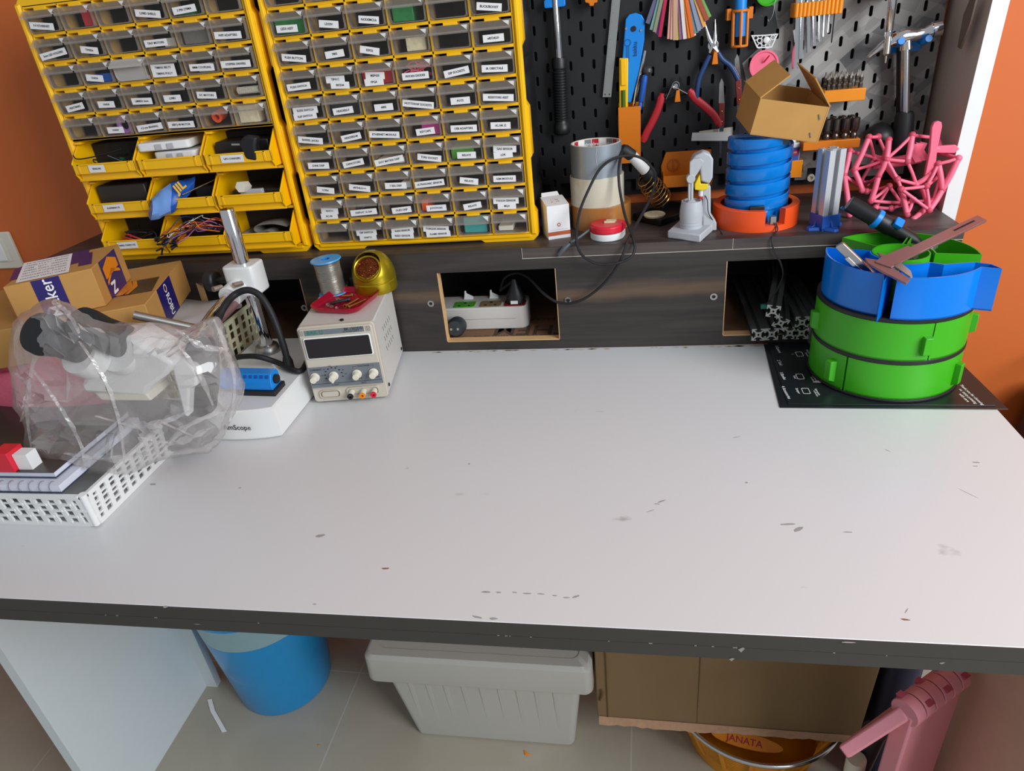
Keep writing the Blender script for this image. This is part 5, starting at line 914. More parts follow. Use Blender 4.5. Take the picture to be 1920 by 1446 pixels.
# aluminium profiles stacked in the right cut-out, sticking out of it
prof = extr(.0205)
mk('wrapped_alu', '#5a5a58', .3)
lst = [(1422, 628, 0, 0), (1447, 627, 0, 0), (1481, 625, 0, 0), (1503, 625, 0, 0), (1504, 605, 0, 0), (1464, 606, 26, 8), (1450, 584, 4, 14)]
lbs = ['lowest row, leftmost', 'lowest row, second from the left', 'lowest row, third from the left', 'lowest row, rightmost bare one', 'lying on the rightmost bare one', 'tilted across the lowest row', 'topmost of the pile']
for (px, py, tilt, yaw), lb in zip(lst, lbs):
    p = Yp(px, py, -.012); t = thing('aluminium_profile', 'aluminium slotted profile in the right cut-out, '+lb, 'profile', (p.x, p.y, p.z-.0102), group='aluminium profiles in the right cut-out')
    Mx = Matrix.Translation(p) @ Matrix.Rotation(R(-yaw), 4, 'Z') @ Matrix.Rotation(R(-90+(3 if yaw else 0)), 4, 'X') @ Matrix.Rotation(R(tilt), 4, 'Z')
    MB().prism(prof, .0005, .235, Mx).build('profile', 'wrapped_alu', t, smooth=15)
    # bright sawn end: web and corners with open slots
    MB().prism(prof, 0, .0005, Mx).build('sawn_end', 'alu_end', t, smooth=15); MB().lathe([(.0017, -.0003), (.0001, -.0003)], 14, Mx, True, False).build('core_hole', 'dark', t)
for k, (px, py) in enumerate(((1531, 632), (1535, 611))):
    p = Yp(px, py, -.018); t = thing('aluminium_profile', 'aluminium profile wrapped in clear film beside the drum, '+['lower one', 'upper one'][k], 'profile', (p.x, p.y, p.z-.0105), group='film wrapped aluminium profiles'); Mx = Matrix.Translation(p) @ Matrix.Rotation(R(-90), 4, 'X'); MB().prism(prof, 0, .23, Mx).build('profile', 'wrapped_alu', t, smooth=15); MB().prism(rrect(-.0118, .0118, -.0118, .0118, .003), -.003, .2, Mx).build('wrapping', 'wrap', t)
# ================================================================ bench power supply
F0, F1 = V((-.095, -.186, DZ+.004)), V((.0205, -.170, DZ+.004)); eu = (F1-F0).normalized(); W_ = (F1-F0).length; en = V((eu.y, -eu.x, 0)); H_ = .128; D_ = .163
t = thing('bench_power_supply', 'cream bench power supply with dark display and knobs standing on the white workbench', 'power supply', (F0+F1)/2-en*.08-V((0, 0, .004)))
MX = fr(F0, eu, (0, 0, 1))      # local: x along the front, y up, z out of the front
def onp(b): b.v = [MX @ p for p in b.v]; return b
b = MB().bx(.0012, W_-.0012, .002, H_-.001, -D_, -.008); onp(b).build('housing', 'cream_metal', t, bevel=.0015)
mk('bezel_cream', '#c4bbac', .45, var=.02)
b = MB(); b.prism(rrect(0, W_, 0, H_, .006), -.010, -.002); b.prism(rrect(.003, W_-.003, H_*.20, H_-.003, .004), -.002, .002); onp(b).build('front_bezel', 'bezel_cream', t, bevel=.0012)
b = MB().prism(rrect(W_*.065, W_*.935, H_*.60, H_*.875, .003), .002, .0042); onp(b).build('display_frame', 'white_plastic', t, bevel=.001)
b = MB().prism(rrect(W_*.085, W_*.92, H_*.615, H_*.86, .002), .0042, .0046); onp(b).build('display_window', 'display', t)
b = MB().bx(W_*.1, W_*.87, H_*.9, H_*.965, .002, .0024); b.m = 1; b.text('BAK U', .0085, Matrix.Translation((W_*.24, H_*.932, .0026)), None, .02); b.m = 2; b.text('BK-1502DD', .006, Matrix.Translation((W_*.74, H_*.945, .0026)), W_*.24, .012); b.text('DC POWER SUPPLY', .0028, Matrix.Translation((W_*.7, H_*.915, .0026)), None, .01)
for k in range(4): b.bx(W_*(.03+.016*k), W_*(.033+.016*k), H_*.9, H_*.965, .002, .0023).bx(W_*(.895+.016*k), W_*(.898+.016*k), H_*.9, H_*.965, .002, .0023)
onp(b).build('name_strip', ['grey_print', 'teal_print', 'ink'], t)
b = MB().bx(.0028, W_-.0028, H_*.215, H_*.49, .002, .0026); b.m = 1
b.bx(.004, W_-.004, H_*.262, H_*.266, .0026, .0028); b.text('CURRENT', .0042, Matrix.Translation((W_*.13, H_*.455, .0028)), None, .008); b.text('VOLTAGE', .0042, Matrix.Translation((W_*.76, H_*.462, .0028)), None, .008); b.text('OUT', .0035, Matrix.Translation((W_*.72, H_*.24, .0028)), None, .008); b.text('A  OUT', .0035, Matrix.Translation((W_*.34, H_*.24, .0028)), None, .008); b.text('FINE', .003, Matrix.Translation((W_*.69, H_*.30, .0028)), None, .008); b.text('COARSE', .003, Matrix.Translation((W_*.90, H_*.30, .0028)), None, .008)
b.bx(W_*.62, W_*.68, H_*.462, H_*.464, .0026, .0028).bx(W_*.84, W_*.89, H_*.462, H_*.464, .0026, .0028).bx(W_*.62, W_*.622, H_*.44, H_*.464, .0026, .0028).bx(W_*.888, W_*.89, H_*.44, H_*.464, .0026, .0028)
for a in range(-10, 200, 26): x, y = W_*.35+.0135*math.cos(R(a)), H_*.365+.0135*math.sin(R(a)); b.bx(x-.0012, x+.0012, y-.0008, y+.0008, .0026, .0029)
for a, tx in ((175, '1.5V'), (135, '3V'), (100, '4.5V'), (65, '6V'), (30, '9V'), (5, '12V')): b.text(tx, .0026, Matrix.Translation((W_*.35+.0185*math.cos(R(a)), H_*.365+.0165*math.sin(R(a)), .0028)), None, .006)
onp(b).build('control_panel', ['grey_print', 'ink'], t)
for x in (.10, .35, .66, .88):
    b = MB().lathe([(.0072, 0), (.0072, .0025), (.0058, .003), (.0050, .0125), (.0046, .0135), (.0001, .0135)], 20, Matrix.Translation((W_*x, H_*.365, .0026))); 
    if x == .35: b.bx(W_*x-.0015, W_*x+.0015, H_*.365-.0062, H_*.365+.0062, .0035, .0165)
    onp(b).build('knob', 'cream', t, bevel=.0003)
b = MB(); o_ = rrect(W_*.09, W_*.38, H_*.055, H_*.165, .0055); b.frame(o_, [(W_*.235+(x-W_*.235)*.9, H_*.11+(y-H_*.11)*.8) for x, y in o_], -.002, .0012); b.prism(rrect(W_*.125, W_*.345, H_*.075, H_*.145, .0035), -.002, .0018); onp(b).build('power_button', 'bezel_cream', t, bevel=.0005)
b = MB(); o_ = rrect(W_*.46, W_*.9, H_*.055, H_*.175, .0055); b.frame(o_, [(W_*.68+(x-W_*.68)*.93, H_*.115+(y-H_*.115)*.8) for x, y in o_], -.002, .001); onp(b).build('jack_surround', 'bezel_cream', t)
for x, m_, lb in ((.52, 'black_plastic', 'black jack'), (.68, 'amber_plastic', 'yellow jack'), (.83, 'red_plastic', 'red jack')):
    b = MB().cyl((W_*x, H_*.105, -.002), (W_*x, H_*.095, .009), .0048, n=18); o = onp(b).build('jack', 'cream', t, label=lb); b = MB().lathe([(.0048, .009), (.0048, .0115), (.0024, .0118), (.0022, .009)], 18, Matrix.Translation((W_*x, H_*.095, 0)), True, True); onp(b).build('jack_ring', m_, o)
b = MB()
for r_ in range(3):
    for k in range(5): zz = -.052-k*.013; y = H_*.76-r_*.017-k*.001; P4 = [(W_-.0011, y, zz), (W_-.0011, y-.009, zz-.004), (W_-.0011, y-.009, zz-.0058), (W_-.0011, y, zz-.0018)]; b.add(P4, [(0, 1, 2, 3)])
for zz, y in ((-.02, .012), (-.15, .012)): b.cyl((W_-.0015, y, zz), (W_+.0005, y, zz), .0028, n=14)
onp(b).build('vent_slots', 'dark', t)
for x in (.012, W_-.012):
    for zz in (-.02, -.15): b = MB().cyl((x, -.004, zz), (x, .003, zz), .005, n=16); onp(b).build('foot', 'rubber', t)
ZT = DZ+.004+H_-.001
# red tray with hardware
tq = [Zp(595, 590, ZT), Zp(684, 594, ZT), Zp(700, 546, ZT), Zp(622, 551, ZT)]; cT = sum(tq, V())/4; tx_ = (tq[1]-tq[0]).normalized(); TM = fr(cT, tx_, V((-tx_.y, tx_.x, 0))); tw, th_ = .044, .047
t = thing('parts_tray', 'small square red metal tray of screws on top of the power supply', 'tray', cT)
b = MB(); o_ = rrect(-tw, tw, -th_, th_, .020, 8); sc2 = lambda k, z: [TM @ V((x*k, y*k, z)) for x, y in o_]
b.rings([sc2(.84, 0), sc2(.9, .002), sc2(.99, .009), sc2(1, .0105), sc2(.975, .0105), sc2(.89, .004), sc2(.83, .002)], True, True); b.build('tray', 'tray_red', t)
def screw(name, lb, x, y, a, L_, r, m_, hr, grp=None):
    A_ = TM @ V((x, y, .0026+r)); d = (TM.to_3x3() @ V((math.cos(R(a)), math.sin(R(a)), 0))); t = thing(name, lb, 'screw', A_-V((0, 0, r)), group=grp)
    MB().lathe([(hr, -.003), (hr, -.0005), (r, 0), (r, L_), (r*.7, L_+.001)], 14, axis_m(A_, A_+d)).build('screw', m_, t)
    b = MB().lathe([(hr*.5, -.0032), (.0001, -.0032)], 6, axis_m(A_, A_+d), True, False); b.build('socket', 'dark', t)
screw('machine_screw', 'long brass screw in the red tray, left one of the pair', .010, -.018, 80, .030, .0017, 'brass', .0036); screw('machine_screw', 'long brass screw in the red tray, right one of the pair', .018, -.022, 68, .032, .0017, 'brass', .0036); screw('machine_screw', 'short brass screw at the back of the red tray', -.004, .024, 196, .015, .0016, 'brass', .0036); screw('machine_screw', 'black cap screw in the middle of the red tray', .0, .004, 222, .026, .0026, 'black_plastic', .0042)
for i, (x, y) in enumerate(((-.021, .008), (-.016, .002), (-.020, -.006), (-.024, -.018), (-.014, -.022), (-.002, -.028), (-.012, .006))):
    b = MB().lathe([(.0017, 0), (.0034, 0), (.0034, .0022), (.0017, .0022), (.0017, 0)], 6, TM @ Matrix.Translation((x, y, .0024)) @ Matrix.Rotation(R(20*i), 4, 'Y' if i % 2 else 'Z'), False, False); b.v = [p+V((0, 0, .0012 if i % 2 else 0)) for p in b.v]
    solo('hex_nut', b, 'zinc', 'small silver hex nut lying left in the red tray', 'nut', 'hex nuts in the red tray', smooth=20)
b = MB().lathe([(.0015, 0), (.003, 0), (.003, .002), (.0015, .002), (.0015, 0)], 12, Matrix.Translation(Zp(641, 601, ZT)), False, False); solo('washer', b, 'black_metal', 'small dark washer just in front of the red tray', 'washer')
# solder spool
c = V((-.0905, -.041, ZT)); t = thing('solder_spool', 'spool of solder wire with sky blue flanges on top of the power supply', 'spool', c); Mx = Matrix.Translation(c) @ Matrix.Rotation(R(-2), 4, 'Y')
fl = lambda z: [(.0075, z), (.0245, z), (.0250, z+.001), (.0245, z+.0025), (.0075, z+.0025)]
MB().lathe(fl(0)+[(.0075, 0)], 40, Mx, False, False).build('flange', 'skyblue', t); MB().lathe(fl(.056)+[(.0075, .056)], 40, Mx, False, False).build('flange', 'skyblue', t)
MB().lathe([(.0075, .0), (.0075, .0585), (.0065, .0585), (.0065, 0)], 24, Mx, False, False).build('hub', 'blue_plastic', t)
b = MB(); prf = [(.0076, .0026)]+[(.0205+(.0004 if i % 2 else -.0003)+.0003*math.sin(i*.23), .0027+.053*i/64) for i in range(65)]+[(.0076, .0558)]; b.lathe(prf, 40, Mx, False, False); b.build('solder_wire', 'solder', t)
# brass wool cleaner
c = V((-.020, -.031, ZT)); t = thing('tip_cleaner', 'gold dome tip cleaner with brass wool on top of the power supply', 'tip cleaner', c); Mx = Matrix.Translation(c)
pr = [(.034, 0), (.0355, .002), (.0355, .017), (.0342, .0185), (.0355, .02)]+[(.0358*math.cos(R(a))**.85 if a < 89 else .0001, .02+.045*math.sin(R(a))) for a in range(8, 91, 8)]+[(.0001, .067)]
od = V((.02, -.74, .66)).normalized(); oc = c+V((0, 0, .022))+od*.0325; OM = axis_m(oc, oc+od)
dm = MB().lathe(pr, 64, Mx, True, False).build('dome', 'gold', t)
bm_ = bmesh.new(); bm_.from_mesh(dm.data); bmesh.ops.bisect_plane(bm_, geom=bm_.verts[:]+bm_.edges[:]+bm_.faces[:], plane_co=oc-V(t.location), plane_no=od, clear_outer=True); bm_.to_mesh(dm.data); bm_.free()
MB().lathe([(.0222, -.003), (.0224, .001), (.0212, .0025), (.0198, .0015), (.0196, -.004)], 40, OM, False, False).build('opening_rim', 'gold', t)
b = MB(); b.lathe([(.0197, -.002), (.012, .0), (.0001, .001)], 24, OM, False, False); rg = random.Random(3)
for k in range(130):
    a = rg.uniform(0, 6.28); rr = .0185*math.sqrt(rg.random()); p = OM @ V((rr*math.cos(a), rr*math.sin(a), .0+.0025*(1-rr/.02))); q0 = rg.uniform(0, 6.28); R_ = rg.uniform(.0012, .0026); ax = V((rg.uniform(-1, 1), rg.uniform(-1, 1), rg.uniform(-1, 1))).normalized(); u = ax.orthogonal().normalized(); v_ = ax.cross(u)
    b.tube([p+(u*math.cos(q0+i*.7)+v_*math.sin(q0+i*.7))*R_ for i in range(6)], .00028, 4)
b.build('brass_wool', 'copper', t, stuff=False)
# small black clip between them
p = Zp(652, 542, ZT); t = thing('test_clip', 'small black clip with green spot between the solder spool and the gold cleaner', 'clip', p); b = MB().bx(p.x-.012, p.x+.004, p.y-.002, p.y+.018, ZT, ZT+.013); b.v = b.v; b.build('body', 'black_plastic', t, bevel=.002); MB().bx(p.x+.004, p.x+.02, p.y+.002, p.y+.02, ZT, ZT+.018).build('block', 'plug_grey', t, bevel=.002); MB().bx(p.x-.003, p.x+.002, p.y-.0026, p.y-.0018, ZT+.002, ZT+.009).build('green_spot', 'strip_green', t)
# ================================================================ boom microscope: heavy base, pole, clamp, boom, head
t = thing('boom_microscope', 'white boom microscope with chrome pole on a heavy base, its head under a plastic bag', 'microscope', (-.18, -.16, DZ))
mk('enamel', '#e4e4e2', .3, var=.015, coat=.2)
def plan(g): return [(-.108-g, -.04), (-.108-g, -.277+g*.6)]+[(-.108-g-(.147-g)*i/8, -.277+g*.6-.011*math.sin(PI*(i+.6)/9)) for i in range(1, 8)]+[(-.255, -.277+g*.6), (-.255, -.04)]
b = MB(); b.rings([[V((x, y, z)) for x, y in plan(g)] for g, z in ((.003, DZ+.001), (0, DZ+.004), (0, DZ+.012), (.003, DZ+.047), (.006, DZ+.0495))]); b.build('base', 'enamel', t, smooth=30)
b = MB(); b.rings([[V((x, y+.002, z)) for x, y in plan(.004)] for z in (DZ, DZ+.003)]); b.build('base_pad', 'rubber', t)
b = MB(); b.text('AmScope', .0115, Matrix.Translation((-.168, -.2884, DZ+.0235)) @ Matrix.Rotation(R(-2), 4, 'Z') @ Matrix.Rotation(R(88), 4, 'X'), None, .008); b.build('maker_mark', 'ink', t)
ZB = DZ+.0495; PX, PYY = -.2085, -.09
MB().lathe([(.021, 0), (.021, .004), (.018, .012), (.0165, .013)], 32, Matrix.Translation((PX, PYY, ZB-.0005))).build('pole_collar', 'brushed', t)
MB().lathe([(.0113, 0), (.0113, .232), (.0104, .2345), (.0001, .2345)], 32, Matrix.Translation((PX, PYY, ZB+.006)), True, False).build('pole', 'chrome', t)
cz = .932; b = MB().prism(rrect(PX-.027, PX+.027, PYY-.024, PYY+.022, .010, 2), cz-.025, cz+.023); b.build('clamp_block', 'enamel', t, bevel=.003, smooth=30)
b = MB().cyl((PX-.006, PYY-.02, cz-.012), (PX-.008, PYY-.05, cz-.016), .0175, n=28); b.build('boom_socket', 'enamel', t, bevel=.001)
b = MB().lathe([(.015, 0), (.0185, .003), (.0185, .014), (.014, .018), (.0001, .018)], 8, axis_m((PX-.052, PYY, cz-.004), (PX-.072, PYY, cz-.004))); b.cyl((PX-.025, PYY, cz-.004), (PX-.055, PYY, cz-.004), .005); b.build('clamp_knob', 'black_plastic', t, bevel=.001)
for dx_, dz_ in ((-.024, -.003), (.012, .002), (-.002, -.034)): b = MB().cyl((PX+dx_, PYY-.036, cz+dz_), (PX+dx_-.006, PYY-.05, cz+dz_+.002), .0042, n=10); b.build('thumb_screw', 'zinc', t)
hx = Yp(350, 655, -.34)
MB().tube([V((PX-.008, PYY-.045, cz-.012)), Yp(398, 588, -.19), hx], .0065, 14).build('boom_rod', 'chrome', t); MB().tube([V((PX-.0, PYY-.045, cz-.026)), Yp(408, 605, -.19), Yp(368, 668, -.34)], .0055, 14).build('boom_rod', 'mauve_metal', t)
MB().cyl(Yp(251, 591, -.25), Yp(372, 617, -.22), .0062, n=20).build('boom_end', 'brushed', t)
# cables of the light
MB().tube(sm([Yp(395, 640, -.26), Yp(407, 605, -.21), Yp(421, 574, -.18), Yp(440, 553, -.155), Yp(464, 544, -.15), Yp(487, 554, -.15), Yp(505, 580, -.155), Yp(520, 615, -.16), Yp(532, 650, -.165), Zp(542, 688, ZB+.008)+V((0, 0, 0))], 8), .0052, 12).build('lamp_cable', 'rubber', t)
p = Zp(543, 690, ZB); MB().lathe([(.008, 0), (.008, .012), (.006, .02)], 16, Matrix.Translation(p)).build('cable_gland', 'black_plastic', t)
tc_ = thing('power_cable', 'black cable lying across the microscope base towards the power supply', 'cable', V((-.17, -.15, ZB)))
MB().tube(sm([Yp(432, 674, -.15), Yp(452, 669, -.152), Yp(484, 669, -.157), Zp(520, 680, ZB+.010), Zp(550, 694, ZB+.007), V((-.112, -.165, ZB+.004)), V((-.125, -.10, ZB+.005)), V((-.13, -.05, ZB+.005))], 8), .0045, 10).build('cable', 'rubber', tc_)
# the head: tilted body, two eyepieces with rubber cups
def disc_seg(p0, p1, r0, r1=None, n=28): return MB().cyl(p0, p1, r0, r1, n)
e0, e1 = Yp(66, 622, -.445), Yp(152, 652, -.40); d = (e1-e0)
b = MB().lathe([(.017, 0), (.023, .002), (.0245, .012), (.021, d.length*.45), (.0195, d.length*.5), (.0195, d.length)], 30, axis_m(e0, e1)); b.build('eyepiece', 'rubber', t)
g0, g1 = Yp(150, 609, -.425), Yp(230, 640, -.375); d = (g1-g0)
b = MB().lathe([(.016, 0), (.0215, .002), (.0222, .012), (.0205, d.length*.5), (.0205, d.length*.55), (.0215, d.length)], 30, axis_m(g0, g1)); b.build('eyepiece', 'rubber', t)
u = (e1-e0).normalized(); MB().lathe([(.0235, -.01), (.025, 0), (.025, .014), (.02, .016)], 30, axis_m(e1+V((0, 0, -.012)), e1+u+V((0, 0, -.012)))).build('tube_mount', 'enamel', t); MB().lathe([(.028, -.01), (.0295, 0), (.0295, .014), (.026, .018)], 30, axis_m(g1+V((-.002, 0, -.014)), g1+u+V((-.002, 0, -.014)))).build('tube_mount', 'enamel', t)
b = MB(); q1 = [(p.x, p.z) for p in (Yp(*q, -.37) for q in ((205, 668), (225, 620), (262, 618), (300, 640), (345, 668), (330, 690), (298, 712), (292, 728), (180, 722), (172, 705)))]; b.prism(q1, -.026, .022, FX(-.37)); b.build('head_body', 'enamel', t, bevel=.005, smooth=30)
b = MB(); q1 = [(p.x, p.z) for p in (Yp(*q, -.37) for q in ((195, 722), (292, 724), (302, 737), (210, 737)))]; b.prism(q1, -.024, .02, FX(-.37)); b.build('head_plate', 'cream', t, bevel=.002)
b = MB(); q1 = [(p.x, p.z) for p in (Yp(*q, -.36) for q in ((330, 668), (352, 662), (378, 690), (378, 716), (364, 722), (362, 775), (354, 770), (336, 700)))]; b.prism(q1, -.012, .012, FX(-.36)); b.build('head_arm', 'enamel', t, bevel=.003)
b = MB(); q1 = [(p.x, p.z) for p in (Yp(*q, -.345) for q in ((378, 640), (402, 640), (404, 720), (398, 775), (366, 772), (367, 722), (378, 715)))]; b.prism(q1, -.014, .014, FX(-.345)); b.build('focus_rack', 'black_plastic', t, bevel=.003); p = Yp(383, 648, -.36); MB().cyl(p, p+V((0, -.02, 0)), .014, n=24).build('focus_knob', 'black_plastic', t, bevel=.002)
# clear bag over the head
sil = [(100, 562), (118, 566), (140, 578), (165, 590), (195, 600), (225, 606), (262, 606), (300, 605), (330, 612), (352, 613), (380, 602), (402, 594), (412, 600), (422, 630), (436, 662), (450, 695), (459, 720), (456, 748), (440, 775), (428, 800), (418, 826), (400, 842), (390, 850), (362, 852), (330, 858), (300, 862), (285, 868), (255, 885), (225, 892), (200, 892), (165, 889), (140, 884), (100, 872), (60, 862), (42, 840), (47, 805), (38, 780), (28, 765), (20, 720), (15, 690), (17, 650), (24, 605), (40, 590), (62, 577), (82, 566)]
cx_, cy_ = 215, 725; yc = -.385
b = MB(); rs = []; rg = random.Random(11)
sl = sm([V((x, y, 0)) for x, y in sil], 2, True)
for k in range(1, 18):
    th = PI*k/18; s_ = math.sin(th)**.38; yk = -math.cos(th); ring = []
    for i, p in enumerate(sl):
        fb = max(0, (p.y-740)/150); yy = yc-.03*fb+yk*(.075-.03*fb)
        p3 = Yp(cx_+(p.x-cx_)*s_, cy_+(p.y-cy_)*s_, yy); j = .004 if s_ < .9 else .0012
        n_ = V((rg.uniform(-1, 1), rg.uniform(-1, 1), rg.uniform(-1, 1)))*j+noise.noise_vector(p3*22+V((0, yk*2, 0)))*.008*(0.25 if s_ > .96 else 1)
        ring.append(p3+n_)
    rs.append(ring)
b.rings(rs, True, True); bag = thing('plastic_bag', 'crumpled clear plastic bag pulled over the microscope head', 'bag', Yp(215, 890, yc)); b.build('sheet', 'bag', bag, smooth=24)
b = MB()
for pts in ([(95, 575), (80, 625), (62, 680), (50, 760), (60, 840)], [(100, 566), (128, 590), (150, 625)], [(402, 598), (425, 660), (440, 720), (432, 790)], [(60, 690), (110, 760), (150, 830), (160, 880)], [(150, 640), (200, 720), (225, 800), (235, 870)], [(330, 640), (372, 700), (400, 760)], [(260, 820), (330, 830), (400, 800)], [(180, 780), (270, 800), (360, 770)], [(30, 700), (55, 730), (40, 790)], [(300, 850), (350, 800), (420, 770)], [(330, 618), (380, 650), (430, 655)], [(120, 850), (200, 862), (280, 850)]):
    cpt = sm([Yp(x, y, yc-.03*max(0, (y-740)/150)-(.078-.03*max(0, (y-740)/150))*max(.2, 1-((x-cx_)/235)**2*.8-((y-cy_)/175)**2*.45)) for x, y in pts], 7); n_ = len(cpt)
    ww = [rg.uniform(.001, .004)*(.3+math.sin(PI*i/(n_-1))) for i in range(n_)]; rs = []
    for i, p in enumerate(cpt): d = (cpt[min(n_-1, i+1)]-cpt[max(0, i-1)]).normalized(); s_ = d.cross(V((0, -1, .4))).normalized()*ww[i]; rs.append([p-s_, p+V((0, -.0025, .0008)), p+s_])
    b.rings(rs, False, False, False)
b.build('folds', 'bag_fold', bag, smooth=10)
# blue terminal box in a black tray on the base
p0 = Zp(447, 742, ZB); p1 = Zp(517, 744, ZB); p2 = Zp(536, 722, ZB); e_ = (p1-p0); f_ = (p2-p1)
t = thing('terminal_box', 'small bright blue connector box in a black tray on the microscope base', 'box', p0.lerp(p1, .5))
MB().hexa([p0, p1, p2, p0+f_]+[q+V((0, 0, .008)) for q in (p0, p1, p2, p0+f_)]).build('tray', 'black_plastic', t, bevel=.001)
u, v = e_.normalized(), f_.normalized(); o = p0+f_*.12+V((0, 0, .008)); L_ = e_.length*.93; dpt = f_.length*.8
b = MB(); pr = [(0, 0), (0, .014), (.006, .024), (dpt-.004, .024), (dpt, .018), (dpt, 0)]; b.rings([[o+u*x+V((v.x, v.y, 0))*a+V((0, 0, h)) for a, h in pr] for x in (-.03, L_)]); b.build('box', 'blue_plastic', t, bevel=.0008)
b = MB()
for k in range(7): s_ = o+u*(L_-.008-k*.009); b.add([s_+V((v.x, v.y, 0))*.0018+V((0, 0, .0184)), s_+u*.005+V((v.x, v.y, 0))*.0018+V((0, 0, .0184)), s_+u*.005+V((v.x, v.y, 0))*.0046+V((0, 0, .0224)), s_+V((v.x, v.y, 0))*.0046+V((0, 0, .0224))], [(0, 1, 2, 3)])
b.v = [p+V((0, -.0006, .0004)) for p in b.v]; b.m = 0; b.build('windows', ['foot_blue'], t); s_ = o+u*(L_+.0002)+v*dpt*.5+V((0, 0, .012)); MB().cyl(s_, s_+u*.004, .007, n=18).build('end_socket', 'black_plastic', t)
# ================================================================ white woven basket in front, at the left edge
def woven(b, p0, ex, L_, z0, z1, rows, cols, rim=.006, th=.0022, n=None, lip=.006):
    """a basket wall: strips round rows x cols of openings"""
    ex = V(ex).normalized(); nn = V((ex.y, -ex.x, 0)); tilt = .10
    def P(s, z, d): return p0+ex*s+V((0, 0, z-p0.z))+nn*(d+tilt*(z-z0))
    def bar(s0, s1, za, zb, d0=0, d1=th): b.hexa([P(s0, za, d0), P(s1, za, d0), P(s1, za, d1), P(s0, za, d1), P(s0, zb, d0), P(s1, zb, d0), P(s1, zb, d1), P(s0, zb, d1)])
    bar(0, L_, z0, z0+.006); bar(0, L_, z1-.005, z1, -.001, th+.0015)
    hz = (z1-.005-z0-.006)/rows; cw = L_/cols
    for r_ in range(1, rows): bar(0, L_, z0+.006+r_*hz-.0014, z0+.006+r_*hz+.0014, .0004, th-.0004)
    for c in range(cols+1): s = min(max(c*cw, .0035), L_-.0035); bar(s-.0035, s+.0035, z0+.004, z1-.003, 0, th+.0004)
    for r_ in range(rows):
        for c in range(cols):
            if (r_+c) % 2 == 0: s = (c+.5)*cw; za = z0+.006+r_*hz; bar(c*cw, (c+1)*cw, za+hz*.80, za+hz*1.15, .001, th+.0012)
BXR, BYF = -.262, -.478
t = thing('woven_basket', 'white plastic woven basket at the left edge of the bench holding notebooks', 'basket', (-.45, -.36, DZ))
b = MB(); woven(b, V((-.70, BYF, DZ+.002)), (1, 0, 0), .438, DZ+.002, .803, 4, 26); woven(b, V((BXR, BYF, DZ+.002)), (0, 1, 0), .23, DZ+.002, .803, 5, 14); woven(b, V((-.70, -.248, DZ+.002)), (1, 0, 0), .438, DZ+.002, .803, 4, 26)
b.tube([V((BXR-.001, BYF+.001, DZ+.003)), V((BXR+.004, BYF-.004, .803))], .0045, 10); b.build('walls', 'white_plastic', t); MB().prism(rrect(-.70, BXR+.001, BYF-.001, -.248, .012), DZ, DZ+.004).build('bottom', 'white_plastic', t)
b = MB()
for s0, s1 in (((-.70, BYF-.0075), (BXR, BYF-.0075)), ((BXR+.0075, BYF), (BXR+.0075, -.248))): pass
# notebooks lying on the basket
t = thing('spiral_notebook', 'spiral bound notebook, lower of the two at the left edge', 'notebook', (-.42, -.42, .8035)); zq = .8038
MB().bx(-.62, -.285, -.482, -.27, zq, zq+.0008).build('cover', 'navy_cover', t); MB().bx(-.62, -.287, -.480, -.272, zq+.0009, zq+.010).build('pages', 'page', t)
b = MB()
for k in range(22): x = -.600+k*.0143; b.tube([V((x, -.476+.006*math.cos(a), zq+.0055+.0068*math.sin(a))) for a in [i*PI/6 for i in range(12)]], .0006, 5, True)
b.build('spiral', 'steel', t)
t = thing('notebook', 'dark covered notebook lying on the spiral notebook in the basket', 'notebook', (-.42, -.38, .8145)); zq = .8150
MB().bx(-.62, -.300, -.467, -.262, zq, zq+.0008).build('cover', 'navy_cover', t); MB().bx(-.62, -.302, -.465, -.264, zq+.0008, zq+.008).build('pages', 'page', t); mk('dark_cover', '#3a3634', .3); MB().bx(-.62, -.300, -.467, -.262, zq+.008, zq+.009).build('cover', 'dark_cover', t)
p = Zp(20, 882, .8245); t = thing('red_box', 'small red and white carton lying on the dark notebook at the left edge', 'box', p); MB().bx(p.x-.014, p.x+.010, p.y-.004, p.y+.02, .8242, .851).build('carton', 'red_plastic', t, bevel=.0006); MB().bx(p.x+.0105, p.x+.030, p.y+.002, p.y+.018, .8242, .846).build('white_end', 'paper', t)
# crumpled pink cloth and black sack behind, partly seen through the bag
def blob(name, m_, lb, cat, c, r, seed, amp=.25, squash=1, rib=0, k=22):
    b = MB(); rs = []; 
    for i in range(1, k):
        th = PI*i/k; ring = []
        for j in range(36):
            a = 2*PI*j/36; d = V((math.sin(th)*math.cos(a), math.sin(th)*math.sin(a), math.cos(th))); nz_ = noise.noise(d*2.2+V((seed, 0, 0)))*amp+noise.noise(d*5+V((0, seed, 0)))*amp*.4
            q = V((d.x*r[0], d.y*r[1], d.z*r[2]))*(1+nz_); q.z = max(q.z, -r[2]*.8); ring.append(V(c)+q)
        rs.append(ring)
    b.rings(rs); return solo(name, b, m_, lb, cat, smooth=80)
pc = Yp(112, 752, -.285); blob('pink_cloth', 'pink_cloth', 'crumpled pink ribbed cloth heaped in the basket behind the plastic bag', 'cloth', pc, (.122, .026, .066), 2.3, .22)
pc = Yp(290, 800, -.312); blob('black_sack', 'black_plastic', 'shiny black sack below the pink cloth, seen through the plastic bag', 'sack', pc, (.092, .014, .046), 5.1, .14)
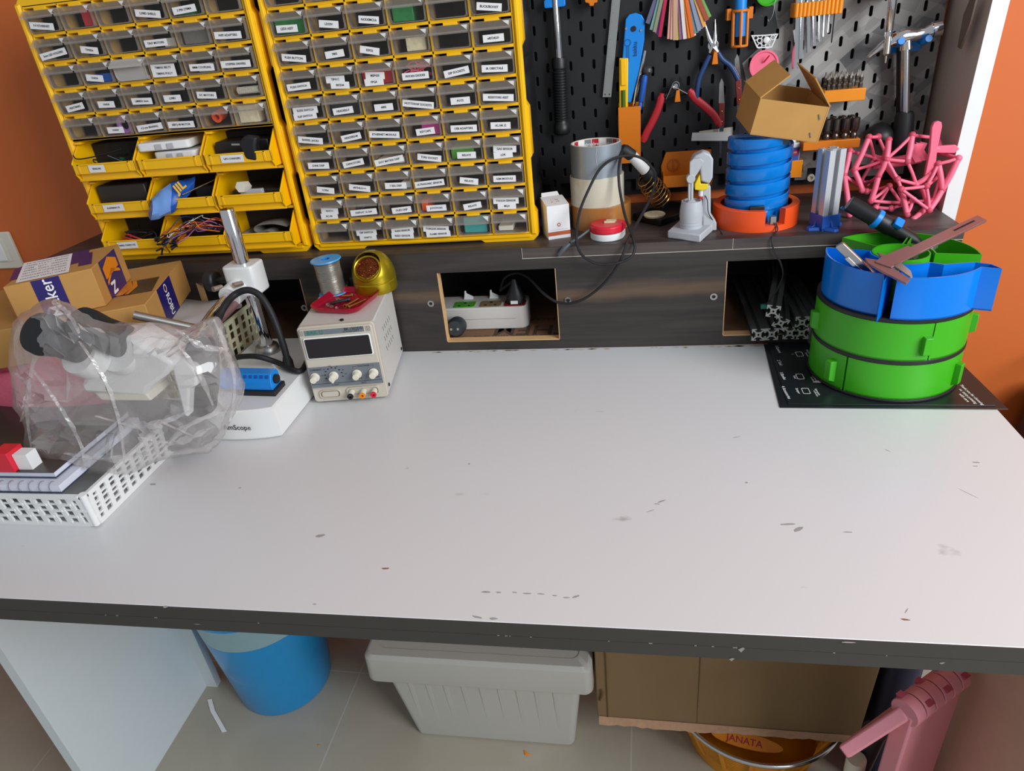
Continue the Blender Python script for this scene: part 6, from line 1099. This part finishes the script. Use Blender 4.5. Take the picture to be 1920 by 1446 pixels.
# ================================================================ rear basket, cartons and paper
t = thing('rear_basket', 'cream perforated basket standing against the shelf behind the microscope pole', 'basket', (-.45, -.1, DZ))
b = MB(); mk('cream_plastic', '#c9c4a4', .45); woven(b, V((-.276, -.20, DZ+.002)), (0, 1, 0), .185, DZ+.002, .858, 6, 9); woven(b, V((-.74, -.20, DZ+.002)), (1, 0, 0), .464, DZ+.002, .858, 6, 24); b.build('walls', 'cream_plastic', t); MB().bx(-.74, -.274, -.20, -.014, DZ, DZ+.004).build('bottom', 'cream_plastic', t)
b = MB(); rs = []
for i in range(9):
    ring = []; 
    for j in range(9): x = -.40+.125*i/8; y = -.185+.165*j/8; ring.append(V((x, y, .866+.010*noise.noise(V((x*18, y*18, 3)))+.008*(1-i/8))))
    rs.append(ring)
b.rings(rs, False, False, False); o = solo('paper_sheet', b, 'paper', 'white creased paper lying over the rear basket, right of the long carton', 'paper'); mo = o.modifiers.new('thickness', 'SOLIDIFY'); mo.thickness = .0008
def box3(name, lb, fr_, br_, fl_, z0, z1, m_='card'):
    fr_, br_, fl_ = (V((p[0], p[1], 0)) for p in (fr_, br_, fl_)); bl_ = fl_+br_-fr_; t = thing(name, lb, 'box', (fr_.x, fr_.y, z0)); U_ = V((0, 0, 1))
    MB().hexa([V((p.x, p.y, z)) for z in (z0, z1) for p in (fl_, fr_, br_, bl_)]).build('carton', m_, t, bevel=.0012)
    return t, fr_, br_, fl_, bl_
def on(o, u, v): return fr(o, u, v)
z0, z1 = .884, .940; f, bk, l = (-.300, -.217), (-.369, -.013), (-.560, -.362)
l = (f[0]-.33, f[1]-.152)
t, fr_, br_, fl_, bl_ = box3('long_carton', 'long brown carton with navy band on its end, under the labelled carton', f, bk, l, z0, z1)
en_ = (br_-fr_).normalized(); nn = V((en_.y, -en_.x, 0)); Le = (br_-fr_).length
def face(o, u, v, pts, off): Mx = fr(o, u, v); return [Mx @ V((x, y, off)) for x, y in pts]
b = MB(); O = V((fr_.x, fr_.y, z0)); b.add(face(O, en_, (0, 0, 1), [(Le*.28, 0), (Le*.62, 0), (Le*.62, z1-z0), (Le*.28, z1-z0)], .0003), [(0, 1, 2, 3)])
OT = V((fr_.x, fr_.y, z1)); lu = (fl_-fr_).normalized(); 
b.m = 3; b.add(face(OT, -lu, en_, [(-.19, Le*.30), (-.0, Le*.28), (-.0, Le*.62), (-.19, Le*.62)], .0003), [(0, 1, 2, 3)])
b.m = 2; b.add(face(OT, -lu, en_, [(-.062, Le*.30), (-.042, Le*.30), (-.034, Le*.46), (-.042, Le*.61), (-.062, Le*.61), (-.054, Le*.46)], .0006), [(0, 1, 2, 3, 4, 5)]); b.add(face(OT, -lu, en_, [(-.040, Le*.30), (-.034, Le*.30), (-.027, Le*.46), (-.034, Le*.61), (-.040, Le*.61), (-.034, Le*.46)], .0006), [(0, 1, 2, 3, 4, 5)])
b.m = 1; Mx = fr(O, en_, (0, 0, 1)); b.text('ROBU', .024, Mx @ Matrix.Translation((Le*.45, .022, .0006)) @ Matrix.Rotation(R(-90), 4, 'Z') if False else Mx @ Matrix.Translation((Le*.45, (z1-z0)*.36, .0006)) @ Matrix.Rotation(R(-90), 4, 'Z'), .034, .02)
b.lathe([(.0068, .0006), (.0054, .0006)], 20, Mx @ Matrix.Translation((Le*.45, (z1-z0)*.83, 0)), False, False); b.m = 2; b.lathe([(.0054, .0006), (.0042, .0006)], 20, Mx @ Matrix.Translation((Le*.45, (z1-z0)*.83, 0)), False, False)
mk('dark_tape', '#2c2620', .25); b.build('printed_tape', ['navy_print', 'white_print', 'orange_print', 'dark_tape'], t)
z0, z1 = .9405, .9975; f, bk, l = (-.362, -.2185), (-.405, -.098), (-.450, -.283)
t, fr_, br_, fl_, bl_ = box3('labelled_carton', 'brown carton with white shipping label and purple tape, on top of the long carton', f, bk, l, z0, z1)
en_ = (br_-fr_).normalized(); Le = (br_-fr_).length; lu = (fr_-fl_).normalized(); Ll = (fr_-fl_).length
b = MB(); OT = V((fl_.x, fl_.y, z1)); 
b.add(face(OT, lu, en_, [(Ll*.05, Le*.2), (Ll*.93, Le*.42), (Ll*.96, Le*.98), (Ll*.3, Le*.98), (Ll*.05, Le*.7)], .0003), [(0, 1, 2, 3, 4)])
O = V((fr_.x, fr_.y, z0)); h = z1-z0; b.add(face(O, en_, (0, 0, 1), [(Le*.22, 0), (Le*.80, 0), (Le*.80, h), (Le*.22, h)], .0003), [(0, 1, 2, 3)]); b.add(face(OT, lu, en_, [(Ll*.84, Le*.22), (Ll, Le*.22), (Ll, Le*.80), (Ll*.84, Le*.80)], .0004), [(0, 1, 2, 3)])
OF = V((fl_.x, fl_.y, z0)); b.add(face(OF, lu, (0, 0, 1), [(Ll*.30, 0), (Ll*.62, 0), (Ll*.62, h), (Ll*.30, h)], .0003), [(0, 1, 2, 3)])
b.m = 2; b.add(face(O, en_, (0, 0, 1), [(Le*.27, h*.50), (Le*.27, h*.80), (Le*.50, h*.97), (Le*.74, h*.80), (Le*.74, h*.58), (Le*.50, h*.74)], .0006), [(0, 1, 2, 3, 4)]); b.add(face(O, en_, (0, 0, 1), [(Le*.27, h*.34), (Le*.27, h*.43), (Le*.50, h*.66), (Le*.74, h*.50), (Le*.74, h*.42), (Le*.50, h*.57)], .0006), [(0, 1, 2, 3, 4, 5)])
b.m = 1; Mx = fr(O, en_, (0, 0, 1)); b.text('N', .026, Mx @ Matrix.Translation((Le*.40, h*.2, .0006)) @ Matrix.Rotation(R(-90), 4, 'Z'), None, .03); Mx = fr(OF, lu, (0, 0, 1)); b.text('Maker', .022, Mx @ Matrix.Translation((Ll*.46, h*.5, .0006)) @ Matrix.Rotation(R(90), 4, 'Z'), h*.95, .008)
b.add(face(OT, lu, en_, [(Ll*.14, Le*.04), (Ll*.74, Le*.04), (Ll*.74, Le*.93), (Ll*.14, Le*.93)], .0007), [(0, 1, 2, 3)])
b.m = 3; Mx = fr(OT, lu, en_)
for k, tx in enumerate(('SHIP TO: WORKSHOP, FIRST FLOOR', 'ORDER 4 0 2 7 1 - PREPAID', 'ITEM   QTY   WEIGHT', 'SPEED POST PARCEL', 'RETURN IF UNDELIVERED', 'CONTENTS: PARTS', 'HANDLE WITH CARE')): b.text(tx, .0075, Mx @ Matrix.Translation((Ll*.44, Le*(.84-.115*k), .0009)), Ll*.52, .01)
mk('tape_purple', '#2c2468', .3); b.build('printed_tape', ['tape_purple', 'white_print', 'orange_print', 'grey_print'], t)
# wall switch
t = thing('switch_plate', 'white wall switch plate on the orange wall at the left edge', 'switch', (-.99, .24, .86)); b = MB().prism(rrect(-1.05, -.9445, .862, .944, .004), 0, .008, FX(.2458)); b.build('plate', 'cream', t, bevel=.002); b = MB().prism(rrect(-1.0, -.9625, .878, .930, .002), .008, .0095, FX(.2458)); b.build('surround', 'cream', t, bevel=.0008)
b = MB().hexa([(-.992, .2365, .882), (-.974, .2365, .882), (-.974, .2345, .905), (-.992, .2345, .905), (-.992, .236, .926), (-.974, .236, .926), (-.974, .233, .926), (-.992, .233, .926)]); b = MB().prism(rrect(-.993, -.972, .881, .927, .001), .009, .0125, FX(.2458)); b.build('rocker', 'white_plastic', t, bevel=.0015)
# ================================================================ under the bench
c = V((-.378, -.118, 0)); t = thing('bucket', 'translucent bright blue bucket standing on the floor under the bench', 'bucket', c); mk('bucket_band', '#8fb0b8', .3)
Mx = Matrix.Translation(c)
MB().lathe([(.0001, .001), (.098, .001), (.1, .006), (.122, .225), (.1195, .225), (.0975, .008), (.0001, .008)], 56, Mx, False, False).build('body', 'bucket_blue', t)
MB().lathe([(.122, .2255), (.1275, .285), (.1255, .285), (.1195, .2255)], 56, Mx, False, False).build('upper_band', 'bucket_band', t); MB().lathe([(.1275, .2855), (.132, .2895), (.132, .296), (.122, .296), (.122, .2855)], 56, Mx, False, False).build('rim', 'bucket_blue', t)
# crate
t = thing('storage_crate', 'white translucent plastic crate with wide rim on the floor under the bench', 'crate', (.118, -.1, 0))
def taper(x0, x1, y0, y1, g, r): return rrect(x0-g, x1+g, y0-g, y1+g, r, 5)
def cr(g, z, r=.014): return [V((x, y, z)) for x, y in taper(-.042, .277, -.230, .03, g, r)]
b = MB().rings([cr(-.004, .0), cr(0, .004), cr(.024, .222), cr(.0215, .222), cr(-.003, .006)], True, True); b.build('body', 'crate', t)
b = MB().rings([cr(.0255, .215), cr(.044, .215), cr(.0455, .219), cr(.0445, .272), cr(.038, .279), cr(.022, .279), cr(.022, .272), cr(.0225, .2225)], False, False); b.build('rim', 'crate', t)
b = MB()
for k in range(9):
    x = -.02+k*.034; b.hexa([(x-.003, -.2325, .03), (x+.003, -.2325, .03), (x+.003, -.225, .03), (x-.003, -.225, .03), (x-.004, -.2545, .212), (x+.004, -.2545, .212), (x+.004, -.247, .212), (x-.004, -.247, .212)])
b.build('ribs', 'crate', t)
MB().prism(rrect(-.066, .301, -.254, .054, .014), .270, .2775).build('lid', 'crate', t, bevel=.002)
# folded carton lying on the yellow basket
t = thing('large_carton', 'large worn brown carton resting on the yellow basket under the bench', 'box', (.55, -.2, .13))
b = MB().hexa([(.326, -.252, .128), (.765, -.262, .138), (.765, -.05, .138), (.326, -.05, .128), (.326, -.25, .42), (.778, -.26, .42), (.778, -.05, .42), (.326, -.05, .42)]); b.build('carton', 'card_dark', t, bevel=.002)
b = MB(); rs = []; rg = random.Random(5)
top, bot = [], []
for k in range(41): x = .329+.433*k/40; z = .128+.01*k/40; top.append(V((x, -.2535-.01*k/40, z+.003))); bot.append(V((x, -.262-.008*k/40-rg.uniform(0, .002), z-.004-rg.uniform(0, .0035)-(.003 if 6 < k < 18 else 0))))
b.rings([top, bot, [p+V((0, .002, -.001)) for p in bot], [p+V((0, .002, -.001)) for p in top]], False, False, False); mk('torn_card', '#b08a6c', .9, var=.2, bump=.5, scale=120); b.build('torn_flap', 'torn_card', t)
b = MB().bx(.345, .3455, -.2545, -.252, .13, .42).bx(.50, .5005, -.2565, -.254, .135, .42); zz = [(.335, .205), (.3365, .196), (.3345, .186), (.332, .176)]; b.tube([V((x, -.2545, z)) for x, z in zz], [.0012, .002, .002, .0015], 6); mk('crease', '#5e4526', .9); b.build('creases', 'crease', t)
b = MB().prism(rrect(.785, .838, -.27, -.05, .02), .002, .5); mk('navy_bag', '#20243a', .6); solo('navy_bag', b, 'navy_bag', 'dark navy bag standing behind the pink folding stool', 'bag', bevel=.01)
# yellow basket
CB = V((.612, -.165, 0)); t = thing('yellow_basket', 'oval orange-yellow slotted basket with silver wire rim on the floor under the carton', 'basket', CB); a_, b__ = .152, .148
def ell(k, z, n=72): return [V((CB.x+a_*k*math.cos(2*PI*i/n), CB.y+b__*k*math.sin(2*PI*i/n), z)) for i in range(n)]
b = MB(); b.rings([ell(.78, .001), ell(.80, .03)], True, False); b.rings([ell(.795, .03), ell(.765, .002)], False, True)
zl = [.03+.0098*i for i in range(9)]; kk = lambda z: .80+.2*(z-.03)/.085
for z in zl: b.rings([ell(kk(z), z), ell(kk(z)+.004, z+.0038), ell(kk(z)-.006, z+.0038), ell(kk(z)-.008, z), ell(kk(z), z)], False, False)
for i in range(0, 72, 4): 
    q = [ell(kk(z)+.002, z)[i] for z in (.028, .07, .115)]; b.tube(q, .004, 6)
b.build('slotted_wall', 'basket_yellow', t, smooth=30)
MB().tube(ell(1.015, .119), .0042, 10, True).build('wire_rim', 'steel', t)
b = MB(); ang = [R(a) for a in range(232, 284, 4)]; 
P_ = lambda a, z: V((CB.x+a_*.93*math.cos(a), CB.y+b__*.93*math.sin(a), z))
fp = Yp(1400, 1388, -.24); b = MB(); pm = fr(fp, (.9, -.16, -.02), (0, .55, .83)); b.prism([(.062*math.cos(R(a)), .0145*math.sin(R(a))) for a in range(0, 360, 15)], 0, .004, pm); o = b.build('name_plate', 'amber_plastic', t, bevel=.001); b = MB().text('JANATA', .017, pm @ Matrix.Translation((-.004, -.001, .0044)), .085, .012); b.build('plate_letters', 'red_label', o)
# pink folding stool leaning against the side panel
h0, h1 = V((.750, -.402, .385)), V((.838, -.325, .392))
h0, h1 = Zp(1695, 1338, .44), Zp(1795, 1262, .44); ax = (h1-h0).normalized(); sd = V((ax.y, -ax.x, 0))
t = thing('folding_stool', 'pink plastic folding stool standing folded beside the right side panel', 'stool', (h0.x, h0.y, 0))
dL = (Yp(1606, 1395, h0.y-.01)-h0); dL = V((dL.x, dL.y, dL.z)).normalized(); 
def leaf(d, w0, th, name, lab=None):
    d = d.normalized(); nrm = ax.cross(d).normalized(); q = [h0-nrm*th, h1-nrm*th, h1+d*w0-nrm*th, h0+d*w0-nrm*th]; return MB().hexa(q+[p+nrm*2*th for p in q]).build(name, 'pink_stool', t, bevel=.003)
leaf(dL, .098, .009, 'leg_leaf'); dR = V((.0, .02, -1)); leaf(dR, .436, .012, 'leg_leaf')
L_ = (h1-h0).length
for k in range(6):
    a, e = h0+ax*(L_*k/6+.001), h0+ax*(L_*(k+1)/6-.001); b = MB().cyl(a, e, .0185, n=28); b.build('hinge_knuckle', 'pink_stool', t, bevel=.001)
b = MB()
for k in range(6): m_ = h0+ax*(L_*(k+.5)/6); s_ = 1 if k % 2 else -1; c_ = m_+V((0, 0, .0122))+sd*.0112*s_; b.hexa([c_-ax*.005-sd*.004, c_+ax*.005-sd*.004, c_+ax*.005+sd*.004, c_-ax*.005+sd*.004]+[p+V((0, 0, .004))+sd*.002*s_ for p in (c_-ax*.005-sd*.004, c_+ax*.005-sd*.004, c_+ax*.005+sd*.004, c_-ax*.005+sd*.004)])
mk('pink_shadow', '#b04a60', .6); b.build('hinge_slots', 'pink_shadow', t)
t = thing('grey_tube', 'dark grey rolled tube standing between the yellow basket and the pink stool', 'tube', (p.x, p.y, 0)); a, e = V((.70, -.335, .001)), Yp(1640, 1370, -.335); MB().cyl(V((e.x-.03, -.335, .001)), e, .017, n=24).build('tube', 'plug_grey', t); MB().cyl(Yp(1606, 1432, -.36)-V((0, 0, .10)), Yp(1606, 1422, -.36), .014, n=24).build('pale_sleeve', 'cream', t)
# scraps on the floor
ps = [Zp(393, 1312, .0015), Zp(399, 1334, .0015), Zp(421, 1373, .0015)]; b = MB(); w_ = V((.0045, .0015, 0)); b.rings([[p-w_, p+w_, p+w_+V((0, 0, .001)), p-w_+V((0, 0, .001))] for p in ps]); solo('paper_strip', b, 'paper', 'narrow bent white paper strip lying on the floor beside the bucket', 'scrap')
for nm, px, py, s_ in (('orange peel scrap on the floor in front of the crate', 988, 1412, .011), ('tiny brown scrap on the floor left of the crate', 598, 1397, .005)):
    p = Zp(px, py, .001); b = MB().tube([p+V((-s_*.5, s_*.4, 0)), p+V((-s_*.1, -s_*.2, .001)), p+V((s_*.6, -s_*.35, 0))], [s_*.16, s_*.3, s_*.12], 8); b.v = [V((q.x, q.y, max(.0002, q.z*.6))) for q in b.v]; solo('peel', b, 'orange_print', nm, 'scrap')
# dark clutter on the floor beyond the right end
b = MB().hexa([(1.06, -.02, .0), (1.5, -.02, .0), (1.5, .23, .0), (1.10, .23, .0), (1.10, .02, .52), (1.5, .0, .56), (1.5, .22, .58), (1.15, .22, .56)]); mk('bag_dark', '#4a3c36', .8); solo('floor_bag', b, 'bag_dark', 'dark bag standing on the floor beyond the right end of the bench', 'bag', bevel=.02)
b = MB().tube(sm([V((1.09, .03, .5)), V((1.12, .08, .56)), V((1.15, .15, .60)), V((1.18, .2, .62))], 5), .006, 8); solo('bag_strap', b, 'rubber', 'black strap standing up from the dark floor bag', 'strap')
# ================================================================ what lies in the yellow bins
def bin_at(r_, c): x0, x1, z0 = BIN[(r_, c)]; return V(((x0+x1)/2, YF, z0+.0036))
for r_, c, hh, yy, wh in ((0, 0, .05, .03, 'top left bin'), (0, 2, .05, .052, 'top right bin'), (1, 1, .05, .062, 'centre bin'), (1, 2, .05, .085, 'right middle bin'), (2, 0, .05, .045, 'bottom left bin'), (2, 1, .05, .034, 'bottom middle bin'), (2, 2, .05, .045, 'bottom right bin')):  # dark blocks added so the backs of the bins look shaded
    o = bin_at(r_, c); b = MB().bx(o.x-.054, o.x+.054, YF+yy, YF+.097, o.z, o.z+hh); solo('bin_shade_block', b, 'dark', 'added dark block standing in for shade at the back of the '+wh, 'box', bevel=.002)
o = bin_at(0, 0); t = thing('wire_coil', 'dark tangle of sensor wires with a small circuit board in the top left bin', 'wires', o+V((0, .03, 0)))
b = MB(); rg = random.Random(4)
for k in range(7): b.tube(sm([o+V((rg.uniform(-.035, .04), rg.uniform(-.012, .026), rg.uniform(.004, .036))) for _ in range(5)], 4), .0012, 5)
b.tube(sm([o+V((-.052, -.022, .040)), o+V((-.045, -.024, .034)), o+V((-.03, -.005, .033)), o+V((.02, .006, .04))], 5), .0011, 5); b.build('wires', 'black_plastic', t); MB().bx(o.x-.01, o.x+.045, YF+.008, YF+.029, o.z+.001, o.z+.028).build('module', 'dark', t); MB().bx(o.x+.01, o.x+.018, YF+.006, YF+.008, o.z+.018, o.z+.027).build('chip', 'pcb', t)
o = bin_at(0, 1)
for k, (dx_, dz, yaw, L_, m_, lb) in enumerate(((-.012, .004, 4, .085, 'cream', 'lowest'), (.006, .020, -3, .08, 'white_plastic', 'middle'), (-.016, .036, 8, .09, 'white_plastic', 'topmost'))):
    t = thing('charger_pack', 'white flat charger pack in the middle top bin, '+lb+' of three', 'charger', o+V((dx_, .02, dz)), (0, 0, R(yaw))); b = MB().prism(rrect(-L_/2, L_/2, -.034, .04, .008), 0, .013); b.build('shell', m_, t, bevel=.002, world=False)
    b = MB()
    for s_ in (-.012, .008): b.bx(s_, s_+.010, -.0365, -.034, .002, .010)
    b.build('clips', 'grey_plastic' if k else 'cream', t, world=False)
o = bin_at(0, 2); t = thing('plug_adapter', 'black power adapter with two-pin plug sticking out of the right top bin', 'adapter', o)
MB().bx(o.x-.048, o.x+.046, YF-.002, YF+.05, o.z, o.z+.040).build('brick', 'black_plastic', t, bevel=.002); b = MB(); q = o+V((.022, -.018, .030)); b.prism([(-.008, -.016), (.010, -.020), (.014, .004), (.020, .016), (.0, .020), (-.014, .010)], -.008, .010, FX(0)); b.v = [p+V((q.x, q.y, q.z)) for p in b.v]; b.build('plug_body', 'rubber', t, bevel=.004)
for dz in (.006, -.010): MB().cyl(q+V((-.006, -.004, dz)), q+V((-.026, -.008, dz+.002)), .0018, n=10).build('pin', 'steel', t)
o = bin_at(1, 0); b = MB().bx(o.x-.047, o.x+.045, YF-.004, YF+.07, o.z, o.z+.050); mk('brown_black', '#2a2420', .5); solo('black_case', b, 'brown_black', 'plain dark case filling the left bin of the middle row', 'case', bevel=.002)
o = bin_at(1, 1); t = thing('snack_wrapper', 'crumpled blue wrapper with yellow letters poking out of the centre bin', 'wrapper', o)
b = MB(); rs = []
for i in range(15):
    f_ = i/14; cpt = o+V((-.052+.058*f_, -.040+.055*f_, .012+.030*f_)); r = (.010+.014*math.sin(PI*min(1, f_*.9+.15))); rs.append([cpt+V((0, .5, .85)).normalized()*r*math.cos(a)*1.1+V((.55, -.5, .2)).normalized()*r*math.sin(a)*.8+noise.noise_vector(V((f_*6, a, 1)))*.0035 for a in [2*PI*j/14 for j in range(14)]])
b.rings(rs); n0 = len(b.f)
for i in range(n0): b.mi[i] = 0 if (i//14) > 5 else 1
mk('wrap_pale', '#6f9ad8', .2); b.build('wrapper', ['blue_print', 'wrap_pale'], t, smooth=25); b = MB().text('JIL', .02, fr(o+V((.004, -.026, .044)), (.8, .3, .5), (-.4, .2, .85)), .03, .03); b.build('letters', 'yellow', t)
b = MB().tube([o+V((.0, -.02, .030)), o+V((.05, .02, .046))], .001, 6); solo('thin_rod', b, 'steel', 'thin steel rod leaning in the centre bin beside the blue wrapper', 'rod'); b = MB().bx(o.x+.004, o.x+.05, YF+.01, YF+.06, o.z, o.z+.036); solo('black_case', b, 'dark', 'black block in the centre bin behind the blue wrapper', 'case', bevel=.003)
o = bin_at(1, 2); b = MB().lathe([(.0095, 0), (.0095, .02)], 6, Matrix.Translation(o+V((-.012, -.002, .033))) @ Matrix.Rotation(R(80), 4, 'X')); solo('hex_standoff', b, 'cream', 'cream hexagonal standoff lying in the right bin of the middle row', 'standoff', smooth=20); b = MB().bx(o.x-.046, o.x+.046, YF+.004, YF+.08, o.z, o.z+.026); solo('brown_case', b, 'brown_black', 'dark brown parts under the cream standoff in the right middle bin', 'case', bevel=.003); b = MB().bx(o.x-.02, o.x+.02, YF-.014, YF-.006, o.z+.022, o.z+.030); solo('pale_strip', b, 'grey_plastic', 'pale plastic strip at the front of the right middle bin', 'strip', bevel=.001)
o = bin_at(2, 0); rg = random.Random(9); b = MB()
for k in range(9): b.tube(sm([o+V((rg.uniform(-.04, .045), rg.uniform(-.012, .04), rg.uniform(.003, .036))) for _ in range(5)], 4), .0015, 6)
solo('barrel_leads', b, 'black_plastic', 'black connector leads heaped in the left bottom bin', 'wires'); b = MB()
for k in range(3): b.tube(sm([o+V((-.028+.01*k, -.019, .024+.005*k)), o+V((-.01+.01*k, -.016, .02+.002*k)), o+V((.005+.01*k, -.005, .012))], 4), .0017, 6)
solo('red_leads', b, 'red_grip', 'short red leads at the front of the left bottom bin', 'wires')
o = bin_at(2, 1); rg = random.Random(21); cols = ['red_grip', 'navy_grip', 'amber_plastic', 'white_plastic', 'lilac', 'black_plastic', 'orange_silk']; nm = {'red_grip': 'red', 'navy_grip': 'navy', 'amber_plastic': 'yellow', 'white_plastic': 'white', 'lilac': 'lilac', 'black_plastic': 'black', 'orange_silk': 'orange'}
for k in range(21):
    m_ = cols[k % 7]; a = o+V((rg.uniform(-.056, -.022), rg.uniform(-.046, -.024), rg.uniform(.012, .034))); e = o+V((rg.uniform(.02, .048), rg.uniform(-.01, .03), rg.uniform(.02, .036))); t = thing('jumper_wire', nm[m_]+' jumper wire spilling from the middle bottom bin', 'wire', a, group=nm[m_]+' jumper wires in the middle bottom bin')
    mid = [a.lerp(e, f_)+V((rg.uniform(-.012, .012), rg.uniform(-.014, .006), .018*math.sin(PI*f_)*rg.uniform(.4, 1.6))) for f_ in (.25, .5, .75)]
    MB().tube(sm([a]+mid+[e], 6), .0007, 5).build('lead', m_, t); d = V((rg.uniform(-1, -.1), rg.uniform(-.7, .2), rg.uniform(-.9, .1))).normalized(); MB().cyl(a, a+d*.012, .0016, n=4).build('pin_housing', 'black_plastic', t); MB().cyl(e, e+V((.006, .002, .006)), .0016, n=4).build('pin_housing', 'black_plastic', t)
o = bin_at(2, 2); b = MB(); P_ = [(.045, .030), (.02, .036), (-.01, .034), (-.018, .026), (-.01, .020), (.008, .022), (.014, .014), (0, .008), (-.025, .016), (-.042, .022)]
pp = sm([V((x, 0, z)) for x, z in P_], 5); b.rings([[o+p+V((0, y, 0)) for p in pp] for y in (-.008, .03)], False, False, False); s_ = solo('webbing_strap', b, 'webbing', 'folded grey webbing strap in the right bottom bin', 'strap'); mo = s_.modifiers.new('thickness', 'SOLIDIFY'); mo.thickness = .0016
b = MB().bx(o.x-.045, o.x+.0, YF-.006, YF+.04, o.z, o.z+.008); mk('dark_red', '#7a1830', .7); solo('red_pouch', b, 'dark_red', 'dark red pouch under the grey strap in the right bottom bin', 'pouch', bevel=.002)
# ================================================================ what shows through the clear drawers
def cell(cab, r_, c):
    x0 = (-.546 if cab == 'L' else -.146)+.013; n = 5 if cab == 'L' else 10; zr = Z0+ROW*5 if cab == 'L' else Z0; return V((x0+c*CW+CW/2, YF, zr+(n-1-r_)*ROW+.0048))
def block(cab, r_, c, m_, lb, x0, x1, h, y0=.004, y1=.05, name='part_block', cat='parts'):
    o = cell(cab, r_, c); b = MB().bx(o.x+x0, o.x+x1, YF+y0, YF+y1, o.z, o.z+h); return solo(name, b, m_, lb, cat, bevel=.001)
block('R', 1, 0, 'pcb', 'green circuit boards in the top left visible drawer of the right cabinet', -.025, .024, .020, name='circuit_board', cat='circuit board'); block('R', 1, 3, 'pcb', 'green circuit board in the unlabelled drawer of the right cabinet, top row', -.024, .008, .022, name='circuit_board', cat='circuit board')
block('R', 3, 2, 'red_grip', 'red boards behind the two-line label in the right cabinet', -.025, .025, .02, name='circuit_board', cat='circuit board'); block('R', 5, 3, 'magenta', 'pink key caps in a drawer of the right cabinet', -.005, .026, .02, name='key_caps', cat='key caps'); block('R', 9, 4, 'teal', 'teal module in the bottom row of the right cabinet', -.018, .02, .026, .002, name='module', cat='module'); block('R', 8, 3, 'orange_silk', 'orange joystick cap in a drawer of the right cabinet', -.025, -.014, .018, name='joystick_cap', cat='cap'); block('R', 2, 3, 'sponge', 'beige components in an unlabelled drawer of the right cabinet', -.010, .02, .018, name='components', cat='components'); block('R', 9, 5, 'cream', 'cream strip in the bottom right drawer of the right cabinet', -.022, .002, .008, name='strip', cat='strip'); block('R', 6, 4, 'strip_green', 'green relay board in a drawer of the right cabinet', -.024, .012, .018, name='circuit_board', cat='circuit board'); block('R', 7, 2, 'paper', 'white display module in a drawer of the right cabinet', .008, .024, .010, name='display_module', cat='module')
block('R', 4, 1, 'dark', 'black header strips in a drawer of the right cabinet, fourth full row', -.025, .025, .02, name='headers', cat='components'); block('R', 6, 2, 'cream', 'pale dot matrix module in a drawer of the right cabinet', -.024, .02, .009, name='module', cat='module')
block('L', 2, 1, 'blue_print', 'blue parts bag in a drawer of the left cabinet', -.024, .02, .012, name='parts_bag', cat='bag'); block('L', 0, 1, 'red_grip', 'dark red block in the top row of the left cabinet', .002, .024, .026, name='block', cat='block'); block('L', 1, 4, 'webbing', 'grey-brown motors in an unlabelled drawer of the left cabinet', -.022, .022, .024, name='motors', cat='motors'); block('L', 4, 5, 'sponge', 'beige card in the last small drawer of the left cabinet', -.026, .008, .026, name='card', cat='card'); block('L', 1, 3, 'cream', 'pale tiny motors in a drawer of the left cabinet', .004, .024, .012, name='motors', cat='motors'); block('L', 0, 4, 'pcb', 'green part in the top row of the left cabinet, fifth drawer', -.02, .006, .012, name='circuit_board', cat='circuit board'); block('L', 2, 4, 'white_plastic', 'white couplings in a drawer of the left cabinet', -.012, .01, .012, name='couplings', cat='couplings')
o = cell('L', 4, 4); b = MB().lathe([(.0045, 0), (.0085, 0), (.0085, .02), (.0045, .02), (.0045, 0)], 20, Matrix.Translation(o+V((-.004, .004, .012))) @ Matrix.Rotation(R(-80), 4, 'X'), False, False); solo('orange_fitting', b, 'orange_silk', 'bright orange tube fitting in a small drawer of the left cabinet', 'fitting')
o = cell('L', 4, 1); b = MB().tube([o+V((.012+.011*math.cos(a), .005, .013+.011*math.sin(a))) for a in [i*PI/8 for i in range(16)]], .004, 8, True); solo('lilac_ring', b, 'lilac', 'lilac plastic ring in a small drawer of the left cabinet', 'ring')
o = cell('L', 3, 5); b = MB(); pts = [o+V((-.018+.036*i/140, .008+.005*math.cos(i*.8), .008+.005*math.sin(i*.8))) for i in range(141)]; b.tube(pts, .0007, 5); solo('coil_spring', b, 'cream', 'pale coil spring in a small drawer of the left cabinet', 'spring')
o = cell('R', 3, 3); b = MB(); rg = random.Random(2)
for k in range(6): b.tube(sm([o+V((rg.uniform(-.024, .024), rg.uniform(.002, .02), rg.uniform(.002, .026))) for _ in range(6)], 4), .0009, 5)
solo('pink_wires', b, 'pink_cloth', 'pink wires curled in a drawer of the right cabinet', 'wires')
